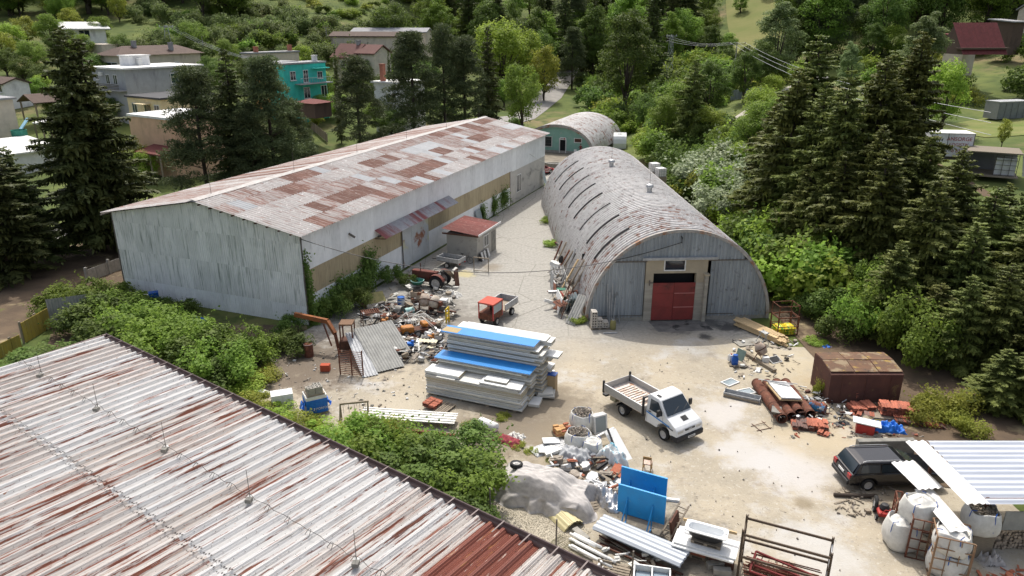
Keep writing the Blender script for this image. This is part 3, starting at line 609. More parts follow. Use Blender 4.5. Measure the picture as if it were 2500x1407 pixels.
# small store with a red corrugated roof beside the warehouse
sA = G(1165, 640); sB = G(1102, 622)
sh_ = th('small_store', 'small rendered outbuilding with a red corrugated roof beside the white warehouse', 'shed', (sA.x, sA.y, 0), WR)
sw_ = 3.1; sd_ = 4.6
M['render'] = mat('pale_render', (.42, .4, .355), (.36, .345, .31), vs=1.1, spots=[((.27, .26, .24), 1.5, .56, .7)], bump=.15)
MB().ext([(0, 0, 0), (0, sd_, 0), (-sw_, sd_, 0), (-sw_, 0, 0)], (0, 0, 2.5)).build('wall', M['render'], sh_)
M['redroof'] = mat('red_striped_sheet', (.27, .1, .085), (.19, .07, .06), vs=2, stretch=(4, .3, 1), spots=[((.42, .34, .31), 5, .6, .68, (5, .5, 1))], rnd=.2)
for i in range(5):
    o = corr(1.04, 3.75, .21, .05).build('roof_sheet', M['redroof'], sh_); basis(o, (-sw_ - .3, -.3 + i * 1.02, 2.62), (0, 1, 0), (-1, 0, 0)); basis(o, (.3, -.3 + (i) * 1.02, 2.95 - .35), (0, 1, 0), (-1, 0, .1))
MB().bx(-sw_ - .3, .3, -.32, -.26, 2.45, 2.6).build('fascia', M['rustd'], sh_); MB().bx(.27, .33, -.3, sd_ + .5, 2.5, 2.68).build('fascia', M['white'], sh_)
wn = MB().bx(.0, .05, 1.5, 2.7, .95, 2.1).build('window', M['white'], sh_)
for k in range(2): MB().bx(.05, .06, 1.6 + k * .55, 2.05 + k * .55, 1.05, 2.0).build('pane', M['glass'], wn)
MB().bx(-.02, .04, 3.45, 4.35, 0, 2.0).build('door', M['concd'], sh_)
# ================================================================ HOUSES, POLES, FENCES
HZ = -33
def hm(n, a, b=None):
    a = tuple(min(.8, x * (1.35 if 'roof' not in n else 1)) for x in a)
    return mat(n, a, b or tuple(x * .85 for x in a), vs=1.2, bump=.08, spots=[(tuple(x * .65 for x in a), .9, .56, .72, (1, 1, .3))])
HM = {'grey': hm('grey_house_render', (.3, .31, .32)), 'beige': hm('beige_render', (.48, .42, .35)), 'tan': hm('tan_house_render', (.5, .33, .22)), 'cream': hm('cream_render', (.58, .48, .3)), 'white': hm('white_house_render', (.7, .68, .63)), 'teal': hm('turquoise_render', (.05, .42, .36)), 'orange': hm('ochre_render', (.5, .29, .12)), 'flatw': hm('white_roofing', (.72, .72, .7)), 'flatd': hm('dark_roofing', (.075, .075, .08)), 'brown': hm('brown_roofing', (.11, .075, .06)), 'tiler': mat('red_brown_tiles', (.16, .075, .065), (.12, .06, .05), vs=3, stretch=(1, 6, 1)), 'redm': mat('dark_red_sheet', (.2, .055, .055), (.15, .045, .045), vs=2), 'greyr': hm('grey_roofing', (.32, .32, .33)), 'brickc': hm('brick_chimney', (.3, .12, .08)), 'awn': hm('maroon_awning', (.12, .035, .03))}
def house(name, label, p, w, d, h, wall, roof, roofm, wins=(), rz=HZ, ov=.4, rh=1.5, chim=(), cat='house', dep=4):
    t = th(name, label, cat, p, rz)
    wl = MB().bx(-w, 0, 0, d, -dep, h).build('wall', HM[wall], t)
    if roof == 'flat': MB().bx(-w - ov, ov, -ov, d + ov, h, h + .28).build('roof', HM[roofm], t)
    elif roof == 'gx':      # ridge along x
        MB().ext([(-w - ov, -ov, h - .1), (-w - ov, d / 2, h + rh), (-w - ov, d + ov, h - .1), (-w - ov, d + ov, h + .12), (-w - ov, d / 2, h + rh + .22), (-w - ov, -ov, h + .12)], (w + 2 * ov, 0, 0)).build('roof', HM[roofm], t)
        MB().ext([(-w, .02, h), (-w, d / 2, h + rh - .05), (-w, d - .02, h)], (w, 0, 0)).build('gable', HM[wall], t)
    elif roof == 'gy':
        MB().ext([(-w - ov, -ov, h - .1), (-w / 2, -ov, h + rh), (ov, -ov, h - .1), (ov, -ov, h + .12), (-w / 2, -ov, h + rh + .22), (-w - ov, -ov, h + .12)], (0, d + 2 * ov, 0)).build('roof', HM[roofm], t)
        MB().ext([(-w + .02, 0, h), (-w / 2, 0, h + rh - .05), (-.02, 0, h)], (0, d, 0)).build('gable', HM[wall], t)
    elif roof == 'hip':
        a, b = -w - ov, ov; c, e = -ov, d + ov; q = min(w, d) / 2
        m = MB(); P = [(a, c, h), (b, c, h), (b, e, h), (a, e, h)]
        if w > d: r0, r1 = (a + q, (c + e) / 2, h + rh), (b - q, (c + e) / 2, h + rh); m.poly([P[0], P[1], r1, r0]).poly([P[1], P[2], r1]).poly([P[2], P[3], r0, r1]).poly([P[3], P[0], r0])
        else: r0, r1 = ((a + b) / 2, c + q, h + rh), ((a + b) / 2, e - q, h + rh); m.poly([P[0], P[1], r0]).poly([P[1], P[2], r1, r0]).poly([P[2], P[3], r1]).poly([P[3], P[0], r0, r1])
        m.poly([P[3], P[2], P[1], P[0]]).build('roof', HM[roofm], t)
    elif roof == 'shed':    # high at the left
        MB().ext([(-w - ov, -ov, h + rh), (ov, -ov, h), (ov, -ov, h + .2), (-w - ov, -ov, h + rh + .2)], (0, d + 2 * ov, 0)).build('roof', HM[roofm], t)
        MB().ext([(-w, 0, h), (0, 0, h), (-w, 0, h + rh)], (0, d, 0)).build('gable', HM[wall], t)
    for wl_, a, z, ww, hh in wins:
        if wl_ == 'L': f = MB().bx(-a - ww, -a, -.05, .0, z, z + hh); g = MB().bx(-a - ww + .1, -a - .1, -.07, -.05, z + .1, z + hh - .1); mu = MB().bx(-a - ww / 2 - .04, -a - ww / 2 + .04, -.09, -.07, z + .1, z + hh - .1); si = MB().bx(-a - ww - .1, -a + .1, -.18, -.05, z - .08, z)
        else: f = MB().bx(0, .05, a, a + ww, z, z + hh); g = MB().bx(.05, .07, a + .1, a + ww - .1, z + .1, z + hh - .1); mu = MB().bx(.07, .09, a + ww / 2 - .04, a + ww / 2 + .04, z + .1, z + hh - .1); si = MB().bx(.05, .18, a - .1, a + ww + .1, z - .08, z)
        fo = f.build('window', M['white'], t); g.build('pane', M['glass'], fo); mu.build('mullion', M['white'], fo); si.build('sill', M['white'], fo)
    for x, y, zz, m_ in chim: MB().bx(x - .35, x + .35, y - .35, y + .35, h, h + zz).bx(x - .42, x + .42, y - .42, y + .42, h + zz, h + zz + .12).build('chimney', HM[m_], t)
    return t
def hp(u, v, y):
    p = AY(u, v, y); return Vector((p.x, y, p.z))
# grey two-storey house
P = hp(318, 268, 122); g4 = house('house', 'grey two-storey house with a white flat roof and balcony', P, 9.5, 14, 6.2, 'grey', 'flat', 'flatw', [('R', 8.0, 3.6, 2.6, 1.7), ('L', 2.2, 3.8, 1.1, 1.6), ('L', 4.4, 3.8, 1.1, 1.6), ('L', 7.6, 4.4, .8, .9), ('R', 3.0, .8, 1.6, 1.4)], chim=[(-5.2, 6.0, 1.3, 'flatw')])
MB().bx(-8.5, -5.6, 4.5, 8.2, 6.45, 8.0).build('stair_head', HM['white'], g4); MB().bx(-8.7, -5.4, 4.3, 8.4, 8.0, 8.15).build('stair_roof', HM['flatw'], g4)
MB().bx(-7.2, .1, -1.3, 0, 2.9, 3.05).build('balcony_slab', HM['greyr'], g4)
rl = MB()
for k in range(4): rl.bx(-7.2, .05, -1.3, -1.26, 3.15 + k * .24, 3.27 + k * .24)
rl.build('balcony_rail', M['steeld'], g4); MB().bx(-7.0, -6.1, -.35, -.02, 5.1, 5.7).build('air_conditioner', M['white'], g4)
P = hp(400, 296, 112); h5 = house('house', 'cream bungalow with a dark flat roof', P, 8.8, 9, 3.1, 'cream', 'flat', 'flatd', [('L', 3.2, .8, 1.3, 1.5), ('L', 6.4, .8, 1.3, 1.5), ('L', .6, .9, 1.3, 1.4)], ov=.3)
MB().bx(-5.0, -2.6, -1.4, 0, 2.3, 2.42).build('awning', HM['cream'], h5); MB().bx(-4.0, -2.9, -.1, .02, 0, 2.1).build('door', M['wood'], h5); MB().tube([(-2.5, 5, 3.3), (-2.5, 5, 6.5)], .03).build('mast', M['steeld'], h5)
P = hp(430, 408, 95.5); h6 = house('house', 'tan rendered house with a white flat roof and maroon porch', P, 9.2, 8, 6.0, 'tan', 'flat', 'flatw', [('L', 4.4, .9, 1.3, 1.2), ('L', 6.6, .9, 1.3, 1.2)], ov=.15)
MB().ext([(-4.2, -2.8, 1.9), (-4.2, 0, 2.5), (-4.2, 0, 2.65), (-4.2, -2.8, 2.05)], (5.5, 0, 0)).build('porch_roof', HM['awn'], h6)
for x in (-4.0, -1.2, 1.0): MB().bx(x - .08, x + .08, -2.7, -2.54, -.8, 1.95).build('porch_post', M['wood'], h6)
house('house', 'pale grey low house at the western edge below the spruces', hp(-35, 470, 92), 9, 10, 4.2, 'white', 'shed', 'flatw', [('L', 1.0, .7, 1.6, 1.6), ('L', 4.0, .7, 1.6, 1.6), ('L', 6.6, .7, 1.2, 1.6)], rh=.8, ov=.5)
house('house', 'beige house end cut off by the western edge', hp(-120, 350, 102), 8, 9, 5.2, 'beige', 'flat', 'greyr', [('R', 3, 2.6, 1.4, 1.3)])
house('garage', 'small white garage with a brown roof and wide windows', hp(15, 236, 128), 8, 4, 2.0, 'white', 'gx', 'brown', [('L', .8, .6, 1.6, 1.3), ('L', 3.2, .6, 1.4, 1.3)], rh=.8, cat='garage')
gz = th('gazebo', 'open timber gazebo with a brown gabled roof', 'gazebo', hp(95, 290, 118), HZ)
MB().ext([(-5.2, -.4, 2.3), (-2.5, -.4, 3.5), (.2, -.4, 2.3), (.2, -.4, 2.42), (-2.5, -.4, 3.64), (-5.2, -.4, 2.42)], (0, 5.2, 0)).build('roof', HM['brown'], gz)
for x, y in ((-4.8, 0), (-.2, 0), (-4.8, 4.4), (-.2, 4.4)): MB().bx(x - .1, x + .1, y - .1, y + .1, -.5, 2.4).build('post', M['wood'], gz)
sh2 = th('shelter', 'garden shelter with a white ribbed top on brown posts', 'shelter', hp(130, 345, 106), HZ)
MB().ext([(-4.6, -.2, 2.2), (.2, -.2, 2.2), (.2, 2.6, 2.9), (-4.6, 2.6, 2.9)], (0, 0, .12)).build('roof', HM['flatw'], sh2)
for x, y in ((-4.4, 0), (0, 0), (-2.2, 0), (-4.4, 2.4), (0, 2.4)): MB().bx(x - .08, x + .08, y - .08, y + .08, -.5, 2.25 + y * .25).build('post', M['wood'], sh2)
tk = th('water_tank', 'green garden tank with a pale blue slide behind it', 'tank', hp(50, 338, 106)); MB().lathe([(1.0, -.3), (1.0, 1.2), (.94, 1.2), (.94, 1.0), (0, 1.0)], 18).build('body', M['green'], tk); MB().bar((-.2, .8, 1.2), (.3, 2.2, 2.6), .6, .1).build('slide', mat('pale_blue_plastic', (.35, .6, .75)), tk)
P = hp(165, 112, 168); house('house', 'white hillside house with a low white gabled roof', P, 8, 8, 3.4, 'white', 'gy', 'flatw', [('R', 2.6, 1.6, 2.2, 1.6), ('L', 4.0, 1.6, 1.6, 1.5)], rh=1.3, ov=.9, rz=-50)
house('house', 'small beige box house below the white hillside house', hp(255, 152, 158), 5.5, 5, 3.2, 'beige', 'flat', 'beige', [('R', 1, .8, 1.0, 1.2)], ov=.05)
house('house', 'beige house with a wide brown hipped roof and two chimneys', hp(300, 190, 142), 7, 17, 3.9, 'beige', 'hip', 'brown', [('L', 1.0, 1.2, 3.8, 1.5), ('R', 11, 1.4, 1.0, 1.0)], rh=1.6, ov=.7, chim=[(-3.0, 5, 2.4, 'greyr'), (-1.2, 11.5, 2.0, 'greyr')])
house('house', 'long beige flat house behind the walnut tree', hp(620, 192, 150), 3, 12, 4.6, 'beige', 'flat', 'greyr', [('R', 2.2, 2.6, 1.3, 1.2)], ov=.2, chim=[(-1, 2, 1.2, 'brickc'), (-1.5, 11, 1.3, 'brickc')])
P = hp(700, 252, 128); tl = house('house', 'turquoise house with white balcony doors and terrace', P, 4, 9.5, 6.2, 'teal', 'flat', 'greyr', [('R', 1.3, 3.6, 1.2, 1.5), ('R', 4.2, 3.1, 1.1, 2.1), ('R', 7.4, 3.6, 1.2, 1.2), ('R', 4.0, .4, 1.4, 1.9), ('R', 8.0, .4, 1.4, 2.0)], ov=.15, chim=[(-1, 8, 1.2, 'flatw')])
MB().bx(0, 1.6, 2.2, 9.5, 2.85, 3.0).build('balcony_slab', HM['greyr'], tl)
b = MB()
for k in range(15): b.bx(1.52, 1.56, 2.2 + k * .52, 2.24 + k * .52, 3.0, 3.9)
b.bx(1.5, 1.58, 2.2, 9.5, 3.9, 3.96); b.build('balcony_rail', M['steel'], tl); MB().bx(.04, .9, 6.0, 9.7, 5.3, 5.45).build('door_canopy', HM['teal'], tl)
house('house', 'ochre block adjoining the turquoise house', hp(690, 226, 131), 7.5, 4, 4.8, 'orange', 'flat', 'greyr', [], ov=.1)
house('arbour', 'low dark red roof in front of the turquoise house', hp(770, 282, 118), 4.2, 3.5, 1.8, 'brown', 'hip', 'awn', [], rh=.5, ov=.4, cat='shelter', dep=.5)
house('house', 'house with a steep red brown tiled roof among the pines', hp(868, 172, 160), 6.5, 6, 2.4, 'beige', 'gx', 'tiler', [('L', 3, .6, 1.2, 1.2)], rh=2.6, chim=[(-1.5, 3, 3.4, 'greyr')])
house('house', 'white house with a brick chimney half hidden behind pines', hp(975, 282, 128), 5.5, 7, 5.2, 'white', 'flat', 'flatw', [('R', 2, 1, 1.2, 1.3)], chim=[(-4.0, .8, 3.0, 'brickc')])
house('house', 'red brown annexe roof next to the steep tiled roof', hp(915, 160, 158), 5, 5, 2.2, 'beige', 'gx', 'tiler', [], rh=1.6)
for k, (u, v, y, lab) in enumerate(((1000, 112, 182, 'nearer of two long low sheds beneath the orchard slope'), (1040, 100, 196, 'farther of two long low sheds beneath the orchard slope'))):
    house('long_shed', lab, hp(u, v, y), 20, 5, 2.0, 'beige', 'gx', 'greyr' if k else 'brown', [], rz=-12, rh=.9, cat='shed')
# eastern terrace
rr = house('house', 'cottage with a large dark red corrugated roof on the eastern slope', hp(2345, 152, 128), 1.2, 7.8, 2.0, 'brown', 'flat', 'brown', rz=-84); rr.children[1].scale = (.01, .01, .01); bpy.data.objects.remove(rr.children[1])
for k in range(7):
    o = corr(1.12, 6.4, .22, .06).build('roof_sheet', HM['redm'], rr); basis(o, (.6, -.3 + k * 1.15, 1.2), (0, 1, 0), (-.62, 0, .78))
o = MB().ext([(.5, 0, 1.2), (-3.2, 0, 5.9), (-7, 0, 1.2)], (0, 7.6, 0)).build('gable', HM['brown'], rr)
house('shed', 'small pale red roofed shed adjoining the dark red cottage', hp(2352, 128, 136), 4, 3, 2.2, 'beige', 'shed', 'redm', rz=-70, rh=.7, cat='shed')
house('shed', 'grey metal roofed shed above the dark red cottage', hp(2470, 82, 150), 5, 3, 2.0, 'brown', 'shed', 'greyr', rz=-70, rh=.5, cat='shed')
house('house', 'pale roof corner high at the eastern edge', hp(2530, 62, 160), 4, 6, 3, 'beige', 'gy', 'greyr', rz=-60, rh=1.6)
ct = th('container', 'grey ribbed steel container on the grass terrace', 'container', hp(2432, 292, 112), -74)
for k in range(5): MB().bx(.02, .08, .1 + k * 1.2, 1.2 + k * 1.2, .05, 2.4).build('side_panel', mat('grey_container_paint', (.2, .215, .22), (.16, .17, .175), vs=2), ct)
MB().bx(-2.4, 0, 0, 6.1, 0, 2.45).build('body', HM['greyr'], ct); MB().bx(-2.45, .1, -.05, 6.15, 2.45, 2.6).build('roof', M['steel'], ct)
tr = th('box_trailer', 'white box trailer body with red lettering among the spruces', 'trailer', AY(2292, 402, 79), -10)
MB().bx(-1.2, 3.0, 0, 2.6, .9, 3.3).build('body', HM['white'], tr); MB().bx(-1.25, 3.05, -.05, 2.65, 3.3, 3.38).build('roof', M['white'], tr)
MB().bx(-1.24, -1.2, -.03, 0, .9, 3.3).bx(2.97, 3.03, -.03, 0, .9, 3.3).bx(.4, .46, -.03, 0, .9, 3.3).build('corner_trim', M['steeld'], tr); MB().bx(-1, 2.8, .3, .5, .5, .9).build('chassis', M['steeld'], tr)
for s, x, z, q in (('ANSORGE', 1.55, 2.75, .55), ('LOGISTIK', 1.6, 2.15, .45), ('0 83 4', 1.6, 1.5, .5)): text('lettering', s, q, M['red'], tr, (x, -.012, z), (R_(90), 0, 0))
for x in (-.3, 2.3): MB().cyl((x, -.02, .5), (x, .3, .5), .48, n=14).build('wheel', M['rubber'], tr)
bxo = th('cargo_box', 'open-fronted truck box body with a grey roof and racks inside', 'box body', AY(2440, 432, 74), -28)
MB().bx(-3.2, 1.6, 0, 4.2, 2.3, 2.42).build('roof', M['wood'], bxo); MB().bx(-3.2, -3.1, 0, 4.2, 0, 2.3).build('side_wall', HM['greyr'], bxo); MB().bx(-3.1, 1.6, 4.1, 4.2, 0, 2.3).build('back_wall', HM['greyr'], bxo); MB().bx(-3.2, 1.6, 0, 4.2, -.1, .02).build('floor', M['wood'], bxo)
for k in range(5): MB().bx(-.6, 1.4, .5, .55, .1 + k * .5, .14 + k * .5).build('rack_bar', M['steeld'], bxo)
for k in range(4): MB().bx(-.6 + k * .66, -.55 + k * .66, .48, .53, 0, 2.2).build('rack_post', M['steeld'], bxo)
MB().bx(-.5, 1.3, .7, 1.7, .05, 1.8).build('white_tank', HM['white'], bxo)
MB().ext([(1.6, .1, 2.3), (1.9, .0, .2), (2.4, .5, .1), (1.7, 1.4, 2.3)], (.04, .02, 0)).build('curtain', M['grey_tarp'], bxo)
# tank containers beside the hangar
for k, (u, v, lab) in enumerate(((1597, 420, 'caged white water container behind the hangar roof, the higher one'), (1612, 432, 'caged white water container behind the hangar roof, the lower one'))):
    p = AY(u, v, 88 - k * 1.3); ib = th('water_container', lab, 'container', p, 20); MB().bx(-.5, .5, -.5, .5, .1, 1.1).build('tank', M['white'], ib, bevel=.08)
    cg = MB()
    for z in (.1, .4, .7, 1.0): cg.bx(-.53, .53, -.54, -.52, z, z + .03).bx(-.54, -.52, -.53, .53, z, z + .03).bx(.52, .54, -.53, .53, z, z + .03)
    for x in (-.5, -.17, .17, .5): cg.bx(x - .015, x + .015, -.54, -.52, .05, 1.05).bx(-.54, -.52, x - .015, x + .015, .05, 1.05)
    cg.build('cage', M['steel'], ib); MB().bx(-.55, .55, -.55, .55, -max(.05, p.z - TZ_(p.x, p.y)), .06).build('base', M['wood'], ib)
# power poles and lines
def wire(pts): return pts
def pole(label, base, h, arm=1.6, rz=0, nm='power_pole'):
    t = th(nm, label, 'power pole', base, rz); MB().cyl((0, 0, -.5), (0, 0, h), .16, .1, 8).build('pole', M['conc'], t); MB().bx(-arm, arm, -.06, .06, h - .25, h - .13).build('cross_arm', M['steeld'], t)
    for x in (-arm + .1, 0, arm - .1): MB().lathe([(.05, 0), (.09, .08), (.05, .16), (.08, .24), (.03, .34)], 8, (x, 0, h - .13)).build('insulator', M['rustd'], t)
    return t
p1 = GT(1788, 222); pole('concrete power pole with three insulators beyond the hangar', p1, AY(1795, 108, p1.y).z - p1.z + .2, 1.7, -8)
def cat_(a, b, sag, n=14):
    a, b = Vector(a), Vector(b); return [a.lerp(b, i / n) - Vector((0, 0, sag * 4 * (i / n) * (1 - i / n))) for i in range(n + 1)]
topz = AY(1795, 108, p1.y).z + .35
for k, (u, v, y) in enumerate(((2420, 330, 62), (2420, 300, 63), (2420, 275, 64))):
    o = MB().tube(cat_((p1.x - 1.5 + k * 1.5, p1.y, topz), AY(u, v, y), 1.5), .022, 4).build('power_line', M['steel']); tag(o, ['power line strand nearest the hangar', 'middle strand of the power line', 'strand of the power line farthest from the hangar'][k] + ' running from the concrete pole', 'cable', 'power line strands')
for k, (u, v, y) in enumerate(((1628, 85, 190), (1628, 92, 190), (1628, 99, 190))):
    o = MB().tube(cat_((p1.x - 1.5 + k * 1.5, p1.y, topz), AY(u, v, y), 1.0), .02, 4).build('power_line', M['steel']); tag(o, ['upper strand', 'middle strand', 'lower strand'][k] + ' of the line from concrete pole to lattice mast', 'cable', 'power line strands')
def lattice(label, base, h, w0):
    t = th('lattice_mast', label, 'pylon', base, 20); b = MB(); n = 7
    for sx, sy in ((-1, -1), (1, -1), (1, 1), (-1, 1)): b.bar((sx * w0, sy * w0, -.3), (sx * w0 * .4, sy * w0 * .4, h), .07)
    b.build('legs', M['steel'], t); b = MB()
    for k in range(n):
        z0, z1 = h * k / n, h * (k + 1) / n; a0, a1 = w0 * (1 - .6 * k / n), w0 * (1 - .6 * (k + 1) / n)
        for (x0, y0, x1, y1) in ((-1, -1, 1, -1), (1, -1, 1, 1), (1, 1, -1, 1), (-1, 1, -1, -1)): b.bar((x0 * a0, y0 * a0, z0), (x1 * a1, y1 * a1, z1), .04)
    b.build('braces', M['steel'], t); MB().bx(-1.5, 1.5, -.06, .06, h - .4, h - .28).build('cross_arm', M['steel'], t)
    for x in (-1.3, 0, 1.3): MB().lathe([(.05, 0), (.1, .1), (.04, .3)], 8, (x, 0, h - .28)).build('insulator', M['white'], t)
    return t
lm = GT(1632, 198); lattice('slender lattice mast beside the massive dark tree', lm, AY(1628, 85, lm.y).z - lm.z, .7)
l2 = GT(415, 130); lattice('lattice mast carrying lines above the grey house', l2, AY(405, 62, l2.y).z - l2.z, .8)
for u, v, vt, lab in ((500, 145, 88, 'slim pole right of the lattice mast'), (800, 122, 66, 'slim pole below the round dark tree')):
    q = GT(u, v); pole(lab, q, AY(u, vt, q.y).z - q.z, .8, 0)
q = GT(572, 160); pole('slim pole between lattice mast and ochre block', q, AY(572, 122, q.y).z - q.z, .5, 0)
for k in range(3):
    o = MB().tube(cat_(AY(405 + 8 * k, 62, l2.y), AY(640 + k * 10, 150, 140), 1.2), .025, 4).build('power_line', M['steel']); tag(o, ['nearer', 'middle', 'farther'][k] + ' line descending from the western lattice mast', 'cable', 'western power lines')
q = hg.matrix_basis @ Vector((-.2, -.35, 6.15)); a = wh.matrix_basis @ Vector((.1, -.02, 6.6))
o = MB().tube(cat_(a, q, 2.4, 30), .028, 5).build('cable', M['black']); tag(o, 'sagging black cable strung from the warehouse corner to the hangar', 'cable')
o = MB().tube(cat_(wh.matrix_basis @ Vector((.1, 47, 5.2)), Vector((8, 108.5, 1.6)), .8), .03, 4).build('cable', M['white']); tag(o, 'pale cable sagging from the far end of the warehouse', 'cable')
# fences
def fence(name, label, a, b, n, h, m, cat='fence', post=True, lean=0.):
    a, b = Vector(a), Vector(b); d = b - a; t = th(name, label, cat, a, math.degrees(math.atan2(d.y, d.x))); w = d.length / n
    for i in range(n):
        z = TZ_(a.x + d.x * i / n, a.y + d.y * i / n) - a.z
        MB().bx(i * w + .02, (i + 1) * w - .02, -.02, .02, z, z + h).build('board', m, t)
    if post:
        for i in range(0, n + 1, 4):
            z = TZ_(a.x + d.x * i / n, a.y + d.y * i / n) - a.z; MB().bx(i * w - .06, i * w + .06, .03, .15, z - .1, z + h + .1).build('post', M['wood'], t)
    return t
M['yfence'] = mat('mossy_yellow_board', (.36, .27, .05), (.27, .22, .06), vs=2, stretch=(2, 1, .5), rnd=.12, spots=[((.22, .16, .1), 2, .58, .7)])
fence('fence', 'yellow mossy board fence leaning by the vine thicket', G(62, 838), G(132, 795), 8, 1.5, M['yfence'])
fence('fence', 'lower yellow fence run beyond the striped roof corner', G(-60, 905), G(55, 850), 10, 1.0, M['yfence'])
M['wavy'] = mat('grey_fibre_sheet', (.33, .33, .31), (.26, .26, .245), vs=2)
t = th('fence', 'grey corrugated fence panel between yellow fence and vines', 'fence', G(126, 800), 25); 
o = corr(2.6, 2.2, .2, .05).build('panel', M['wavy'], t, rot=(R_(90), 0, 0))
t = fence('concrete_fence', 'low concrete panel fence running to the warehouse corner', G(215, 690), G(305, 655), 4, 1.1, M['conc'], post=False)
for k in range(3): MB().bx(k * 2.4 - .1, k * 2.4 + .1, -.1, .1, 0, 1.35).build('post', M['conc'], t)
M['gfence'] = mat('grey_sheet_fence', (.3, .33, .36), (.24, .26, .28), vs=2, rnd=.12)
fence('fence', 'grey blue sheet fence along the terrace lane', GT(1760, 250), GT(1872, 238), 16, 1.9, M['gfence'], post=False)
fence('gate', 'short rusty gate leaf next to the sheet fence', GT(1873, 238), GT(1900, 240), 3, 1.9, M['rust'], 'gate', post=False)
fence('fence', 'pale sheet fence below the dark parked car', GT(1952, 240), GT(1985, 238), 4, 1.8, M['wavy'], post=False)
fence('garden_wall', 'dark garden fence on a stone wall behind the warehouse roof', GT(760, 318), GT(800, 350), 14, 1.4, M['wood'], post=True)
for k, (u, v, h) in enumerate(((1197, 1268, 1.9), (1357, 1348, 1.9), (1540, 1430, 1.9))):
    p = G(u, v + 12); o = MB().cyl((p.x, p.y, -.1), (p.x, p.y, h), .035, n=8).build('fence_post', M['steeld']); tag(o, ['thin steel fence post on the gravel, next to the vine thicket', 'thin steel fence post on the gravel, next to the fallen mesh', 'thin steel fence post in front of the drawer cabinet'][k], 'post')
# ================================================================ VEHICLES AND THE PERSON
M['vwhite'] = mat('vehicle_white', (.72, .73, .73), (.66, .67, .67), vs=2, rough=.35, coat=.3)
M['vblack'] = mat('vehicle_black', (.006, .006, .009), rough=.2, coat=.6); M['vred'] = mat('vehicle_red', (.42, .02, .025), rough=.35, coat=.4); M['vdark'] = mat('vehicle_dark_blue', (.015, .018, .03), rough=.25, coat=.6)
M['alu'] = mat('aluminium_board', (.42, .42, .41), (.34, .34, .33), vs=3, rough=.5, metal=.2, stretch=(1, 1, 6)); M['lamp'] = mat('headlamp_glass', (.5, .48, .44), rough=.2); M['tail'] = mat('tail_lamp', (.35, .02, .02), rough=.2)
M['hub'] = mat('wheel_steel', (.5, .49, .47), (.35, .34, .32), vs=6, rough=.5)
def wheel(par, x, y, z, r, w_, hub='hub', rot=0):
    t = MB().lathe([(r * .62, -w_ / 2), (r * .93, -w_ / 2), (r, -w_ * .32), (r, w_ * .32), (r * .93, w_ / 2), (r * .62, w_ / 2)], 22, (0, 0, 0), (0, 1, 0)).build('wheel', M['rubber'], par, True, loc=(x, y, z))
    h = MB().lathe([(0, -w_ * .4), (r * .2, -w_ * .42), (r * .25, -w_ * .3), (r * .55, -w_ * .28), (r * .64, -w_ * .44), (r * .64, w_ * .44), (r * .55, w_ * .28), (r * .25, w_ * .3), (r * .2, w_ * .42), (0, w_ * .4)], 16, (0, 0, 0), (0, 1, 0)).build('rim', M[hub], t)
    if rot: t.rotation_euler = rot
    return t
def taper(b, z0, k):
    b.v = [(x, y * (1 - k * max(0, z - z0)), z) for x, y, z in b.v]; return b
def side(b, pts, y, sgn, z0, k, off=.012):
    "panel lying on the tapered side"
    b.poly([(x, sgn * ((y) * (1 - k * max(0, z - z0)) + off), z) for x, z in (pts if sgn < 0 else pts[::-1])]); return b
# white tipper truck
tk = th('tipper_truck', 'white cab tipper truck with an open grey aluminium bed', 'truck', (7.05, 37.05, 0), -55.8)
prof = [(1.78, .55), (1.78, 2.12), (1.95, 2.22), (2.5, 2.2), (2.68, 2.12), (3.32, 1.42), (3.95, 1.12), (4.1, .98), (4.14, .62), (3.62, .55), (3.55, .78), (3.35, .93), (3.15, .97), (2.95, .93), (2.75, .78), (2.68, .55)]
cab = taper(MB().ext([(x, -.98, z) for x, z in prof], (0, 1.96, 0)), 1.15, .13); cab.build('cab', M['vwhite'], tk, bevel=.05)
k_ = .13; gm = M['glass']
b = MB()
def hwid(z, y0=.98): return y0 * (1 - k_ * max(0, z - 1.15))
ws = b.poly([(2.72, -hwid(2.06) + .1, 2.08), (2.72, hwid(2.06) - .1, 2.08), (3.3, hwid(1.46) - .06, 1.462), (3.3, -hwid(1.46) + .06, 1.462)]); ws.v = [(x + .02, y, z + .022) for x, y, z in ws.v]; ws.f = [tuple(reversed(f)) for f in ws.f]; ws.build('windscreen', gm, tk)
for sg in (-1, 1):
    side(MB(), [(2.05, 1.38), (2.05, 2.0), (2.6, 2.0), (2.98, 1.58), (3.0, 1.38)], .98, sg, 1.15, k_).build('side_window', gm, tk)
    d = side(MB(), [(1.86, 1.16), (1.86, 1.23), (3.6, 1.06), (3.6, .99)], .98, sg, 1.15, k_).build('blue_stripe', M['blue'], tk)
    side(MB(), [(3.1, 1.0), (3.1, 1.02), (3.85, .96), (3.85, .9)], .98, sg, 1.15, k_, .014).build('flank_vent', M['black'], tk)
    for xa in (1.9, 3.06): side(MB(), [(xa, .62), (xa, 1.34), (xa + .015, 1.34), (xa + .015, .62)], .98, sg, 1.15, k_, .013).build('door_seam', M['steeld'], tk)
    mi = MB().box((2.95, sg * 1.2, 1.6), (.1, .2, .36)).bar((2.95, sg * .92, 1.38), (2.95, sg * 1.18, 1.44), .03).build('mirror', M['black'], tk)
    MB().box((2.1, sg * .985, 1.28), (.16, .03, .05)).build('door_handle', M['black'], tk)
    MB().box((4.06, sg * .68, .85), (.12, .42, .2)).build('headlight', M['lamp'], tk, bevel=.02)
bw = MB(); y0, y1 = -.15, .25
bw.poly([(3.5, y0, 1.345), (3.78, y0, 1.212), (3.78, y1, 1.212), (3.5, y1, 1.345)]); bw.build('bonnet_vent', M['black'], tk)
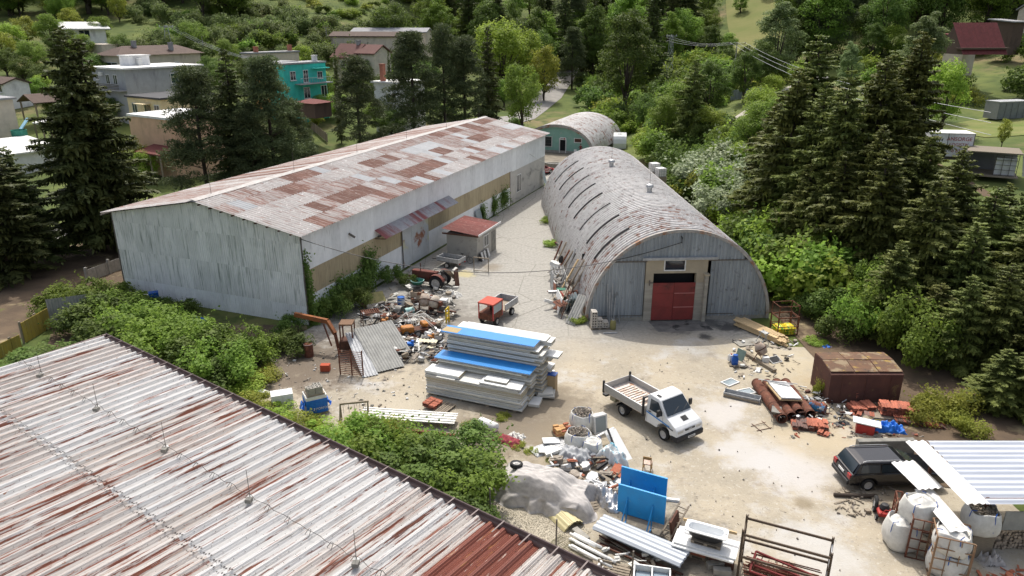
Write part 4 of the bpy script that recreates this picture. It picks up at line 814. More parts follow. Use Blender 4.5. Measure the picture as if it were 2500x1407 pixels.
MB().bx(3.7, 4.22, -1.0, 1.0, .32, .66).build('bumper', M['black'], tk, bevel=.08)
MB().box((4.13, 0, .92), (.06, .7, .09)).build('grille', M['black'], tk); text('lettering', 'IVECO', .09, M['vwhite'], tk, (4.165, 0, .92), (R_(90), 0, R_(90)))
pl = MB().box((4.24, .05, .5), (.02, .52, .12)).build('number_plate', M['white'], tk); MB().box((4.252, .05, .5), (.004, .4, .05)).build('plate_print', M['steeld'], pl)
MB().bar((3.32, -.5, 1.46), (3.12, .1, 1.7), .02).bar((3.32, .2, 1.46), (3.12, .75, 1.7), .02).build('wipers', M['black'], tk)
MB().bx(2.25, 2.5, -.7, -.55, 2.2, 2.24).build('roof_lamp', M['black'], tk)
MB().bx(-1.5, 3.3, -.4, -.28, .5, .68).bx(-1.5, 3.3, .28, .4, .5, .68).build('chassis', M['steeld'], tk)
MB().bx(-1.6, 1.66, -1.02, 1.02, .88, .96).build('bed_floor', mat('chipped_bed_floor', (.66, .62, .58), (.5, .42, .36), vs=3, stretch=(.6, 3, 1), rust=((.42, .2, .1), 2.0, .56, .66, (.5, 2, 1))), tk)
for yy in (-1.02, 1.02): MB().bx(-1.58, 1.64, yy - .02, yy + .02, .93, 1.36).build('side_board', M['alu'], tk); MB().bx(-1.58, 1.64, yy - .03, yy + .03, 1.36, 1.385).build('board_rim', M['vwhite'], tk)
MB().bx(-1.62, -1.58, -1.0, 1.0, .93, 1.36).build('tailboard', M['alu'], tk); MB().bx(1.62, 1.66, -1.0, 1.0, .93, 1.36).build('headboard', M['alu'], tk)
for x in (-1.6, 1.64):
    for yy in (-1.02, 1.02): MB().bx(x - .05, x + .05, yy - .05, yy + .05, .8, 1.56 if x < 0 else 1.95).build('post', M['black'], tk)
gr = MB().bx(1.61, 1.67, -1.0, 1.0, 1.88, 1.94).bx(1.61, 1.67, -.05, .0, 1.36, 1.9).bx(1.61, 1.67, .08, .13, 1.36, 1.9).bx(1.61, 1.67, -1, 1, 1.6, 1.63); gr.build('headrack', M['black'], tk)
for i in range(11):
    MB().box((-1.1 + i * .22, (.05 * (i % 3) - .1), 1.0), (.12, 1.5, .05)).build('slat', mat('cargo_slat%d' % i, (.7, .67, .63), (.5, .35, .25), vs=3, rnd=.1) if i < 1 else bpy.data.materials['cargo_slat0'], tk)
wheel(tk, 0, -.84, .36, .36, .36, 'hub'); wheel(tk, 0, .84, .36, .36, .36); wheel(tk, 3.15, -.86, .36, .36, .2); wheel(tk, 3.15, .86, .36, .36, .2)
MB().bx(-1.2, -.75, -.85, -.45, .45, .85).build('tool_box', mat('olive_box', (.3, .28, .2)), tk); MB().bx(-1.75, -1.45, -.95, .95, .55, .66).build('rear_bumper', M['black'], tk)
for sg in (-.84, .84):
    MB().grid(lambda u, v: (.46 * math.cos(math.pi * (.05 + .9 * u)), sg + (v - .5) * .42, .36 + .46 * math.sin(math.pi * (.05 + .9 * u))), 10, 1).build('mudguard', M['black'], tk)
# passenger cars
def car(name, label, loc, rz, col, L=4.5, W=1.75, H=1.45, estate=True, detail=True, rim='hub'):
    t = th(name, label, 'car', loc, rz); h = L / 2; wb = L * .29; wr = .32
    def arch(x): return [(x + .42, .28), (x + .38, .5), (x + .2, .66), (x, .7), (x - .2, .66), (x - .38, .5), (x - .42, .28)]
    pr = [(-h, .35), (-h - .02, .62), (-h + .06, .92)] + ([(-h + .3, .97)] if estate else [(-h + .5, .98)]) + [(h - 1.25, .98), (h - .45, .82), (h - .05, .7), (h + .03, .5), (h - .02, .3)] + arch(wb) + arch(-wb - .05)
    b = taper(MB().ext([(x, -W / 2, z) for x, z in pr], (0, W, 0)), .6, .06); b.build('body', col, t, bevel=.07)
    g = [(-h + .14, .92), (-h + .42, H - .05), (-h + .75, H), (h - 2.2, H), (h - 1.95, H - .06), (h - 1.15, .94)] if estate else [(-h + .6, .92), (-h + 1.15, H - .04), (-h + 1.4, H), (h - 2.3, H), (h - 2.1, H - .05), (h - 1.2, .94)]
    k = .24; b = taper(MB().ext([(x, -W / 2 * .97, z) for x, z in g], (0, W * .97, 0)), .9, k); b.build('cabin', col, t, bevel=.05)
    hw = lambda z: W / 2 * .97 * (1 - k * max(0, z - .9))
    for sg in (-1, 1):
        x0, x1 = g[0][0] + .3, g[-1][0] - .1; n = 3 if estate else 2; w1 = (x1 - x0) / n
        for i in range(n):
            a, c_ = x0 + i * w1 + .04, x0 + (i + 1) * w1 - .04; at_ = max(a, g[1][0] + .12); ct = min(c_, g[4][0])
            side(MB(), [(a, 1.0), (at_, H - .1), (ct, H - .1), (c_, 1.0)], W / 2 * .97, sg, .9, k, .01).build('side_window', gm, t)
    for (xa, za), (xb, zb), nm in ((g[0], g[1], 'rear_window'), (g[5], g[4], 'windscreen')):
        s = -1 if nm[0] == 'r' else 1; za, zb = za + .06, zb - .03
        P_ = [(xa + s * .02, -hw(za) + .1, za), (xa + s * .02, hw(za) - .1, za), (xb + s * .03, hw(zb) - .08, zb), (xb + s * .03, -hw(zb) + .08, zb)]
        if nm == 'rear_window': P_ = P_[::-1]
        MB().poly(P_).build(nm, gm, t)
    for sg in (-1, 1):
        MB().box((-h + .03, sg * (W / 2 - .2), .78), (.1, .26, .22)).build('tail_light', M['tail'], t); MB().box((h - .12, sg * (W / 2 - .28), .66), (.2, .36, .14)).build('headlight', M['lamp'], t)
        if detail and estate: MB().tube([(-h + .6, sg * (hw(H) - .06), H + .01), (-h + .75, sg * (hw(H) - .06), H + .07), (h - 2.3, sg * (hw(H) - .06), H + .07), (h - 2.15, sg * (hw(H) - .06), H + .01)], .02).build('roof_rail', M['steel'], t)
        for x in (wb, -wb - .05): wheel(t, x, sg * (W / 2 - .12), wr, wr, .22, rim)
    MB().box((-h - .03, 0, .45), (.12, W - .2, .2)).build('rear_bumper', M['black'] if name != 'red' else col, t, bevel=.03); MB().box((-h - .02, 0, .72), (.04, .5, .11)).build('number_plate', M['white'], t)
    return t
bp = G(2118, 1200); be = car('estate_car', 'black estate car parked tail out under the lean-to', (bp.x + 1.35, bp.y + .95, 0), 3, M['vblack'], 4.7, 1.78, 1.48)
rp = Vector((4.3, 106.6, 0)); rc_ = car('red_car', 'red hatchback with white lettering behind the warehouse corner', rp, 38, M['vred'], 4.1, 1.65, 1.4)
text('lettering', 'AKSD', .5, M['white'], rc_, (.55, -.86, .78), (R_(90), 0, 0)); MB().bx(.1, 1.0, -.868, -.862, .44, .54).build('sign_print', M['white'], rc_)
p = GT(1972, 208); car('parked_car', 'dark blue car parked on the lane under the poplar', p + Vector((0, 0, .08)), -118, M['vdark'], 4.3, 1.7, 1.45)
# caravan
cv = th('caravan', 'white touring caravan with a wide window beside the hut', 'caravan', (18.3, 125, .3), -8)
pr = [(-1.1, .35), (-1.12, 1.2), (-1.05, 1.8), (-.95, 2.35), (-.7, 2.55), (.7, 2.55)]
b = MB().ext([(-1.1, -.1, .4), (-1.1, -.25, 1.3), (-1.1, .0, 2.0), (-1.1, .35, 2.5), (-1.1, .9, 2.62), (-1.1, 4.2, 2.6), (-1.1, 4.4, .4)], (2.2, 0, 0)); b.build('body', M['vwhite'], cv, bevel=.06)
wn = MB().poly([(-.85, -.235, 1.25), (.85, -.235, 1.25), (.85, -.03, 1.85), (-.85, -.03, 1.85)]); wn.build('window', glassmat('lilac_glass', (.25, .27, .4)), cv)
for x in (-.3, .45): MB().bar((x, -.26, 1.25), (x, -.05, 1.85), .05).build('window_bar', M['white'], cv)
MB().bx(-.4, .2, 1.5, 2.1, 2.62, 2.7).build('roof_hatch', M['steel'], cv)
for x in (-1.0, 1.0): wheel(cv, x, 2.2, .3, .3, .2, rot=(0, 0, R_(90)))
MB().bx(-1.1, 1.1, .0, 4.2, .2, .4).build('chassis', M['steeld'], cv); MB().bar((0, 0, .35), (0, -1.1, .35), .08).build('drawbar', M['steeld'], cv)
# red tractor
tr_ = th('tractor', 'old red tractor buried among scrap by the warehouse', 'tractor', G(1062, 700), 160)
MB().bx(-.3, 2.0, -.28, .28, .75, 1.35).build('bonnet', mat('faded_tractor_red', (.17, .05, .038), (.1, .045, .035), vs=3), tr_, bevel=.06); MB().bx(-.9, 1.9, -.2, .2, .4, .8).build('gearbox', M['rustd'], tr_)
for sg in (-1, 1):
    wheel(tr_, -.5, sg * .75, .62, .62, .34, 'hub'); wheel(tr_, 1.55, sg * .62, .34, .34, .2)
    MB().grid(lambda u, v: (-.5 + .74 * math.cos(math.pi * (.1 + .8 * u)), sg * .75 + (v - .5) * .42, .62 + .74 * math.sin(math.pi * (.1 + .8 * u))), 10, 1).build('fender', bpy.data.materials['faded_tractor_red'], tr_)
MB().bx(-.75, -.3, -.25, .25, 1.1, 1.2).bx(-.8, -.72, -.25, .25, 1.2, 1.5).build('seat', M['black'], tr_); MB().cyl((.1, 0, 1.2), (-.1, 0, 1.6), .02, n=6).lathe([(.2, -.015), (.22, 0), (.2, .015), (.18, 0), (.2, -.015)], 16, (-.1, 0, 1.6), (-.3, 0, 1)).build('steering_wheel', M['black'], tr_)
MB().cyl((1.2, .15, 1.3), (1.2, .15, 2.0), .04, n=8).build('exhaust', M['rustd'], tr_)
# red cabbed carrier behind the panel stack
mc = th('small_carrier', 'small carrier with a red cab roof and grey drop-side bed', 'carrier', G(1198, 788), 62)
MB().box((0, 0, 1.72), (1.5, 1.35, .12)).build('cab_roof', mat('sun_faded_red', (.5, .1, .07), (.42, .09, .06), vs=3), mc, bevel=.04)
for x in (-.68, .68):
    for y in (-.6, .6): MB().bx(x - .035, x + .035, y - .035, y + .035, .5, 1.68).build('cab_post', M['vred'], mc)
MB().bx(-.7, .7, -.62, .62, .45, .95).build('cab_lower', M['rust'], mc); MB().bx(-.66, .66, -.6, -.58, .98, 1.6).build('windscreen', M['glassl'], mc); MB().bx(.2, .5, -.2, .2, .9, 1.3).build('seat', M['black'], mc)
MB().bx(.85, 2.9, -.75, .75, .7, .78).build('bed_floor', M['wood'], mc)
for y in (-.75, .75): MB().bx(.85, 2.9, y - .025, y + .025, .78, 1.25).build('drop_side', M['steel'], mc)
MB().bx(2.87, 2.92, -.75, .75, .78, 1.25).build('tailboard', M['steel'], mc)
for x, y in ((-.2, -.6), (-.2, .6), (2.1, -.65), (2.1, .65)): wheel(mc, x, y, .3, .3, .2)
b = th('bucket_load', 'blue plastic can lying in the bed of the red carrier', 'can', mc.matrix_basis @ Vector((1.5, .1, .78)), 30); MB().lathe([(.0, 0), (.2, 0), (.22, .3), (.12, .4), (.1, .5), (0, .5)], 12).build('can', M['bluedeep'], b)
# grey car trailer
ct = th('car_trailer', 'grey single-axle box trailer next to the small outbuilding', 'trailer', G(1102, 650), -28)
MB().bx(-1.15, 1.15, -.6, .6, .5, .56).build('floor', M['steeld'], ct)
for y in (-.6, .6): MB().bx(-1.15, 1.15, y - .02, y + .02, .56, .95).build('side_board', M['steel'], ct)
for x in (-1.15, 1.15): MB().bx(x - .02, x + .02, -.6, .6, .56, .95).build('end_board', M['steel'], ct)
for x in (-1.15, 0, 1.15):
    for y in (-.62, .62): MB().bx(x - .03, x + .03, y - .03, y + .03, .5, .97).build('stake', M['steel'], ct)
for y in (-.72, .72): wheel(ct, 0, y, .28, .28, .16)
MB().bar((-1.15, 0, .48), (-2.1, 0, .45), .07).build('drawbar', M['steeld'], ct)
for y in (-.45, .45): MB().box((1.18, y, .48), (.03, .2, .08)).build('tail_light', M['tail'], ct)
# person by the hut
def person(loc, rz):
    t = th('person', 'person in a dark red top and dark trousers standing outside the hut', 'person', loc, rz)
    me = bpy.data.meshes.new('body'); V = [(0, 0, .95), (0, 0, 1.15), (0, .01, 1.38), (0, .02, 1.5), (0, .0, 1.62), (.1, 0, .92), (.11, -.02, .5), (.12, .02, .09), (.12, -.13, .04), (-.1, 0, .92), (-.12, -.02, .5), (-.13, .02, .09), (-.13, -.13, .04), (.2, .02, 1.4), (.29, .03, 1.14), (.17, -.17, 1.04), (-.2, .02, 1.4), (-.29, .03, 1.14), (-.17, -.17, 1.04), (0, 0, 1.72)]
    E = [(0, 1), (1, 2), (2, 3), (3, 4), (4, 19), (0, 5), (5, 6), (6, 7), (7, 8), (0, 9), (9, 10), (10, 11), (11, 12), (2, 13), (13, 14), (14, 15), (2, 16), (16, 17), (17, 18)]
    me.from_pydata(V, E, []); o = bpy.data.objects.new('body', me); C.objects.link(o); o.parent = t
    rad = {0: (.16, .11), 1: (.16, .11), 2: (.17, .1), 3: (.06, .06), 4: (.09, .1), 19: (.075, .09), 5: (.09, .09), 6: (.065, .065), 7: (.045, .05), 8: (.045, .035), 9: (.09, .09), 10: (.065, .065), 11: (.045, .05), 12: (.045, .035), 13: (.065, .065), 14: (.045, .045), 15: (.035, .035), 16: (.065, .065), 17: (.045, .045), 18: (.035, .035)}
    md = o.modifiers.new('s', 'SKIN'); sv = me.skin_vertices[0].data
    for i, r in rad.items(): sv[i].radius = r
    sv[0].use_root = True; o.modifiers.new('d', 'SUBSURF').render_levels = 2; o.modifiers['d'].levels = 2
    m = bpy.data.materials.new('person_clothes'); m.use_nodes = True; N = m.node_tree.nodes; Lk = m.node_tree.links.new
    tc = N.new('ShaderNodeTexCoord'); sx = N.new('ShaderNodeSeparateXYZ'); Lk(tc.outputs['Object'], sx.inputs[0]); cr = N.new('ShaderNodeValToRGB'); cr.color_ramp.interpolation = 'CONSTANT'
    mp = N.new('ShaderNodeMath'); mp.operation = 'DIVIDE'; mp.inputs[1].default_value = 1.85; Lk(sx.outputs['Z'], mp.inputs[0]); Lk(mp.outputs[0], cr.inputs[0]); e = cr.color_ramp.elements
    e[0].position = 0; e[0].color = (.02, .02, .02, 1); e[1].position = .06; e[1].color = (.03, .035, .045, 1)
    for pz, cc in ((.53, (.16, .02, .02)), (.815, (.42, .26, .19)), (.955, (.05, .04, .03))): q = e.new(pz); q.color = (*cc, 1)
    Lk(cr.outputs[0], N['Principled BSDF'].inputs['Base Color']); me.materials.append(m)
    hr = MB().lathe([(.098, -.02), (.105, .03), (.09, .09), (.04, .125), (0, .13)], 12, (0, .012, 1.69)).build('hair', mat('dark_hair', (.05, .04, .03)), t, True)
    MB().lathe([(0, -.02), (.014, 0), (0, .02)], 6, (0, -.1, 1.645)).build('nose', mat('skin', (.42, .26, .19)), t)
    skin = bpy.data.materials['skin']
    for sg in (-1, 1):
        h = MB().box((sg * .14, -.205, 1.02), (.07, .08, .035))
        for f in range(4): h.tube([(sg * .14 + (f - 1.5) * .018, -.235, 1.02), (sg * .12 + (f - 1.5) * .017, -.275 - .008 * (f % 3), 1.012), (sg * .1 + (f - 1.5) * .016, -.3 - .006 * (f % 3), .995)], [.009, .0085, .007], 5)
        h.tube([(sg * .105, -.2, 1.03), (sg * .08, -.225, 1.04), (sg * .07, -.25, 1.035)], [.011, .01, .008], 5); h.build('hand', skin, t)
    return t
pp = AY(1417, 377, 117.0); person(Vector((pp.x, 117.0, 1.0)), 5)
def plastic_chair(loc, rz):
    t = th('plastic_chair', 'white plastic garden chair beside the standing person', 'chair', loc, rz); m = M['white']
    MB().box((0, 0, .43), (.46, .44, .04)).build('seat', m, t); MB().box((0, .23, .68), (.44, .04, .46), (-.15, 0, 0)).build('backrest', m, t)
    for x in (-.2, .2):
        for y in (-.2, .2): MB().bar((x, y, .43), (x * 1.15, y * 1.15, 0), .04).build('leg', m, t)
        MB().tube([(x * 1.15, -.2, .43), (x * 1.2, -.22, .64), (x * 1.2, .2, .66)], .02).build('armrest', m, t)
plastic_chair(Vector((AY(1405, 378, 116.8).x, 116.8, 1.0)), 10)
# ================================================================ YARD GOODS
Q = random.Random(17)
# ---- stack of sandwich panels
SX = G(1270, 1012); SR = -22.2
stm = Matrix.Translation(SX) @ Matrix.Rotation(R_(SR), 4, 'Z')
_pc = {}
def panel(x0, x1, y0, y1, z, th_=.1, top='panel', label=None, rz=0., edge='panelg'):
    w_, d = round(x1 - x0, 2), round(y1 - y0, 2); key = (w_, d, th_, top, edge)
    if key not in _pc:
        _pc[key] = (MB().bx(.02, w_ - .02, .02, d - .02, .012, th_ - .012).mesh('core', M['wool']), MB().bx(0, w_, 0, d, th_ - .012, th_).bx(0, w_, 0, .012, .02, th_ - .012).mesh('skin', M[top]), MB().bx(0, w_, 0, d, 0, .012).bx(0, w_, -.006, .006, .035, .05).bx(0, w_, -.006, .006, .07, .08).mesh('edge', M[edge]))
    t = th('sandwich_panel', label or 'long pale sandwich panel lying in the big panel stack', 'panel', stm @ Vector((x0, y0, z)), SR + rz, 'sandwich panels in the big stack')
    for m_ in _pc[key]: put(m_.name.split('.')[0], m_, t)
    return t
for k in range(4): 
    b = MB().bx(-5.6 + k * 1.7, -5.4 + k * 1.7, .1, 3.2, 0, .14); o = b.build('bearer', M['wood']); o.matrix_basis = stm; tag(o, ['bearer beam under the panel stack at its far left end', 'second bearer beam under the panel stack', 'third bearer beam under the panel stack', 'bearer beam under the panel stack near its right end'][k], 'beam')
z = .14
for k in range(11): panel(-6.1 + Q.choice([0, 0, .05]), 0 + Q.choice([0, .08, -.15]), 0 + Q.choice([0, .05, .1]), 1.15, z, .1, Q.choice(['panelg', 'panel']), edge=Q.choice(['panelg', 'panelg', 'wool'])); z += .113
zf = z
panel(-6.15, -3.9, .12, 1.1, zf + .02, .18, 'panel', 'thick white panel offcut on the low front stack'); panel(-5.3, -4.1, -.08, .35, zf + .004, .015, 'panel', 'thin loose white sheet sticking out of the front stack')
panel(-2.6, -.4, .1, 1.05, zf + .01, .1, 'panel', 'short white panel near the front of the stack'); panel(-2.4, -1.0, .35, .95, zf + .13, .1, 'panel', 'small cream foam panel on the low front stack', edge='wool'); panel(-.85, -.05, .05, 1.0, zf + .005, .1, 'panel', 'white panel end piece at the stack corner', rz=4)
z = .14
for k in range(18): panel(-5.9 + Q.choice([0, .1, .05]), -.1 + Q.choice([0, .2, -.3, .3]), 1.18 + Q.choice([0, .06, .12]), 2.18, z, .09, 'panelg' if k % 3 else 'panel', edge=Q.choice(['panelg', 'wool', 'wool'])); z += .102
zm = z; panel(-6.0, .18, 1.05, 2.2, zm, .09, 'blue', 'deep blue panel on the middle tier of the stack')
z = .14
for k in range(30): panel(-5.7 + Q.choice([0, .15, .05, 0]), .0 + Q.choice([0, .35, -.3, .25, .5]), 2.22 + Q.choice([0, .06, .14]), 3.3, z, .09, 'panelg' if k % 3 else 'panel', edge=Q.choice(['panelg', 'panelg', 'wool'])); z += .102
panel(-6.1, .0, 2.16, 3.2, z + .0, .11, 'blue', 'bright blue panel lying on top of the stack'); panel(-5.5, .35, 3.22, 4.1, z - .03, .12, 'panel', 'long white panel at the very top of the stack')
o = MB().bx(-6.08, -5.0, 2.25, 2.95, z + .112, z + .116).build('chipboard_offcut', mat('chipboard', (.42, .33, .18), (.34, .26, .14), vs=12)); o.matrix_basis = stm; tag(o, 'chipboard offcut on the end of the top blue panel', 'board')
zt = z; z = .14
for k in range(26): panel(-5.3 + Q.choice([0, .15]), .3 + Q.choice([0, .35, -.1]), 3.32, 4.15, z, .12, 'panel'); z += .122
panel(-.5, 1.2, 3.0, 3.9, 2.35, .12, 'panel', 'white panel jutting out of the right end of the stack'); panel(.25, 1.3, 2.0, 3.0, .12, .12, 'panelg', 'grey panel lying on the ground at the right end', rz=15); panel(.3, 1.2, 2.1, 3.0, .25, .1, 'panelg', 'upper grey panel on the ground at the right end', rz=22); panel(.1, .75, 1.0, 2.0, .02, .16, 'panel', 'white block panel leaning at the near right end', rz=8)
b = MB().bx(.3, 1.0, 3.2, 3.6, .02, 1.1); o = b.build('crate', mat('cardboard', (.4, .3, .18))); o.matrix_basis = stm; tag(o, 'upright brown crate behind the right end of the panel stack', 'crate'); o = MB().bx(.25, 1.0, 3.15, 3.65, 1.1, 1.16).build('lid_board', M['bluedeep']); o.matrix_basis = stm; tag(o, 'dark blue board on the brown crate', 'board')
# ---- tile helper
def tilemesh(l=.42, w_=.26):
    b = MB(); n = 4; pr = [(0, .0), (.06, .03), (.12, .03), (.16, .005), (.22, .005), (.26, .03)]; m = len(pr)
    b.v = [(x, y, z + dz) for dz in (0, .018) for y in (0, l) for x, z in pr]
    b.f = [(i, i + 1, m + i + 1, m + i)[::-1] for i in range(m - 1)] + [(2*m + i, 2*m + i + 1, 3*m + i + 1, 3*m + i) for i in range(m - 1)] + [(i, i + 1, 2*m + i + 1, 2*m + i) for i in range(m - 1)] + [(m + i + 1, m + i, 3*m + i, 3*m + i + 1) for i in range(m - 1)]
    return b.mesh('roof_tile', M['tile'])
TM = tilemesh()
def tiles(label, loc, rz, nx, ny, nz, tilt=0., dark=.15, lean=0., step=.07, jit=.02):
    t = th('tile_stack', label, 'tiles', loc, rz)
    for k in range(nz):
        for i in range(nx):
            for j in range(ny):
                if k == nz - 1 and Q.random() < .15 and nz > 1: continue
                put('roof_tile', TM, t, (i * .28 + Q.uniform(-jit, jit), j * .42 + Q.uniform(-jit, jit), k * step + .01), (tilt + Q.uniform(-.04, .04), lean + Q.uniform(-.04, .04), Q.uniform(-.06, .06)), m=M['tiled'] if Q.random() < dark else None)
    return t
def tilerow(label, loc, rz, n, tilt, dark=.1):
    "tiles standing in a leaning row"
    t = th('tile_row', label, 'tiles', loc, rz)
    for i in range(n): put('roof_tile', TM, t, (i * .075, Q.uniform(-.02, .02), .02), (R_(90), 0, R_(90) + Q.uniform(-.05, .05)) if tilt is None else (R_(tilt), 0, R_(90)), m=M['tiled'] if Q.random() < dark else None)
    return t
def pallet(label, loc, rz, w_=1.2, d=.8, tilt=None, grp=None):
    t = th('pallet', label, 'pallet', loc, rz, grp)
    if tilt: t.rotation_euler = (tilt[0], tilt[1], R_(rz))
    for i in range(6): MB().bx(-w_/2, w_/2, -d/2 + i * (d - .1) / 5, -d/2 + i * (d - .1) / 5 + .1, .12, .144).build('slat', M['wood'], t)
    for x in (-w_/2, -.07, w_/2 - .14): MB().bx(x, x + .14, -d/2, d/2, .022, .12).build('bearer', M['wood'], t)
    for y in (-d/2, -.05, d/2 - .1): MB().bx(-w_/2, w_/2, y, y + .1, 0, .022).build('bottom_board', M['wood'], t)
    return t
# ---- near the panel stack
p = G(1085, 1000); pallet('pallet under the roof tiles beside the panel stack', p, 60); tiles('flat pallet of pale and orange roof tiles beside the panel stack', Vector((p.x - .55, p.y - .3, .15)), 60, 3, 2, 5, step=.05, dark=.1)
wt = th('boiler_tank', 'white cylindrical boiler tank lying by the thicket', 'tank', G(1192, 1048), -38); MB().lathe([(.0, -.62), (.22, -.6), (.27, -.52), (.27, .52), (.22, .6), (0, .62)], 20, (0, 0, .28), (1, 0, 0)).build('tank', M['white'], wt, True); MB().cyl((.62, 0, .28), (.68, 0, .28), .05, n=8).build('pipe_end', M['steel'], wt)
def cloth(name, label, loc, rz, w_, d, h, m, seed, n=26, cat='sheet', fold=.12, shape=None):
    r = np.random.default_rng(seed); ph = r.uniform(0, 6.28, 8); fr = r.uniform(2.5, 9, 8)
    def fn(u, v):
        x, y = (u - .5) * w_, (v - .5) * d; e = min(u, 1 - u, v, 1 - v); hh = h * min(1, (e / .22)) ** .6 if shape is None else shape(x, y)
        z = hh + fold * sum(math.sin(fr[i] * (x * math.cos(ph[i]) + y * math.sin(ph[i])) / max(w_, d) * 4 + ph[i]) for i in range(8)) / 4 * (.35 + .65 * min(1, e * 6))
        z += fold * .45 * math.sin(17 * x / max(w_, d) * 3 + 4 * math.sin(5 * y + ph[1])) * math.sin(7 * y + ph[2] + 2 * x)
        s = 1 + .1 * math.sin(ph[0] + 9 * math.atan2(y, x)) * (1 if e < .1 else 0)
        return (x * s, y * s, max(.015, z))
    o = MB().grid(fn, n, n).build(name, m, None, True, loc, (0, 0, R_(rz))); return tag(o, label, cat)
cloth('red_sack', 'crumpled dark red sack next to the white tank', G(1240, 1078), -35, 1.5, .8, .18, mat('dark_red_cloth', (.28, .05, .06), (.2, .04, .05), vs=5), 3, cat='sack', fold=.08)
cloth('white_sheet', 'crumpled off-white sheet behind the dark red sack', G(1262, 1066), -30, .9, .5, .12, M['bag'], 4, cat='sheet', fold=.08)
# sheeted car with spare wheel
def carshape(x, y):
    ax, ay = abs(x), abs(y); sm = lambda a, b_, t: max(0, min(1, (t - b_) / (a - b_)))
    body = .8 * sm(2.05, 2.5, ax) ** .6; cab = .5 * sm(1.0, 1.65, abs(x + .25)); f = sm(.82, 1.3, ay) ** .55
    return max(.02, body * f + cab * sm(.6, 1.0, ay))
cc = G(1325, 1212); cl = cloth('car_cover', 'grey tarpaulin sheeted over a parked car with a wheel on top', (cc.x, cc.y, 0), -24, 5.2, 2.7, 1, M['grey_tarp'], 6, 64, 'tarpaulin', .07, carshape)
sw = th('spare_wheel', 'spare car wheel lying on the grey tarpaulin', 'wheel', cl.matrix_basis @ Vector((-1.4, .1, 1.3)), -24); sw.rotation_euler = (R_(90) - .12, 0, R_(-24)); wheel(sw, 0, 0, 0, .31, .2)
# beige corrugated sheet roll on the gravel
def rolled(name, label, a, b, w_, m, bow=.18, pitch=.16, amp=.03, trap=False, cat='metal sheets', lift=.0, n=1, dz=.03):
    a, b = Vector(a), Vector(b); d = b - a; L = d.length; t = th(name, label, cat, a, math.degrees(math.atan2(d.y, d.x)) - 90)
    for k in range(n):
        s = corr(w_, L, pitch, amp, trap, 4); s.v = [(x - w_/2, y, z + lift + k * dz + bow * (1 - (2 * (x / w_) - 1) ** 2) + (b.z - a.z) * y / L) for x, y, z in s.v]
        s.build('sheet', m, t, not trap, loc=(Q.uniform(-.06, .06) * (k > 0), Q.uniform(-.1, .1) * (k > 0), 0))
    return t
M['beigep'] = mat('beige_plastic_sheet', (.56, .5, .28), (.48, .42, .24), vs=2, rough=.5)
rolled('corrugated_bundle', 'bowed beige corrugated sheets lying on the gravel', G(1318, 1212), G(1402, 1292), 1.0, M['beigep'], .3, n=3)
pallet('weathered pallet leaning against the sheeted car', G(1440, 1250), 35, tilt=(.5, .25)); 
# aluminium foil waste beside the blue boards
cloth('foil_waste', 'crumpled silver foil heap between the pallet and blue boards', G(1470, 1215), -60, 2.4, .9, .45, M['foil'], 8, 40, 'foil', .22)
M['bluel'] = mat('bright_blue_paint', (.02, .29, .66), (.025, .25, .58), vs=2, rough=.45, spots=[((.1, .35, .6), 4, .64, .72)])
# blue boards on frames
for k, (u0, v0, u1, v1, hgt, lab) in enumerate(((1505, 1268, 1612, 1285, 1.55, 'nearer blue board standing on a tubular frame'), (1512, 1225, 1612, 1262, 1.6, 'farther blue board standing behind the nearer one'))):
    a, b = G(u0, v0), G(u1, v1); d = b - a; L = 2.15; t = th('blue_board', lab, 'board', a, math.degrees(math.atan2(d.y, d.x)) if k else -30)
    t.rotation_euler = (0, 0, R_(-27)); hgt -= .15; MB().bx(0, L, 0, .06, .45, .45 + hgt).build('board', M['bluel'], t, bevel=.01); MB().bx(0, L, -.01, .07, .45 + hgt, .47 + hgt).build('rim', mat('pale_blue_edge%d' % k, (.12, .4, .75)), t)
    for x in (.45, 1.6):
        MB().bar((x, -.03, .05), (x, -.03, 1.3), .05).bar((x, -.03, 1.2), (x - .05, -.75, .04), .05).bar((x, -.02, .06), (x, -.78, .04), .05).build('leg_frame', M['bluel'], t)
    MB().bar((.4, -.75, .05), (1.65, -.75, .05), .05).build('foot_bar', M['bluel'], t)
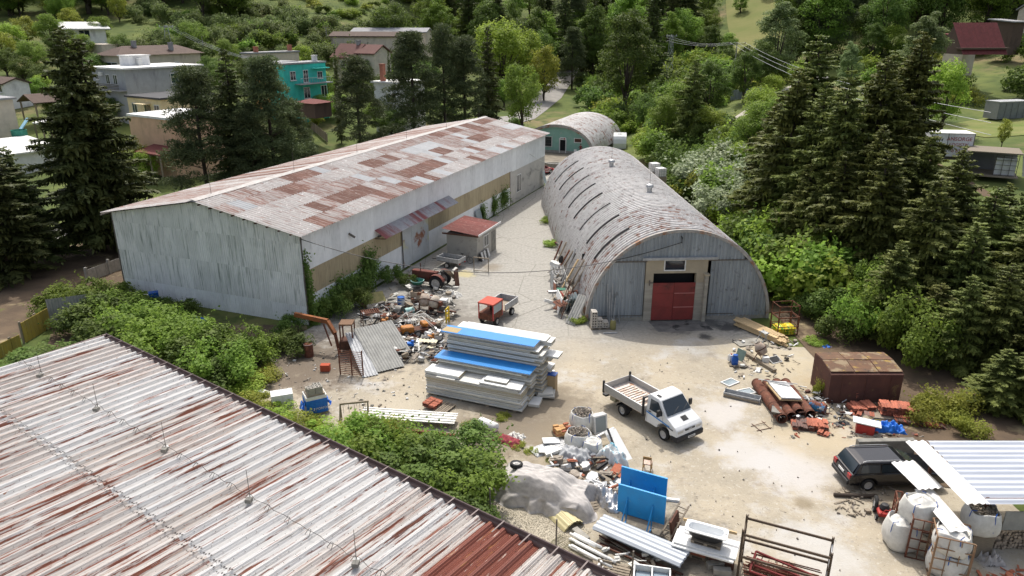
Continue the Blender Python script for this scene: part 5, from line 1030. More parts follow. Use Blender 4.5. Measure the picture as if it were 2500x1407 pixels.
# ---- big bags and rubble behind the sheeted car
def bigbag(label, loc, rz, r=.5, h=.9, fill='rubble', m='bag', grp=None):
    t = th('big_bag', label, 'bulk bag', loc, rz, grp); n = 28; rr = random.Random(int(loc[0] * 100)); ph = rr.uniform(0, 6)
    def rad(a, f): q = r * .92 / (abs(math.cos(a)) ** 3.4 + abs(math.sin(a)) ** 3.4) ** (1 / 3.4) * (1 + .1 * math.sin(math.pi * f) + .03 * math.sin(7 * a + ph + 5 * f)); return q
    b = MB(); fs = [0, .06, .2, .4, .6, .8, .95, 1.0, .96, .85]; ins = [.9, 1, 1.04, 1.06, 1.05, 1.0, .97, .94, .9, .86]
    for f, s in zip(fs, ins):
        for i in range(n): a = 2 * math.pi * i / n; q = rad(a, f) * s; b.v.append((q * math.cos(a), q * math.sin(a), f * h + (.05 * math.sin(3 * a + ph) if f > .9 else 0)))
    for j in range(len(fs) - 1): b.f += [(j*n + i, j*n + (i+1) % n, (j+1)*n + (i+1) % n, (j+1)*n + i) for i in range(n)]
    b.f.append(tuple(range(n))[::-1])
    if not fill:             # tied top
        for f, s in ((1.04, .6), (1.1, .25), (1.12, .02)):
            for i in range(n): a = 2 * math.pi * i / n; q = rad(a, 1) * s; b.v.append((q * math.cos(a), q * math.sin(a), f * h + .02 * math.sin(5 * a)))
        for j in range(len(fs) - 1, len(fs) + 2): b.f += [(j*n + i, j*n + (i+1) % n, (j+1)*n + (i+1) % n, (j+1)*n + i) for i in range(n)]
    b.build('bag', M[m], t, True)
    for a in (.4, 2.0, 3.5, 5.1): MB().tube([(r * 1.08 * math.cos(a), r * 1.08 * math.sin(a), h * .3), (r * 1.06 * math.cos(a), r * 1.06 * math.sin(a), h * .8), (r * .98 * math.cos(a), r * .98 * math.sin(a), h * 1.0), (r * .85 * math.cos(a + .3), r * .85 * math.sin(a + .3), h * 1.08)], .018, 4).build('strap', M['bluedeep'], t)
    if fill:
        fb_ = MB()
        for k in range(130):
            a, q = rr.uniform(0, 6.28), r * .82 * math.sqrt(rr.random()); fb_.box((q * math.cos(a), q * math.sin(a), h * .9 + rr.uniform(-.03, .1) + .1 * (1 - q / r)), (rr.uniform(.06, .16), rr.uniform(.03, .07), rr.uniform(.03, .07)), (rr.uniform(0, 3), rr.uniform(0, 3), rr.uniform(0, 3)))
        tag(fb_.build('fill', M['rubblem'] if fill == 'rubble' else M['wood'], t), kind='stuff'); MB().lathe([(0, 0), (r * .84, 0)], 20, (0, 0, h * .87)).build('fill_bed', M['concd'], t)
    return t
M['rubblem'] = mat('pale_rubble', (.33, .29, .24), (.2, .17, .14), vs=7, rnd=.2)
bigbag('white bulk bag brimming with split kindling behind the truck', G(1420, 1045), 10, .62, 1.0); bigbag('second bulk bag with rubble in front of the kindling bag', G(1412, 1090), 30, .62, .9)
cloth('draped_bag', 'grey draped sack with blue strap in the rubble heap', G(1402, 1125), -20, 1.9, 1.3, .6, mat('silver_grey_cloth', (.4, .41, .42), (.3, .31, .32), vs=4), 12, 30, 'sack', .12)
bigbag('limp white bulk bag behind the grey draped sack', G(1445, 1105), 0, .5, .75, None)
cloth('printed_bag', 'white sack with pale blue stripes slumped by blue boards', G(1495, 1130), -55, 1.6, 1.0, .75, mat('blue_striped_bag', (.62, .64, .64), (.2, .45, .55), vs=3, stretch=(.4, 3, 1), thr=(.56, .6)), 14, 30, 'sack', .16)
p = G(1468, 1058); t = th('window_bundle', 'bundle of white window frames leaning by the bulk bags', 'window frames', p, 25)
for k in range(5):
    f = MB().bx(-.4, .4, k * .09, k * .09 + .05, 0, .08).bx(-.4, .4, k * .09, k * .09 + .05, .95, 1.03).bx(-.4, -.32, k * .09, k * .09 + .05, .08, .95).bx(.32, .4, k * .09, k * .09 + .05, .08, .95).build('frame', M['white'], t, rot=(-.15, 0, 0)); MB().bx(-.32, .32, k * .09 + .02, k * .09 + .03, .08, .95).build('pane', M['glassl'], f)
o = MB().box((0, 0, 0), (.12, 1.9, .06)).build('white_profile', M['white']); o.location = G(1462, 1083) + Vector((0, 0, .5)); o.rotation_euler = (.2, 0, R_(-62)); tag(o, 'white plastic profile lying across the bulk bags', 'profile')
o = MB().bx(-.35, .35, 0, .05, 0, 1.9).build('white_door', M['panel']); o.location = G(1530, 1125); o.rotation_euler = (R_(-62), 0, R_(25)); tag(o, 'white door leaf leaning over the striped sack', 'door')
o = MB().bx(-.05, .05, 0, .05, 0, 1.9).build('black_beam', M['black']); o.location = G(1515, 1128); o.rotation_euler = (R_(-55), 0, R_(20)); tag(o, 'black strip leaning against the white door leaf', 'strip')
p = G(1372, 1062); pallet('pallet under orange bricks beside the bulk bags', p, 20, .9, .8)
t = th('brick_stack', 'small stack of orange and tan bricks beside the bulk bags', 'bricks', p, 20); bm = MB().bx(0, .29, 0, .14, 0, .065).mesh('brick', M['brick']); bm2 = mat('tan_brick', (.55, .33, .14), (.45, .26, .12), vs=8, rnd=.2)
for k in range(6):
    for i in range(3):
        for j in range(4):
            if k > 3 and Q.random() < .5: continue
            put('brick', bm, t, (-.45 + i * .3 + Q.uniform(-.015, .015), -.35 + j * .16, .15 + k * .068), (0, 0, Q.uniform(-.08, .08)), m=bm2 if Q.random() < .55 else None)
rolled('corrugated_sheets', 'grey corrugated sheets lying in dry grass by the bricks', G(1300, 1108), G(1380, 1080), .9, M['steel'], .02, .15, .035, n=2)
for u, v, rz, lab, m in ((1345, 1082, 10, 'pale grey cabinet door lying on the corrugated sheets', 'panel'), (1362, 1105, -15, 'dark framed panel lying on the corrugated sheets', 'panelg'), (1335, 1105, 5, 'white slab on the edge of the corrugated sheets', 'white')):
    o = MB().bx(-.45, .45, -.25, .25, 0, .06).build('slab', M[m]); o.location = G(u, v) + Vector((0, 0, .12)); o.rotation_euler = (.06, .08, R_(rz)); tag(o, lab, 'board')
# ---- loose junk generator (individual pieces, small)
junkm = [M['white'], M['steel'], M['concd'], M['wood'], M['rust'], M['black'], M['panelg'], M['rubblem']]
def junk(label, grp, u0, v0, u1, v1, n, seed, zmax=.3, sizes=(.15, .6), mats=None, nm='scrap_piece', solo=.5):
    "heap: the larger pieces are objects, the small litter is one joined mesh"
    r = random.Random(seed); ms = mats or junkm; lit = MB(); mi = []
    for k in range(n):
        p = G(r.uniform(u0, u1), r.uniform(v0, v1)); s = r.uniform(*sizes); kind = r.random(); own = (s - sizes[0]) / (sizes[1] - sizes[0]) > solo
        b = MB() if own else lit; f0 = len(b.f); T = Matrix.Translation(p + Vector((0, 0, r.uniform(.03, zmax)))) @ Euler((r.uniform(-.4, .4), r.uniform(-.4, .4), r.uniform(0, 6.28))).to_matrix().to_4x4()
        if not own: b.T = T
        if kind < .4: b.box((0, 0, 0), (s, s * r.uniform(.08, .25), s * r.uniform(.05, .2)))
        elif kind < .7: b.box((0, 0, 0), (s, s * r.uniform(.4, .9), .03)).box((0, 0, .03), (s * .8, s * .3, .04))
        elif kind < .85: b.cyl((-s / 2, 0, 0), (s / 2, 0, 0), s * .08, n=7)
        else: b.ext([(math.cos(a) * s * .4 * r.uniform(.6, 1.1), math.sin(a) * s * .4 * r.uniform(.6, 1.1), 0) for a in (0, 1, 2, 3, 4, 5)], (0, 0, s * .3))
        q = r.randrange(len(ms))
        if own: o = b.build(nm, ms[q]); o.matrix_basis = T; tag(o, label, 'scrap', grp)
        else: mi += [q] * (len(b.f) - f0)
    if lit.f:
        o = lit.build('litter', ms[0]); [o.data.materials.append(m) for m in ms[1:]]; o.data.polygons.foreach_set('material_index', mi); tag(o, 'small litter: ' + label, 'litter', kind='stuff')
junk('piece of timber or scrap in the heap behind the sheeted car', 'scrap behind the sheeted car', 1345, 1115, 1510, 1215, 150, 1, .45, (.2, .9), [M['wood'], M['wood'], M['rubblem'], M['white'], M['brick'], M['black'], M['steel']], solo=.72)
junk('scrap piece in the silver and grey litter by the leaning sheets', 'scrap by the leaning sheets', 965, 790, 1090, 885, 300, 2, .4, (.15, .8), solo=.72)
junk('scrap piece strewn under the rusty jib', 'scrap under the rusty jib', 870, 745, 1010, 850, 150, 3, .4, (.2, .9), [M['steeld'], M['rust'], M['rustd'], M['steel'], M['black']], solo=.72)
junk('scrap piece around the old red tractor', 'scrap around the tractor', 950, 670, 1115, 790, 150, 4, .5, (.2, .9), [M['rust'], M['concd'], M['steeld'], M['rustd'], M['steel'], M['wood'], M['panelg']], solo=.72)
junk('oily engine scrap beside the rusty pipes', 'scrap beside the pipes', 1895, 950, 2070, 1035, 170, 5, .4, (.15, .5), [M['black'], M['steeld'], M['rustd'], M['steel'], M['white']], solo=.72)
junk('broken tile or stone lying on the ground by the tile stacks', 'fragments by the tile stacks', 1920, 985, 2260, 1070, 190, 6, .08, (.1, .35), [M['tile'], M['tiled'], M['rubblem'], M['concd']], solo=2)
junk('stick or bark litter beside the black car', 'litter beside the black car', 2040, 1190, 2180, 1260, 90, 7, .03, (.1, .5), [M['wood'], M['wood'], M['rubblem']], solo=2)
junk('rubble fragment by the corrugated pile', 'rubble by the corrugated pile', 1430, 1330, 1640, 1400, 40, 8, .25, (.15, .6), [M['white'], M['wood'], M['panelg'], M['white']], solo=2)
junk('rubble fragment by the mixer and lumber', 'rubble by the mixer', 1790, 835, 1950, 925, 90, 9, .12, (.12, .5), [M['rubblem'], M['wood'], M['white'], M['steeld']], solo=2)
junk('stone or debris scrap on the yard surface', 'debris on the yard', 620, 850, 1040, 1010, 240, 10, .03, (.04, .25), [M['rubblem'], M['concd'], M['white']], solo=2)
junk('stone lying about the open yard', 'stones on the yard', 1400, 850, 2100, 1400, 200, 12, .012, (.03, .1), [M['rubblem'], M['concd'], M['conc']], solo=2)
# ---- bottom centre
gv = np.random.default_rng(4); b = MB(); cnt = 0; pts = []
poly = [G(*q) for q in ((1190, 1195), (1260, 1190), (1400, 1250), (1440, 1300), (1420, 1345), (1300, 1330), (1180, 1270))]
def inside(x, y):
    c_ = False; n = len(poly)
    for i in range(n):
        a, d = poly[i], poly[i - 1]
        if (a.y > y) != (d.y > y) and x < (d.x - a.x) * (y - a.y) / (d.y - a.y) + a.x: c_ = not c_
    return c_
xs = [p.x for p in poly]; ys = [p.y for p in poly]
while cnt < 9000:
    x, y = gv.uniform(min(xs) - 1, max(xs)), gv.uniform(min(ys) - 2, max(ys)); 
    cnt += 1
    if not inside(x, y) and gv.random() > .06: continue
    s = gv.uniform(.015, .05); a = gv.uniform(0, 6.28); h = s * .7; k = len(b.v)
    b.v += [(x + s * math.cos(a + j * 2.1) * gv.uniform(.7, 1.2), y + s * math.sin(a + j * 2.1) * gv.uniform(.7, 1.2), .005) for j in range(3)] + [(x + gv.normal() * .2 * s, y + gv.normal() * .2 * s, h + .01)]
    b.f += [(k, k+1, k+3), (k+1, k+2, k+3), (k+2, k, k+3)]
tag(b.build('gravel', mat('cream_gravel', (.55, .5, .4), (.36, .32, .25), vs=25, thr=(.42, .58))), 'cream gravel spread beside the striped roof', 'gravel', kind='stuff')
o = MB().poly([(q.x, q.y, .008) for q in poly]).build('gravel_bed', mat('gravel_bed', (.46, .41, .32), (.3, .27, .21), vs=18, bump=.8, bs=30, thr=(.4, .6))); tag(o, kind='structure')
rolled('corrugated_pile', 'long pile of silver corrugated sheets lying over steel bars', G(1462, 1300) + Vector((0, 0, .25)), G(1672, 1392) + Vector((0, 0, .25)), 1.15, mat('dull_silver_sheet', (.42, .45, .49), (.33, .36, .4), vs=2, stretch=(3, .3, 1), rough=.5, metal=.2), .04, .28, .08, lift=.25, n=3, dz=.035)
t = th('steel_bars', 'bundle of rusty steel bars under the silver corrugated pile', 'steel bars', G(1455, 1322), 0); e = G(1660, 1415) - G(1455, 1322)
for k in range(12): MB().bar((Q.uniform(-.1, .5), Q.uniform(-.35, .35), .05 + .03 * (k % 4)), (e.x + Q.uniform(-.3, .2), e.y + Q.uniform(-.3, .3), .05 + .03 * (k % 4)), .06).build('bar', M['rustd'] if k % 3 else M['wood'], t)
t = th('gutter_pieces', 'heap of white plastic gutter and pipe lengths by the mesh', 'pipes', G(1395, 1345), 0); e = G(1500, 1400) - G(1395, 1345)
for k in range(9):
    a = Vector((Q.uniform(-.1, .4), Q.uniform(-.1, .9), .08 + .07 * (k % 3))); MB().tube([a, a + Vector((e.x, e.y, 0)) * Q.uniform(.6, 1.05)], .065, 8).build('pipe', M['white'], t, True)
t = th('fallen_mesh', 'fallen olive mesh fence sheet on the gravel', 'mesh', G(1340, 1330), -40); b = MB()
for k in range(16): b.tube([(k * .1, 0, .03 + .12 * math.sin(k)), (k * .1 + .05, .9, .05 + .1 * math.sin(k + 1))], .008, 3); 
for k in range(9): b.tube([(0, k * .1, .03), (.5, k * .1, .16), (1.0, k * .1, .02), (1.55, k * .1, .12)], .008, 3)
b.build('wires', mat('olive_wire', (.2, .19, .1)), t)
o = MB().box((0, 0, .12), (.32, .9, .24)).build('stone_kerb', M['conc'], bevel=.04); o.location = G(1418, 1312); o.rotation_euler = (0, 0, R_(35)); tag(o, 'rounded concrete kerb stone next to the beige sheets', 'kerb stone')
pallet('weathered pallet at the bottom edge below the gutter pieces', G(1500, 1400), -20, 1.2, .9)
cb = th('drawer_cabinet', 'grey open cabinet lying on its back at the bottom edge', 'cabinet', G(1590, 1425), -12); MB().bx(-.7, .7, -.4, .4, 0, .06).build('back', M['panelg'], cb)
for y in (-.42, .42): MB().bx(-.72, .72, y - .03, y + .03, 0, .5).build('side', M['panel'], cb)
for x in (-.7, 0, .7): MB().bx(x - .03, x + .03, -.4, .4, 0, .48).build('divider', M['steel'], cb)
MB().bx(-.64, -.06, -.36, .36, .2, .23).build('tray', mat('blue_grey_tray', (.25, .31, .36)), cb); MB().bx(.06, .64, -.36, .36, .25, .28).build('tray', bpy.data.materials['blue_grey_tray'], cb)
for u, v, rz in ((1745, 1385, 10), (1762, 1402, -8)):
    o = MB().box((0, 0, .14), (.7, .28, .26)).build('concrete_block', M['conc'], bevel=.02); o.location = G(u, v); o.rotation_euler = (0, 0, R_(rz)); tag(o, 'grey concrete block by the corrugated pile, %s one' % ('upper' if v < 1390 else 'lower'), 'block')
# bathtub on slabs
pb = G(1690, 1345); pallet('pallet carrying thin bricks under the white slabs', pb, -25, 1.3, .9)
t = th('brick_stack', 'stack of thin rusty brown bricks under the white slabs', 'bricks', pb, -25); bm3 = MB().bx(0, .3, 0, .2, 0, .03).mesh('brick', M['brick'])
for k in range(13):
    for i in range(4):
        for j in range(1 if k < 12 else 4): put('brick', bm3, t, (-.62 + i * .31, -.42 + j * .21, .15 + k * .033), (0, 0, Q.uniform(-.05, .05)))
MB().bx(-.6, .6, -.18, .42, .15, .57).build('brick_core', M['brick'], t)
pb2 = G(1755, 1372); pallet('grey pallet of stone offcuts under the white slabs', pb2, -25, 1.0, .9)
t = th('stone_offcuts', 'grey stone offcuts on the pallet under the white slabs', 'stones', pb2, -25)
for k in range(10): MB().box((Q.uniform(-.3, .3), Q.uniform(-.35, .2), .2 + .05 * k), (Q.uniform(.3, .5), .35, .05), (0, 0, Q.uniform(-.3, .3))).build('stone', M['conc'], t)
sl_ = Vector((G(1720, 1330, .75).x, G(1720, 1330, .75).y, .7)); 
for k, (dx, dy, dz, lab) in enumerate(((0, 0, 0, 'lower white slab under the bathtub'), (.12, .1, .075, 'upper white slab under the bathtub'))):
    o = MB().box((0, 0, 0), (2.5, 1.15, .07)).build('white_slab', M['panel']); o.location = sl_ + Vector((dx, dy, dz)); o.rotation_euler = (0, 0, R_(-25)); tag(o, lab, 'slab')
bt = th('bathtub', 'white enamel bathtub with black outside on the white slabs', 'bathtub', sl_ + Vector((.05, .1, .12)), -25); pallet('small pallet between the bathtub and the slabs', sl_ + Vector((.1, .08, .11)), -25, 1.2, .6)
def tub(r0, z0, ins):
    b = MB(); n = 32
    for (w_, d, z, e) in r0:
        for i in range(n):
            a = 2 * math.pi * i / n; c_, s_ = math.cos(a), math.sin(a); b.v.append((w_ * math.copysign(abs(c_) ** e, c_), d * math.copysign(abs(s_) ** e, s_), z))
    for j in range(len(r0) - 1): b.f += [(j*n + i, j*n + (i+1) % n, (j+1)*n + (i+1) % n, (j+1)*n + i) for i in range(n)]
    return b
tub([(.5, .2, .16, .6), (.68, .27, .3, .6), (.76, .31, .58, .5)], 0, 0).build('shell', M['black'], bt, True); b = tub([(.86, .38, .57, .25), (.86, .38, .62, .25), (.72, .27, .62, .5), (.66, .24, .4, .6), (.5, .17, .24, .6)], 0, 0); n = 32; b.f.append(tuple(4 * n + i for i in range(n))[::-1]); b.build('basin', mat('white_enamel', (.75, .77, .78), rough=.2), bt, False); MB().cyl((.78, 0, .615), (.78, 0, .63), .03, n=10).build('tap_hole', M['black'], bt)
o = MB().box((0, 0, 0), (2.2, .05, .12)).build('edge_board', M['plank']); o.location = sl_ + Vector((.35, .62, .5)); o.rotation_euler = (0, .0, R_(-25)); o.parent = bt; o.matrix_parent_inverse = Matrix(); o.location = (.05, .47, .45); o.rotation_euler = (0, 0, 0)
ld = th('ladder', 'weathered wooden ladder leaning beside the thin brick stack', 'ladder', G(1620, 1320), 52); 
for y in (-.22, .22): MB().bar((0, y, .05), (1.9, y, .75), .07, .05).build('rail', M['wood'], ld)
for k in range(7): MB().bar((.2 + k * .25, -.22, .12 + k * .095), (.2 + k * .25, .22, .12 + k * .095), .04).build('rung', M['wood'], ld)
o = MB().bx(-.5, .5, 0, .03, 0, .75).build('rusty_plate', M['rustd']); o.location = G(1760, 1372) + Vector((-.1, -.35, .0)); o.rotation_euler = (R_(-8), 0, R_(-20)); tag(o, 'dark rusty steel plate leaning on the grey stone pallet', 'plate')
o = MB().bx(-.5, .5, 0, .1, 0, .8).build('rusty_post_panel', M['rustd']); o.location = G(1652, 1300); o.rotation_euler = (R_(-10), 0, R_(60)); tag(o, 'dark rusty panel standing behind the ladder', 'plate')
# steel pallet rack
rk = th('steel_rack', 'dark steel storage rack with perforated uprights on the yard', 'rack', G(1800, 1408), 0); ra, rb = G(1800, 1408), G(2010, 1470); dd = (rb - ra); rk.rotation_euler = (0, 0, math.atan2(dd.y, dd.x)); RL = dd.length; RW = 1.0; RH = 2.3
M['rackm'] = mat('brown_rack_steel', (.085, .065, .05), (.13, .09, .06), vs=5, rough=.7)
for x in (0, RL):
    for y in (0, RW):
        u_ = MB()
        for k in range(23): u_.bx(x - .045, x + .045, y - .045, y + .045, k * .1, k * .1 + .062).bx(x - .045, x - .02, y - .045, y + .045, k * .1 + .062, k * .1 + .1).bx(x + .02, x + .045, y - .045, y + .045, k * .1 + .062, k * .1 + .1)
        u_.build('upright', M['rackm'], rk)
    for k in range(3): MB().bar((x, 0, .3 + k * .65), (x, RW, .7 + k * .65), .04).build('brace', M['steel'] if x else M['rackm'], rk)
for z_ in (1.0, 2.05):
    for y in (-.05, RW + .05): MB().bx(0, RL, y - .025, y + .025, z_, z_ + .1).build('beam', M['rackm'], rk)
t = th('frame_stack', 'heap of red rusty steel frames piled inside the dark rack', 'steel frames', rk.location, 0); t.rotation_euler = rk.rotation_euler
for k in range(34): 
    y = Q.uniform(.05, .95); z_ = .04 + .02 * k; MB().bar((.1 + Q.uniform(0, .3), y, z_), (RL - .1 - Q.uniform(0, .4), y + Q.uniform(-.15, .15), z_ + Q.uniform(-.03, .03)), .035).build('bar', M['rust'], t)
for k in range(18): x = .3 + Q.uniform(0, RL - .6); MB().bar((x, .1, .1 + .035 * k), (x + Q.uniform(-.1, .1), .9, .1 + .035 * k), .035).build('cross_bar', M['rust'], t)
fr = th('welded_gate', 'dark red welded frame lying on top of the rusty frames', 'frame', Vector((rk.location.x, rk.location.y, .8)), 0); fr.rotation_euler = (0, .0, rk.rotation_euler[2] - .1)
for a, b2 in (((.5, -.4, 0), (2.6, -.4, 0)), ((.5, .5, .3), (2.6, .5, .1)), ((.5, -.4, 0), (.5, .5, .3)), ((2.6, -.4, 0), (2.6, .5, .1)), ((.6, -.1, .1), (2.5, -.1, .03)), ((.6, .2, .2), (2.5, .2, .06))): MB().bar(a, b2, .07).build('bar', mat('dark_red_steel', (.16, .03, .028)) if 'dark_red_steel' not in bpy.data.materials else bpy.data.materials['dark_red_steel'], fr)
# wooden chair on the yard
wc = th('wooden_chair', 'wooden chair with a patterned seat standing on the open yard', 'chair', G(1580, 1148), 160); wm = mat('honey_wood', (.38, .24, .1), (.3, .18, .08), vs=6)
MB().box((0, 0, .44), (.42, .42, .05)).build('seat', mat('patterned_cushion', (.6, .5, .42), (.4, .25, .2), vs=14), wc); MB().box((0, .2, .8), (.4, .03, .16)).build('backrest', wm, wc)
for x in (-.19, .19): MB().bar((x, -.19, 0), (x, -.19, .44), .045).build('leg', wm, wc); MB().bar((x, .19, 0), (x, .21, .88), .045).build('leg', wm, wc); MB().bar((x, -.19, .2), (x, .19, .2), .03).build('stretcher', wm, wc)
o = MB().box((0, 0, .06), (1.0, .14, .12)).build('white_beam', M['white']); o.location = G(1632, 1222); o.rotation_euler = (0, 0, R_(-12)); tag(o, 'short white beam sticking out behind the blue boards', 'beam')
# ---- rusty steel store on the east side
RSa, RSb = G(2018, 985), G(2192, 985)
d = RSb - RSa; rs_ = th('rusty_store', 'rusty brown steel store with a mossy lid against the spruces', 'container', RSa, math.degrees(math.atan2(d.y, d.x)))
L = 4.2; M['rstore'] = mat('brown_rusty_plate', (.085, .04, .032), (.12, .055, .04), vs=1.5, rough=.8, spots=[((.2, .14, .06), 1.2, .62, .72)])
MB().ext([(0, 0, 0), (0, 2.5, 0), (0, 2.5, 2.05), (0, 1.4, 2.12), (0, .25, 1.95), (0, 0, 1.85)], (L, 0, 0)).build('body', M['rstore'], rs_)
M['mossy'] = mat('mossy_rusty_lid', (.16, .085, .05), (.12, .075, .05), vs=1.5, spots=[((.25, .19, .12), 1.4, .52, .62), ((.3, .2, .06), 2, .58, .66), ((.06, .05, .04), 3, .62, .7)], bump=.5, bs=8)
for k in range(3):
    o = MB().bx(0, 1.37, 0, 1.25, 0, .03).build('lid_plate', M['mossy'], rs_); o.location = (.02 + k * 1.4, .15, 1.97); o.rotation_euler = (R_(7), R_(Q.uniform(-1.5, 1.5)), 0)
    o = MB().bx(0, 1.37, 0, 1.15, 0, .03).build('lid_plate', M['mossy'], rs_); o.location = (.02 + k * 1.4, 1.4, 2.14); o.rotation_euler = (R_(-3), 0, 0)
for k in range(3): MB().bx(.7 + k * 1.4, .76 + k * 1.4, -.03, 0, 0, 1.8).build('rib', M['rstore'], rs_)
p = G(1998, 960); bushmk_later = [(p, .32, 'spindly yellowing sapling against the rusty store')]
# ---- rusty pipes with a white board on top
pa, pb = G(1845, 945), G(1905, 1030); e = (pb - pa); 
for k, (off, r_, lab, ln) in enumerate(((0, .3, 'long rusty pipe nearest the truck', 1.05), (.62, .28, 'second rusty pipe under the white board', .98), (1.2, .3, 'third rusty pipe under the white board, open end seen', .9), (1.75, .3, 'rusty pipe farthest from the truck', .95))):
    n_ = Vector((-e.y, e.x, 0)).normalized(); a = pa + n_ * off + Vector((0, 0, r_)); t = th('rusty_pipe', lab, 'pipe', a, 0, 'rusty pipes'); ee = e * ln
    b = MB(); q = ee.to_track_quat('Z', 'Y').to_matrix(); n = 20
    for z_, rr in ((0, r_), (1, r_), (1, r_ * .88), (0, r_ * .88)):
        for i in range(n): b.v.append(tuple(ee * z_ + q @ Vector((rr * math.cos(2*math.pi*i/n), rr * math.sin(2*math.pi*i/n), 0))))
    for j in range(4): b.f += [(j*n + i, j*n + (i+1) % n, ((j+1) % 4)*n + (i+1) % n, ((j+1) % 4)*n + i) for i in range(n)]
    b.build('pipe', M['rust'], t, False)
    for f in (.02, .35, .68, .97): MB().lathe([(r_ * .98, -.02), (r_ * 1.05, -.02), (r_ * 1.05, .02), (r_ * .98, .02)], 20, ee * f, ee).build('ring', M['rustd'], t)
c_ = pa.lerp(pb, .45) + n_ * .95
for dz, lab, m, w_ in ((.66, 'timber frame under the white board on the pipes', 'plank', 1.3), (.78, 'white board lying across the rusty pipes', 'panel', 1.15)):
    o = MB().box((0, 0, 0), (w_, 2.3, .08)).build('board', M[m]); o.location = c_ + Vector((0, 0, dz)); o.rotation_euler = (-.05, .06, math.atan2(e.y, e.x) + R_(90)); tag(o, lab, 'board')
for k in range(3):
    o = MB().box((0, 0, 0), (.05, 1.6 + .3 * k, .03)).build('lath', M['steel']); o.location = c_ + Vector((-.3 + .1 * k, .8, .86 + .02 * k)); o.rotation_euler = (0, 0, R_(62 + 6 * k)); tag(o, ['short', 'medium', 'long'][k] + ' grey lath lying on the white board', 'lath')
wb = th('wheelbarrow', 'wheelbarrow full of dry mortar in front of the pipes', 'wheelbarrow', G(1893, 1022), 70)
b = MB(); P_ = [(-.45, -.3, .62), (.45, -.26, .58), (.45, .26, .58), (-.45, .3, .62), (-.25, -.17, .34), (.3, -.15, .34), (.3, .15, .34), (-.25, .17, .34)]; b.v = P_; b.f = [(4, 5, 6, 7)[::-1], (0, 1, 5, 4)[::-1], (1, 2, 6, 5)[::-1], (2, 3, 7, 6)[::-1], (3, 0, 4, 7)[::-1]]; b.build('tray', M['steeld'], wb); MB().ext([(-.42, -.27, .56), (.42, -.24, .53), (.42, .24, .53), (-.42, .27, .56)], (0, 0, .03)).build('mortar', M['concd'], wb)
wheel(wb, .62, 0, .18, .18, .08)
for y in (-.2, .2): MB().tube([(.62, y * .4, .18), (.2, y, .34), (-.5, y, .45), (-.95, y * 1.3, .6)], .02).build('handle', M['steeld'], wb); MB().bar((-.3, y, .38), (-.4, y, 0), .03).build('leg', M['steeld'], wb)
o = MB().bx(-.5, .5, -.35, -.28, 0, .05).bx(-.5, .5, .28, .35, 0, .05).bx(-.5, -.43, -.28, .28, 0, .05).bx(.43, .5, -.28, .28, 0, .05); 
for u, v, rz, lab in ((1782, 935, 35, 'white window frame lying flat on the yard'), (1822, 958, 20, 'second white window frame lying near the metal chest')):
    f = th('window_frame', lab, 'window frame', G(u, v) + Vector((0, 0, .02)), rz); MB().bx(-.5, .5, -.35, -.28, 0, .05).bx(-.5, .5, .28, .35, 0, .05).bx(-.5, -.43, -.28, .28, 0, .05).bx(.43, .5, -.28, .28, 0, .05).build('frame', M['white'], f); MB().bx(-.43, .43, -.28, .28, .01, .02).build('pane', M['glassl'], f)
mc_ = th('metal_trough', 'long galvanised metal trough lying by the pipes', 'trough', G(1765, 968), -28); MB().bx(0, 2.1, 0, .45, 0, .03).bx(0, 2.1, 0, .03, .03, .28).bx(0, 2.1, .42, .45, .03, .35).bx(0, .03, .03, .42, .03, .28).bx(2.07, 2.1, .03, .42, .03, .28).build('trough', M['steel'], mc_); MB().bx(.05, 2.05, -.06, 0, .05, .18).build('side_rail', M['wood'], mc_)
fr = th('bent_frame', 'bent thin rusty frame lying on the ground near the wheelbarrow', 'frame', G(1860, 1045), 20)
for a, b2 in (((-.5, -.2, .03), (.5, -.2, .03)), ((-.5, .3, .03), (.5, .3, .1)), ((-.3, -.4, .03), (-.3, .5, .05)), ((.35, -.3, .03), (.35, .5, .1))): MB().bar(a, b2, .025).build('rod', M['rustd'], fr)
bd = th('blue_drum', 'blue and rusty steel drum lying on its side', 'drum', G(1995, 1005), -40); b = MB().lathe([(0, -.44), (.28, -.44), (.29, -.42), (.285, -.15), (.3, -.14), (.285, -.13), (.285, .13), (.3, .14), (.285, .15), (.29, .42), (.28, .44), (0, .44)], 22, (0, 0, .3), (1, 0, 0)); b.build('drum', mat('blue_rusty_drum', (.03, .2, .42), (.05, .22, .4), vs=2, rust=(RUST, 1.2, .48, .54, (1, 1, 1))), bd)
# tile stacks
for (u, v, rz, nx, ny, nz, dk, lab) in ((1935, 1050, -12, 4, 2, 4, .8, 'dark roof tiles laid in low rows, leftmost tile heap'), (1972, 1052, -10, 4, 2, 5, .1, 'orange roof tiles laid in low rows beside the dark ones'), (1995, 1062, -35, 2, 1, 3, .0, 'tilted row of bright orange tiles at the heap corner'), (2088, 985, 15, 3, 2, 9, .15, 'tall block of clay tiles close to the rusty store'), (2085, 1012, 10, 5, 2, 5, .1, 'middle low stack of clay tiles'), (2075, 1015, -30, 2, 1, 3, .1, 'leaning row of clay tiles left of the low stack'), (2150, 1020, -12, 5, 2, 8, .05, 'large tile stack on a board above the blue tarpaulin'), (2200, 1022, -12, 3, 2, 7, .05, 'smaller tile stack on the same board'), (2105, 1040, -20, 2, 1, 2, .05, 'few clay tiles lying on the white board over the red box')):
    q = G(u, v); zz = .12 if 'board' in lab and 'white' not in lab else (.66 if 'white board' in lab else 0); tiles(lab, Vector((q.x, q.y, zz)), rz, nx, ny, nz, dark=dk, jit=.04, step=.075, tilt=.06)
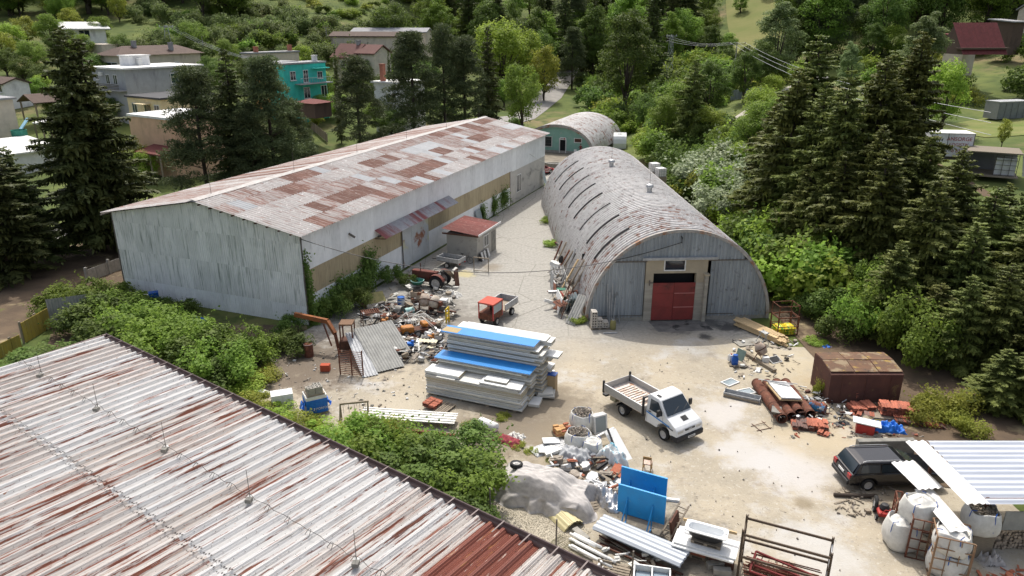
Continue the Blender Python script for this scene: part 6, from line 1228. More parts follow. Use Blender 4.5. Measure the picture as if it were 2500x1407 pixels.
o = MB().box((0, 0, .08), (2.6, 1.1, .06)).build('board', M['wood']); o.location = G(2180, 1020) + Vector((.2, .1, 0)); o.rotation_euler = (0, 0, R_(-12)); tag(o, 'wooden board under the larger tile stacks', 'board')
rb_ = th('red_box', 'red plywood box with a white board for a lid', 'box', G(2110, 1055), -22); MB().bx(-.45, .45, -.3, .3, 0, .55).build('box', M['red'], rb_); o = MB().box((0, 0, 0), (1.4, .7, .05)).build('lid', M['panel'], rb_); o.location = (.05, .05, .6); o.rotation_euler = (0, .06, .0)
cloth('tarpaulin', 'crumpled bright blue tarpaulin beside the red box', G(2160, 1050), -10, 1.9, .8, .35, M['tarpblue'], 21, 30, 'tarpaulin', .16)
cloth('dark_sheet', 'dark grey sheet lying on the ground by the tiles', G(2055, 1035), 20, .9, .5, .06, M['black'], 22, 14, 'sheet', .04)
t = th('tile_row', 'long rows of brown tiles leaning in the shade behind the blue tarpaulin', 'tiles', G(2200, 1040), -15)
for i in range(22):
    for j in range(3): put('roof_tile', TM, t, (i * .11, j * .42, .05 + .02 * j), (R_(35), 0, R_(90)), m=M['tiled'] if Q.random() < .4 else None)
cw = MB().bx(0, 3.0, 0, .35, 0, .8); o = cw.build('retaining_wall', M['concd'], bevel=.03); o.location = G(2092, 1112); o.rotation_euler = (0, 0, R_(2)); tag(o, 'short mossy concrete wall behind the black car', 'wall')
lg = MB().tube([(0, 0, .1), (.9, -.02, .1), (1.9, .0, .1)], [.09, .1, .1], 9); o = lg.build('log', M['bark'], None, True); o.location = G(2035, 1212); o.rotation_euler = (0, 0, R_(-4)); tag(o, 'dark round log lying behind the black car', 'log')
# ---- corner with lumber, mixer, canisters
la, lb = G(1800, 790), G(1925, 845); dd = lb - la; t = th('lumber_pile', 'pile of fresh pale planks lying by the hangar corner', 'lumber', la, math.degrees(math.atan2(dd.y, dd.x)))
for k in range(26):
    lv = k // 7; MB().box((Q.uniform(1.9, 2.6), -.5 + (k % 7) * .17, .14 + lv * .1), (Q.uniform(3.6, 4.6), .15, .09), (0, 0, Q.uniform(-.03, .03))).build('plank', M['plank'], t)
for x in (.6, 3.6): MB().bx(x, x + .1, -.6, .7, 0, .09).build('bearer', M['wood'], t)
for (u, v, z0, lab) in ((1912, 762, .9, 'upper rusty mesh cage stacked behind the lumber'), (1912, 800, 0, 'lower rusty mesh cage holding yellow bags')):
    p = G(1912, 815) if z0 == 0 else G(1918, 812); t = th('mesh_cage', lab, 'cage', Vector((p.x + (.0 if z0 == 0 else .15), p.y + (0 if z0 == 0 else .9), 0 if z0 == 0 else 0)), 8, 'rusty cages'); w_, d_, h_ = 1.5, 1.1, 1.5 if z0 == 0 else 1.9
    for x in (-w_/2, w_/2):
        for y in (-d_/2, d_/2): MB().bx(x - .03, x + .03, y - .03, y + .03, 0, h_).build('post', M['rust'], t)
    for z_ in (.12, h_ * .5, h_ - .05):
        for y in (-d_/2, d_/2): MB().bx(-w_/2, w_/2, y - .02, y + .02, z_ - .02, z_ + .02).build('rail', M['rust'], t)
        for x in (-w_/2, w_/2): MB().bx(x - .02, x + .02, -d_/2, d_/2, z_ - .02, z_ + .02).build('rail', M['rust'], t)
    b = MB()
    for k in range(1, 6): b.bx(-w_/2 + k * w_/6 - .008, -w_/2 + k * w_/6 + .008, -d_/2 - .01, -d_/2 + .01, .1, h_ * .5)
    b.build('mesh', M['rust'], t)
yb = th('bag_pallet', 'pallet of yellow and green plastic bags inside the lower cage', 'bags', G(1912, 815) + Vector((0, 0, .12)), 8); ym = mat('yellow_green_bag', (.75, .6, .04), (.1, .42, .05), vs=2.2, stretch=(2, .5, 1), thr=(.55, .58), rough=.4)
for k in range(3):
    for i in range(2): MB().grid(lambda u, v: ((u - .5) * .68, (v - .5) * .98, .2 * (1 - (2*u - 1) ** 4) * (1 - (2*v - 1) ** 4)), 8, 8).build('bag', ym, yb, True, (-.34 + i * .69, 0, .02 + k * .2)); MB().bx(-.67 + i * .69, -.02 + i * .69, -.48, .48, .0 + k * .2, .06 + k * .2).build('bag', ym, yb)
cp = th('canister_pallet', 'small pallet holding the blue churn by the mixer', 'pallet', G(1800, 892), -20)
for k in range(5): MB().bx(-.5, .5, -.4 + k * .17, -.28 + k * .17, .08, .1).build('slat', M['wood'], cp)
for x in (-.45, 0, .4): MB().bx(x, x + .08, -.4, .4, 0, .08).build('bearer', M['wood'], cp)
c1 = th('blue_churn', 'deep blue plastic churn on the small pallet', 'churn', G(1793, 893) + Vector((0, 0, .1)), 0); MB().lathe([(0, 0), (.2, 0), (.22, .08), (.22, .42), (.15, .52), (.13, .58)], 18).build('body', M['bluedeep'], c1, True); MB().lathe([(.16, .58), (.16, .68), (0, .69)], 18).build('lid', M['bluedeep'], c1)
c2 = th('white_canister', 'white plastic canister behind the blue churn', 'canister', G(1782, 885) + Vector((0, 0, .1)), 30); MB().bx(-.15, .15, -.12, .12, 0, .45).build('body', M['white'], c2, bevel=.04); MB().cyl((.05, 0, .45), (.05, 0, .52), .05, n=10).build('cap', M['red'], c2); MB().tube([(-.12, 0, .44), (-.1, 0, .53), (0, 0, .5)], .02).build('handle', M['white'], c2)
o = MB().box((0, 0, .17), (.3, .25, .14)).build('white_sack', M['bag'], bevel=.05); o.location = G(1812, 898) + Vector((0, 0, 0)); tag(o, 'folded white sack on the small pallet', 'sack')
o = MB().bx(0, .04, -.35, .35, 0, .75).build('green_board', mat('grey_green_board', (.2, .28, .24), (.16, .22, .19), vs=3)); o.location = G(1803, 880) ; o.rotation_euler = (0, R_(18), R_(30)); tag(o, 'grey green board leaning behind the blue churn', 'board')
o = MB().box((1.6, 0, .12), (3.2, .26, .22)).build('timber_beam', M['wood']); o.location = G(1812, 862); o.rotation_euler = (0, 0, R_(-68)); tag(o, 'long weathered beam lying from the green board towards the pipes', 'beam')
def mixer(label, loc, rz, col, s=1.):
    t = th('cement_mixer', label, 'cement mixer', loc, rz); t.scale = (s,) * 3
    MB().lathe([(.12, -.42), (.3, -.38), (.36, -.12), (.35, .08), (.22, .42), (.2, .42), (.33, .06), (.3, -.3)], 22, (0, 0, .85), (.55, 0, .8)).build('drum', col, t, True); MB().lathe([(.365, -.03), (.385, -.03), (.385, .03), (.365, .03)], 22, (0, 0, .85), (.55, 0, .8)).build('gear_ring', M['rustd'], t)
    for y in (-.38, .38): MB().tube([(-.35, y, .05), (0, y, .75), (.35, y, .02)], .03).build('leg', M['rust'], t)
    MB().bar((-.35, -.38, .08), (-.35, .38, .08), .05).build('axle', M['rust'], t); MB().box((0, -.5, .8), (.26, .2, .3)).build('motor_box', M['orange'] if s == 1 else M['rust'], t)
    for y in (-.42, .42): wheel(t, -.35, y, .15, .15, .07)
    return t
M['mixc'] = mat('mortar_crusted_drum', (.42, .35, .29), (.3, .23, .18), vs=5)
mixer('cement mixer with an orange motor by the lumber pile', G(1853, 880), 150, M['mixc']); 
t = th('tray', 'white framed dark tray propped beside the mixer', 'tray', G(1890, 882), 25); t.rotation_euler = (.35, 0, R_(25)); MB().bx(-.4, .4, -.28, .28, .1, .13).build('base', M['black'], t); MB().bx(-.42, .42, -.3, -.26, .1, .16).bx(-.42, .42, .26, .3, .1, .16).bx(-.42, -.38, -.26, .26, .1, .16).bx(.38, .42, -.26, .26, .1, .16).build('rim', M['white'], t)
t = th('folding_frame', 'grey folding metal frame standing by the lumber end', 'frame', G(1860, 838), 20)
for y in (-.3, .3): MB().bar((-.35, y, .0), (.25, y, .9), .035).bar((.35, y, 0), (-.1, y, .8), .035).build('leg', M['steel'], t)
MB().bx(-.05, .3, -.3, .3, .78, .81).build('top', M['steel'], t)
o = MB().box((0, 0, .25), (.4, .3, .4)).build('white_box', M['white'], bevel=.03); o.location = G(1868, 890) + Vector((0, 0, .1)); tag(o, 'small white appliance box in front of the mixer', 'box')
o = MB().box((0, 0, .05), (1.8, 1.0, .08)).build('concrete_slab', M['conc']); o.location = G(1825, 838); o.rotation_euler = (0, 0, R_(15)); tag(o, 'grey slab lying in front of the lumber pile', 'slab')
cloth('blue_cloth', 'small blue cloth heap under the eastern shrubs', G(2018, 850), 0, .8, .5, .12, M['tarpblue'], 31, 14, 'cloth', .08); cloth('grey_foil', 'grey plastic sheet lying under the eastern shrubs', G(2005, 815), 60, 1.6, .7, .12, mat('grey_plastic', (.4, .42, .43)), 32, 18, 'sheet', .1)
# ---- hangar front
bp_ = G(1462, 800); pallet('pallet of hollow blocks at the hangar corner', bp_, 4, 1.3, .9); t = th('block_stack', 'hollow pale blocks stacked at the hangar corner', 'blocks', bp_, 4)
hb_ = MB().bx(0, .4, 0, .2, 0, .04).bx(0, .4, 0, .2, .16, .2).bx(0, .05, 0, .2, .04, .16).bx(.35, .4, 0, .2, .04, .16).bx(.17, .23, 0, .2, .04, .16).mesh('block', mat('pale_block', (.5, .47, .42), (.42, .39, .34), vs=6, rnd=.12))
for i in range(3):
    for j in range(4):
        for k in range((6, 3, 2)[i] if j < 3 else 1): put('block', hb_, t, (-.62 + i * .42, -.42 + j * .22, .15 + k * .205), (0, 0, Q.uniform(-.03, .03)))
for k, (u, v, h_, rx, ry) in enumerate(((1484, 790, 3.0, .12, .03), (1491, 790, 3.1, .12, -.02), (1487, 792, 2.4, .14, .0), (1496, 792, 2.0, .15, -.08), (1513, 790, 1.0, .2, .15))):
    o = MB().cyl((0, 0, 0), (0, 0, h_), .05 if k < 3 else .035, n=8).build('pole', M['steel']); o.location = G(u, v); o.rotation_euler = (-rx, -ry, 0); tag(o, ['grey pole leaning on the hangar front, leftmost', 'tallest grey pole leaning on the hangar front', 'middle grey pole leaning on the hangar front', 'shorter grey pole leaning on the hangar front, rightmost', 'short steel tube leaning near the red doors'][k], 'pole')
o = MB().bar((0, 0, 0), (-.7, 1.0, 3.1), .06).build('pole', M['steel']); o.location = G(1757, 778); tag(o, 'long grey pole leaning across the right half of the hangar front', 'pole')
gc = th('gas_cylinder', 'olive gas cylinder standing at the hangar front', 'cylinder', G(1496, 804), 0); MB().lathe([(0, 0), (.2, .0), (.22, .06), (.22, .55), (.16, .68), (.08, .72)], 16).build('bottle', mat('olive_paint', (.24, .22, .09)), gc, True); MB().lathe([(.1, .7), (.11, .82), (.09, .82)], 12).build('collar', M['steel'], gc)
o = MB().tube([(0, 0, .05), (1.0, .05, .05)], .05, 8).build('tube', M['steel']); o.location = G(1473, 815); tag(o, 'short steel tube lying in front of the block stack', 'tube')
# ---- clutter along the west side of the hangar
hx = lambda x, y, z=0: hg.matrix_basis @ Vector((x, y, z))
for k, (y, tilt, h_, m, lab) in enumerate(((4.0, 30, 3.4, 'wood', 'grey plank leaning on the hangar side near its corner'), (5.0, 25, 3.8, 'wood', 'second grey plank leaning on the hangar side'), (6.2, 28, 3.2, 'plank', 'pale plank leaning on the hangar side'), (7.4, 20, 3.6, 'steel', 'steel channel leaning on the hangar side'), (8.0, 24, 3.3, 'steeld', 'dark steel channel leaning on the hangar side'), (9.5, 30, 3.0, 'wood', 'brown board leaning behind the wire cage'), (11, 26, 2.6, 'rust', 'rusty post leaning on the hangar side'), (12.2, 24, 2.8, 'wood', 'old door board leaning on the hangar side'), (13, 22, 2.6, 'rust', 'rusty beam leaning at the farther clutter'))):
    o = MB().bx(-.05, .05, -.12, .12, 0, h_).build('plank', M[m]); o.location = hx(-HR - 1.1 - .1 * (k % 3), y); o.rotation_euler = (R_(Q.uniform(-12, 12)), R_(tilt), R_(2.8)); tag(o, lab, 'plank')
t = th('wire_cage', 'tall galvanised wire cage beside the hangar', 'cage', hx(-HR - 1.4, 6.6), 2)
for x in (-.5, .5):
    for y in (-1.1, 1.1): MB().bx(x - .03, x + .03, y - .03, y + .03, 0, 1.9).build('post', M['steel'], t)
b = MB()
for k in range(9): b.bx(-.51, -.49, -1.1 + k * .275 - .01, -1.1 + k * .275 + .01, 0, 1.9); b.bx(-.5, .5, -1.1 + k * .275 - .01, -1.1 + k * .275 + .01, 1.88, 1.9)
for k in range(7): b.bx(-.515, -.495, -1.1, 1.1, .1 + k * .29, .12 + k * .29)
for k in range(5): b.bx(-.5 + k * .25 - .01, -.5 + k * .25 + .01, -1.1, 1.1, 1.87, 1.89)
b.build('mesh', M['steel'], t)
o = MB().bx(-.35, .35, -.3, .3, 0, .95).build('green_bin', mat('dark_green_plastic', (.05, .17, .11), (.04, .13, .09), vs=3), bevel=.04); o.location = hx(-HR - 1.35, 4.6); tag(o, 'green plastic box beside the wire cage', 'box')
o = MB().bx(0, .05, -1.1, 1.1, 0, 1.3).build('white_board', M['panel']); o.location = hx(-HR - 2.0, 2.6); o.rotation_euler = (0, R_(14), R_(6)); tag(o, 'white panel standing on edge beside the hangar corner', 'board')
o = MB().bx(0, .04, -.5, .5, 0, 1.1).build('red_board', M['red']); o.location = hx(-HR - 1.7, 3.3); o.rotation_euler = (0, R_(14), R_(10)); tag(o, 'dark red board behind the white panel', 'board')
for k in range(7):
    o = MB().bx(0, .02, -.6, .6, 0, 1.2).build('glass_sheet', M['glassl']); o.location = hx(-HR - 1.3 + k * .07, 2.3 + .12 * k); o.rotation_euler = (0, R_(16 + 2 * k), R_(Q.uniform(-6, 6))); tag(o, ORD[k] + ' glass sheet of the row leaning at the hangar corner', 'glass', 'leaning glass sheets')
o = corr(.8, 2.6, .2, .04).build('roof_sheet_piece', M['wavy']); o.location = hx(-HR - 1.5, .2, .05); basis(o, hx(-HR - 1.6, -.3, .05), (.75, -.3, .0), (.5, .5, .55)); tag(o, 'grey corrugated sheet propped at the hangar corner', 'metal sheet')
t = th('scaffold_frame', 'rusty scaffold frame leaning at the hangar corner', 'scaffold', hx(-HR - 1.2, 1.4), 2)
for y in (-.8, .8): MB().bar((-.6, y, 0), (.3, y, 2.6), .05).build('upright', M['rustd'], t)
for k in range(4): MB().bar((-.5 + k * .22, -.8, .3 + k * .6), (-.5 + k * .22, .8, .3 + k * .6), .04).build('rung', M['rustd'], t)
MB().bar((-.55, -.8, .15), (.25, .8, 2.4), .04).build('brace', M['rustd'], t)
wl_ = th('old_tyre', 'dark wheel hung on the junk by the hangar', 'wheel', hx(-HR - .9, 9.0, 2.0), 0); wheel(wl_, 0, 0, 0, .34, .14, 'black', (0, 0, R_(60)))
junk('plank or pipe scrap in the clutter along the hangar side', 'scrap along the hangar side', 1345, 600, 1400, 770, 60, 15, .9, (.4, 1.4), [M['wood'], M['steel'], M['rust'], M['steeld'], M['white']])
# ---- heap between the warehouse and the panel stack
jb = th('excavator_jib', 'rusty orange excavator arm reaching over the scrap', 'excavator', G(815, 860), 0); jm = mat('orange_rust_paint', (.28, .1, .03), (.17, .07, .035), vs=3)
q0, q1, q2 = AY(720, 768, 46.5) - jb.location, AY(800, 785, 45.5) - jb.location, AY(818, 815, 44.9) - jb.location; MB().bar(q0, q1, .22, .3).build('boom', jm, jb); MB().bar(q1, q2, .22, .28).build('stick', jm, jb); MB().bar(q1 + Vector((-.3, 0, -.2)), q2 + Vector((-.3, 0, -.9)), .08).build('ram', M['rust'], jb); MB().bar(q2, (q2.x + .2, q2.y, .0), .18).build('column', M['rust'], jb)
MB().bx(.55, 1.45, -.3, .6, 2.05, 2.15).build('cab_roof', mat('brown_cab_roof', (.17, .1, .06)), jb)
for x in (.6, 1.4):
    for y in (-.25, .55): MB().bx(x - .04, x + .04, y - .04, y + .04, .4, 2.05).build('cab_post', M['rust'], jb)
MB().bx(.5, 1.5, -.3, .6, .3, .9).build('cab_body', M['rustd'], jb)
gt = th('rusty_grate', 'tall rusty barred grate standing in front of the excavator', 'grate', G(830, 915), -12)
for k in range(13): MB().bx(0, 1.6, 0, .03, .1 + k * .13, .13 + k * .13).build('bar', M['rust'], gt)
for x in (0, .8, 1.55): MB().bx(x, x + .06, -.03, .05, 0, 1.8).build('upright', M['rust'], gt)
o = MB().bx(-.3, .3, -.2, .2, 0, .45).build('red_box', mat('red_plastic_box', (.4, .08, .04)), bevel=.03); o.location = G(795, 905); tag(o, 'small orange red box at the foot of the rusty grate', 'box')
for k, (u, v, u2, v2, w_, lab, m, z1) in enumerate(((905, 920, 860, 812, 1.0, 'narrow silver corrugated sheet leaning on the scrap', 'steel', 1.3), (955, 905, 895, 800, 1.9, 'wide grey corrugated sheet leaning on the scrap', 'wavy', 1.4), (990, 870, 940, 790, 1.0, 'farther grey corrugated sheet leaning on the scrap', 'wavy', 1.2))):
    a = G(u, v); bq = G(u2, v2, z1); Y = bq - a; X = Vector((Y.y, -Y.x, 0)).normalized(); o = corr(w_, Y.length, .19, .05).build('corrugated_sheet', M[m]); basis(o, a - X * w_ / 2 + Vector((0, 0, .03 + .06 * k)), X, Y); tag(o, lab, 'metal sheet')
def drum(label, loc, m, r_=.29, h_=.85, tip=None, open_=False):
    t = th('drum', label, 'drum', loc, Q.uniform(0, 360))
    if tip: t.rotation_euler = (R_(90), 0, R_(tip)); t.location.z += r_
    pr = [(0, .02), (r_, 0), (r_, h_ * .32), (r_ * 1.04, h_ * .33), (r_, h_ * .35), (r_, h_ * .65), (r_ * 1.04, h_ * .66), (r_, h_ * .68), (r_, h_)] + ([(r_ * .95, h_), (r_ * .93, .05), (0, .05)] if open_ else [(r_ * .9, h_), (r_ * .88, h_ - .02), (0, h_ - .02)])
    MB().lathe(pr, 20).build('body', m, t); MB().lathe([(r_ * .99, h_ - .01), (r_ * 1.03, h_), (r_ * .99, h_ + .015)], 20).build('rim', M['steel'], t); return t
dm = mat('blue_white_drum', (.03, .12, .4), (.5, .52, .54), vs=2.5, stretch=(.3, .3, 2), thr=(.5, .54)); drum('blue and white steel drum standing in the scrap heap', G(980, 750), dm)
drum('pale concrete ring lying on its side near the drum', G(968, 765), M['conc'], .32, .5, 70, True); drum('pale cyan plastic tub lying on its side', G(1010, 765), M['cyan'], .26, .7, -60, True)
rb2 = th('rusty_chest', 'rusty white chest with a coil of black hose on top', 'chest', G(1020, 735), -20); MB().bx(-.45, .45, -.35, .35, 0, .85).build('chest', mat('rusty_enamel', (.45, .36, .28), (.35, .28, .2), vs=2, rust=((.22, .09, .05), 1.6, .48, .56, (1, 1, 1))), rb2)
hs = th('hose_coil', 'coil of black hose lying on the rusty chest', 'hose', rb2.location + Vector((0, 0, .87)), 0)
for k in range(5): MB().lathe([(.34 - .01 * k, -.025), (.37 - .01 * k, 0), (.34 - .01 * k, .025), (.31 - .01 * k, 0), (.34 - .01 * k, -.025)], 22, (Q.uniform(-.03, .03), Q.uniform(-.03, .03), .03 + .045 * k)).build('loop', M['black'], hs)
bs_ = th('green_basin', 'round dark green basin with a pale rim among the scrap', 'basin', G(1020, 705) + Vector((0, 0, .45)), 0); MB().lathe([(0, 0), (.4, 0), (.52, .25), (.56, .26), (.56, .3), (.5, .28), (.4, .05), (0, .04)], 24).build('bowl', M['green'], bs_, True); MB().lathe([(.52, .27), (.57, .28), (.57, .32), (.52, .31)], 24).build('rim', M['cyan'], bs_); MB().bx(-.3, .3, -.3, .3, -.45, 0).build('stand', M['steeld'], bs_)
mixer('mortar crusted mixer drum beside the rusty chest', G(1038, 762), 90, M['mixc'], 1.15); mixer('pale cement mixer nearest the grey slab stack', G(1062, 765), 60, mat('pale_drum', (.5, .45, .38), (.4, .34, .27), vs=4), 1.1)
t = th('slab_stack', 'stack of grey slabs with a white one on top', 'slabs', G(1085, 760), -15)
for k in range(10): MB().box((Q.uniform(-.03, .03), Q.uniform(-.03, .03), .05 + k * .1), (.55, .55, .085), (0, 0, Q.uniform(-.06, .06))).build('slab', M['white'] if k > 7 else M['conc'], t)
t = th('yellow_frame', 'yellow steel frame standing at the end of the panel stack', 'frame', G(1093, 790), 75)
for x in (-.3, .3): MB().bx(x - .05, x + .05, -.05, .05, 0, 1.25).build('post', M['yellow'], t)
for z_ in (.4, .8, 1.2): MB().bx(-.3, .3, -.04, .04, z_ - .05, z_ + .05).build('rail', M['yellow'], t)
os_ = th('orange_machine', 'dismantled orange machine lying in the scrap heap', 'machine', G(1000, 820), 20); MB().bx(-.6, .3, -.4, .3, .3, .8).build('hood', M['orange'], os_, bevel=.12); MB().bx(.3, 1.3, -.35, .35, .2, .5).build('chassis', M['rustd'], os_); MB().box((1.1, .1, .75), (.5, .5, .3), (.3, .2, .4)).build('cowl', M['orange'], os_, bevel=.08); wheel(os_, -.3, -.5, .28, .26, .16); wheel(os_, .5, -.5, .28, .26, .16)
t = th('conduit_bundle', 'tangle of pale grey conduit hoses over the orange machine', 'hoses', G(1015, 800), 0)
for k in range(14):
    a = Q.uniform(0, 6.28); MB().tube([(Q.uniform(-.6, .6), Q.uniform(-.4, .4), .9), (math.cos(a) * .7, math.sin(a) * .5, 1.1 + Q.uniform(-.2, .1)), (math.cos(a) * 1.4, math.sin(a) * .8, .55), (math.cos(a) * 1.8, math.sin(a) * 1.0, .3)], .025, 5).build('hose', M['panelg'], t, True)
for u, v, lab, m in ((940, 795, 'orange plastic part by the bent tube', 'orange'), (1052, 835, 'orange cowl in front of the cream panels', 'orange'), (1002, 852, 'bright blue plastic scrap in the litter', 'cyan')):
    o = MB().box((0, 0, .2), (.5, .3, .25), (.2, .3, .4)).box((.15, .1, .35), (.2, .2, .2)).build('plastic_part', M[m] if m != 'cyan' else M['tarpblue'], bevel=.05); o.location = G(u, v) + Vector((0, 0, .15)); tag(o, lab, 'plastic part')
t = th('cream_panels', 'two cream corrugated panels lying on the scrap heap', 'panels', G(1045, 850), -10)
for k in range(2): MB().grid(lambda u, v: ((u - .5) * 1.3, (v - .5) * .5 - .4 * k, .55 - .22 * k + .03 * math.sin(u * 30)), 24, 1).build('panel', mat('cream_panel%d' % k, (.6, .56, .42)), t)
bk = th('bucket', 'small black bucket with pale rim on the ground by the litter', 'bucket', G(1017, 868), 0); MB().lathe([(0, 0), (.13, 0), (.16, .33), (.14, .33), (.12, .03), (0, .03)], 16).build('body', M['black'], bk); MB().lathe([(.15, .3), (.175, .31), (.175, .35), (.15, .34)], 16).build('rim', M['white'], bk)
rr_ = th('grille_rack', 'brown steel rack with a slatted top near the warehouse', 'rack', G(905, 790), 22)
for k in range(9): MB().bx(-.6 + k * .15, -.54 + k * .15, -.4, .4, .95, .98).build('slat', M['rust'], rr_)
for x in (-.62, .66):
    for y in (-.4, .4): MB().bx(x - .03, x + .03, y - .03, y + .03, 0, .97).build('leg', M['rustd'], rr_)
for y in (-.42, .42): MB().bx(-.65, .7, y - .03, y + .03, .92, .98).build('rail', M['rustd'], rr_)
MB().tube([(.7, .4, .9), (1.0, .4, 1.2), (1.4, .2, .9), (1.6, .0, .1)], .03).build('bent_tube', M['steel'], rr_, True)
o = MB().bx(-.8, .8, 0, .05, 0, 1.0).build('mossy_board', mat('mossy_yellow_plywood', (.3, .27, .12), (.2, .19, .08), vs=3)); o.location = G(920, 740); o.rotation_euler = (R_(-50), 0, R_(30)); tag(o, 'mossy yellowish plywood leaning under weeds', 'board')
o = MB().bx(-.4, .4, -.02, .02, 0, 1.5).build('rusty_plate', M['rustd']); o.location = G(1117, 700); o.rotation_euler = (R_(-5), 0, R_(70)); tag(o, 'tall rusty brown panel standing behind the tractor', 'plate')
for k in range(3):
    o = MB().box((0, 0, 0), (.12, 2.8, .05)).build('plank', M['wood']); o.location = G(1100 + 4 * k, 700) + Vector((0, 0, 1.0)); o.rotation_euler = (R_(38), 0, R_(155 + 5 * k)); tag(o, ['first', 'middle', 'last'][k] + ' long board leaning over the red tractor', 'plank')
cloth('rubbish_sack', 'crumpled white rubbish sacks by the tractor wheel', G(1105, 722), -30, 1.5, .8, .3, M['bag'], 41, 22, 'sack', .16)
# ---- store front: frame, bicycle, radiators
t = th('work_table_frame', 'tubular table frame standing before the small outbuilding', 'frame', G(1175, 665), -20)
for x in (-.7, .7): MB().bx(x - .03, x + .03, -.03, .03, 0, 1.35).build('post', M['wood'], t)
MB().bx(-.75, .75, -.05, .05, 1.3, 1.37).build('top_rail', M['wood'], t); MB().bx(-.7, .7, -.03, .03, .1, .15).build('bottom_rail', M['wood'], t)
bc = th('bicycle', 'old dark bicycle leaning against the small outbuilding', 'bicycle', G(1140, 645) + Vector((-.2, .3, 0)), -20)
for x in (-.5, .5): MB().lathe([(.3, -.015), (.33, 0), (.3, .015), (.29, 0), (.3, -.015)], 22, (x, 0, .33), (0, 1, 0)).build('wheel', M['rubber'], bc)
for a, b2 in (((-.5, 0, .33), (-.15, 0, .33)), ((-.15, 0, .33), (-.25, 0, .8)), ((-.25, 0, .75), (.35, 0, .78)), ((-.15, 0, .33), (.37, 0, .7)), ((.5, 0, .33), (.36, 0, .9)), ((-.5, 0, .33), (-.25, 0, .75))): MB().cyl(a, b2, .018, n=6).build('frame_tube', M['steeld'], bc)
MB().box((-.26, 0, .86), (.24, .12, .05)).build('saddle', M['black'], bc); MB().tube([(.36, -.28, .98), (.36, 0, .95), (.36, .28, .98)], .014).build('handlebar', M['steeld'], bc)
for k in range(6):
    o = MB().bx(0, .05, 0, .5, 0, .8).build('leaning_panel', M['black'] if k % 2 == 0 else M['white']); o.location = sh_.matrix_basis @ Vector((.35 - .0 * k, .1 + .32 * k, 0)); o.rotation_euler = (0, R_(-16), R_(WR)); tag(o, ['black panel leaning on the outbuilding, nearest', 'white panel leaning next to the nearest black one', 'second black panel leaning on the outbuilding', 'second white panel leaning on the outbuilding', 'black panel leaning below the outbuilding window', 'white framed pane leaning by the outbuilding door'][k], 'panel')
o = MB().bx(0, .06, 0, 1.3, 0, 1.5).bx(.06, .07, .1, 1.2, .1, .8).build('car_windscreen', M['glassl']); o.location = wh.matrix_basis @ Vector((.55, 29.5, .3)); o.rotation_euler = (0, R_(-14), R_(WR)); tag(o, 'framed glass leaning on the warehouse wall behind the outbuilding', 'window')
# ---- left front: blocks and wrapped pallet
pw = th('wrapped_pallet', 'blue wrapped pallet of blocks with white lettering', 'pallet', G(770, 1012), -62+90); pw.location = Vector((G(772, 1005).x, G(772, 1005).y, 0)); 
MB().bx(-.6, .6, -.5, .5, .02, .14).build('base', M['wood'], pw); b = MB().bx(-.6, .6, -.5, .5, .14, 1.0); b.build('wrap', M['tarpblue'], pw, bevel=.03); MB().bx(-.58, .58, -.48, .48, 1.0, 1.2).build('blocks', M['white'], pw)
text('lettering', 'PORFIX', .2, M['white'], pw, (.25, -.515, .42), (R_(90), 0, 0)); MB().ext([(-.24, -.515, .34), (-.18, -.515, .34), (-.14, -.515, .48), (-.2, -.515, .52)], (0, -.004, 0)).build('logo', M['white'], pw)
for sx in (-1, 1): MB().grid(lambda u, v: (sx * (.6 + .22 * u + .05 * math.sin(9 * v)), -.4 + .7 * v, .75 + .15 * math.sin(7 * u + 5 * v) - .3 * u), 6, 8).build('loose_wrap', M['tarpblue'], pw, True)
bl = th('block_stack', 'grey hollow concrete blocks stacked on the blue wrapped pallet', 'blocks', pw.location + Vector((0, 0, 1.21)), 28); bm_ = MB().bx(0, .4, 0, .05, 0, .2).bx(0, .4, .15, .2, 0, .2).bx(0, .05, .05, .15, 0, .2).bx(.35, .4, .05, .15, 0, .2).bx(.175, .225, .05, .15, 0, .2).mesh('block', M['conc'])
for k in range(2):
    for i in range(2 if k == 0 else 2):
        for j in range(4 if k == 0 else 3):
            if k == 1 and (i, j) == (0, 2): continue
            put('block', bm_, bl, (-.42 + i * .42, -.42 + j * .21, .1 + k * .205), (0, 0, Q.uniform(-.05, .05)))
MB().bx(-.5, .5, -.45, .45, 0, .1).build('small_pallet', M['wood'], bl)
t = th('white_blocks', 'low stack of white aerated concrete blocks by the vine hedge', 'blocks', G(690, 985), 20); wbm = MB().bx(0, .6, 0, .25, 0, .25).mesh('block', M['panel'])
for k in range(3):
    for i in range(2):
        for j in range(4):
            if k == 2 and j == 3: continue
            put('block', wbm, t, (-.6 + i * .61, -.5 + j * .255, .02 + k * .255), (0, 0, Q.uniform(-.02, .02)))
o = MB().box((0, 0, .12), (2.6, .35, .2)).build('white_profile', M['panel']); o.location = G(620, 955); o.rotation_euler = (0, 0, R_(-30)); tag(o, 'long white profile lying by the vine hedge', 'profile')
t = th('angle_frame', 'weathered trestle frame leaning at the hedge', 'trestle', G(868, 1030), 12)
for x in (-.75, .75): MB().bar((x - .1, -.3, 0), (x, .1, 1.15), .07).bar((x, .4, 0), (x, .1, 1.15), .07).build('leg', M['wood'], t)
MB().bar((-.8, .1, 1.15), (.8, .1, 1.15), .1).build('top_beam', M['wood'], t)
for k in range(5): MB().bar((-.6 + k * .3, .1, 1.1), (-.6 + k * .3, .1, .55), .02).build('rod', M['steeld'], t)
a = G(880, 1022); t = rolled('roof_sheets', 'long pale trapezoid sheets lying on blocks by the hedge', G(885, 1022) + Vector((0, 0, .25)), G(1112, 1038) + Vector((0, 0, .25)), 1.1, M['panelg'], 0, .3, .05, True, n=4, dz=.02, lift=.1)
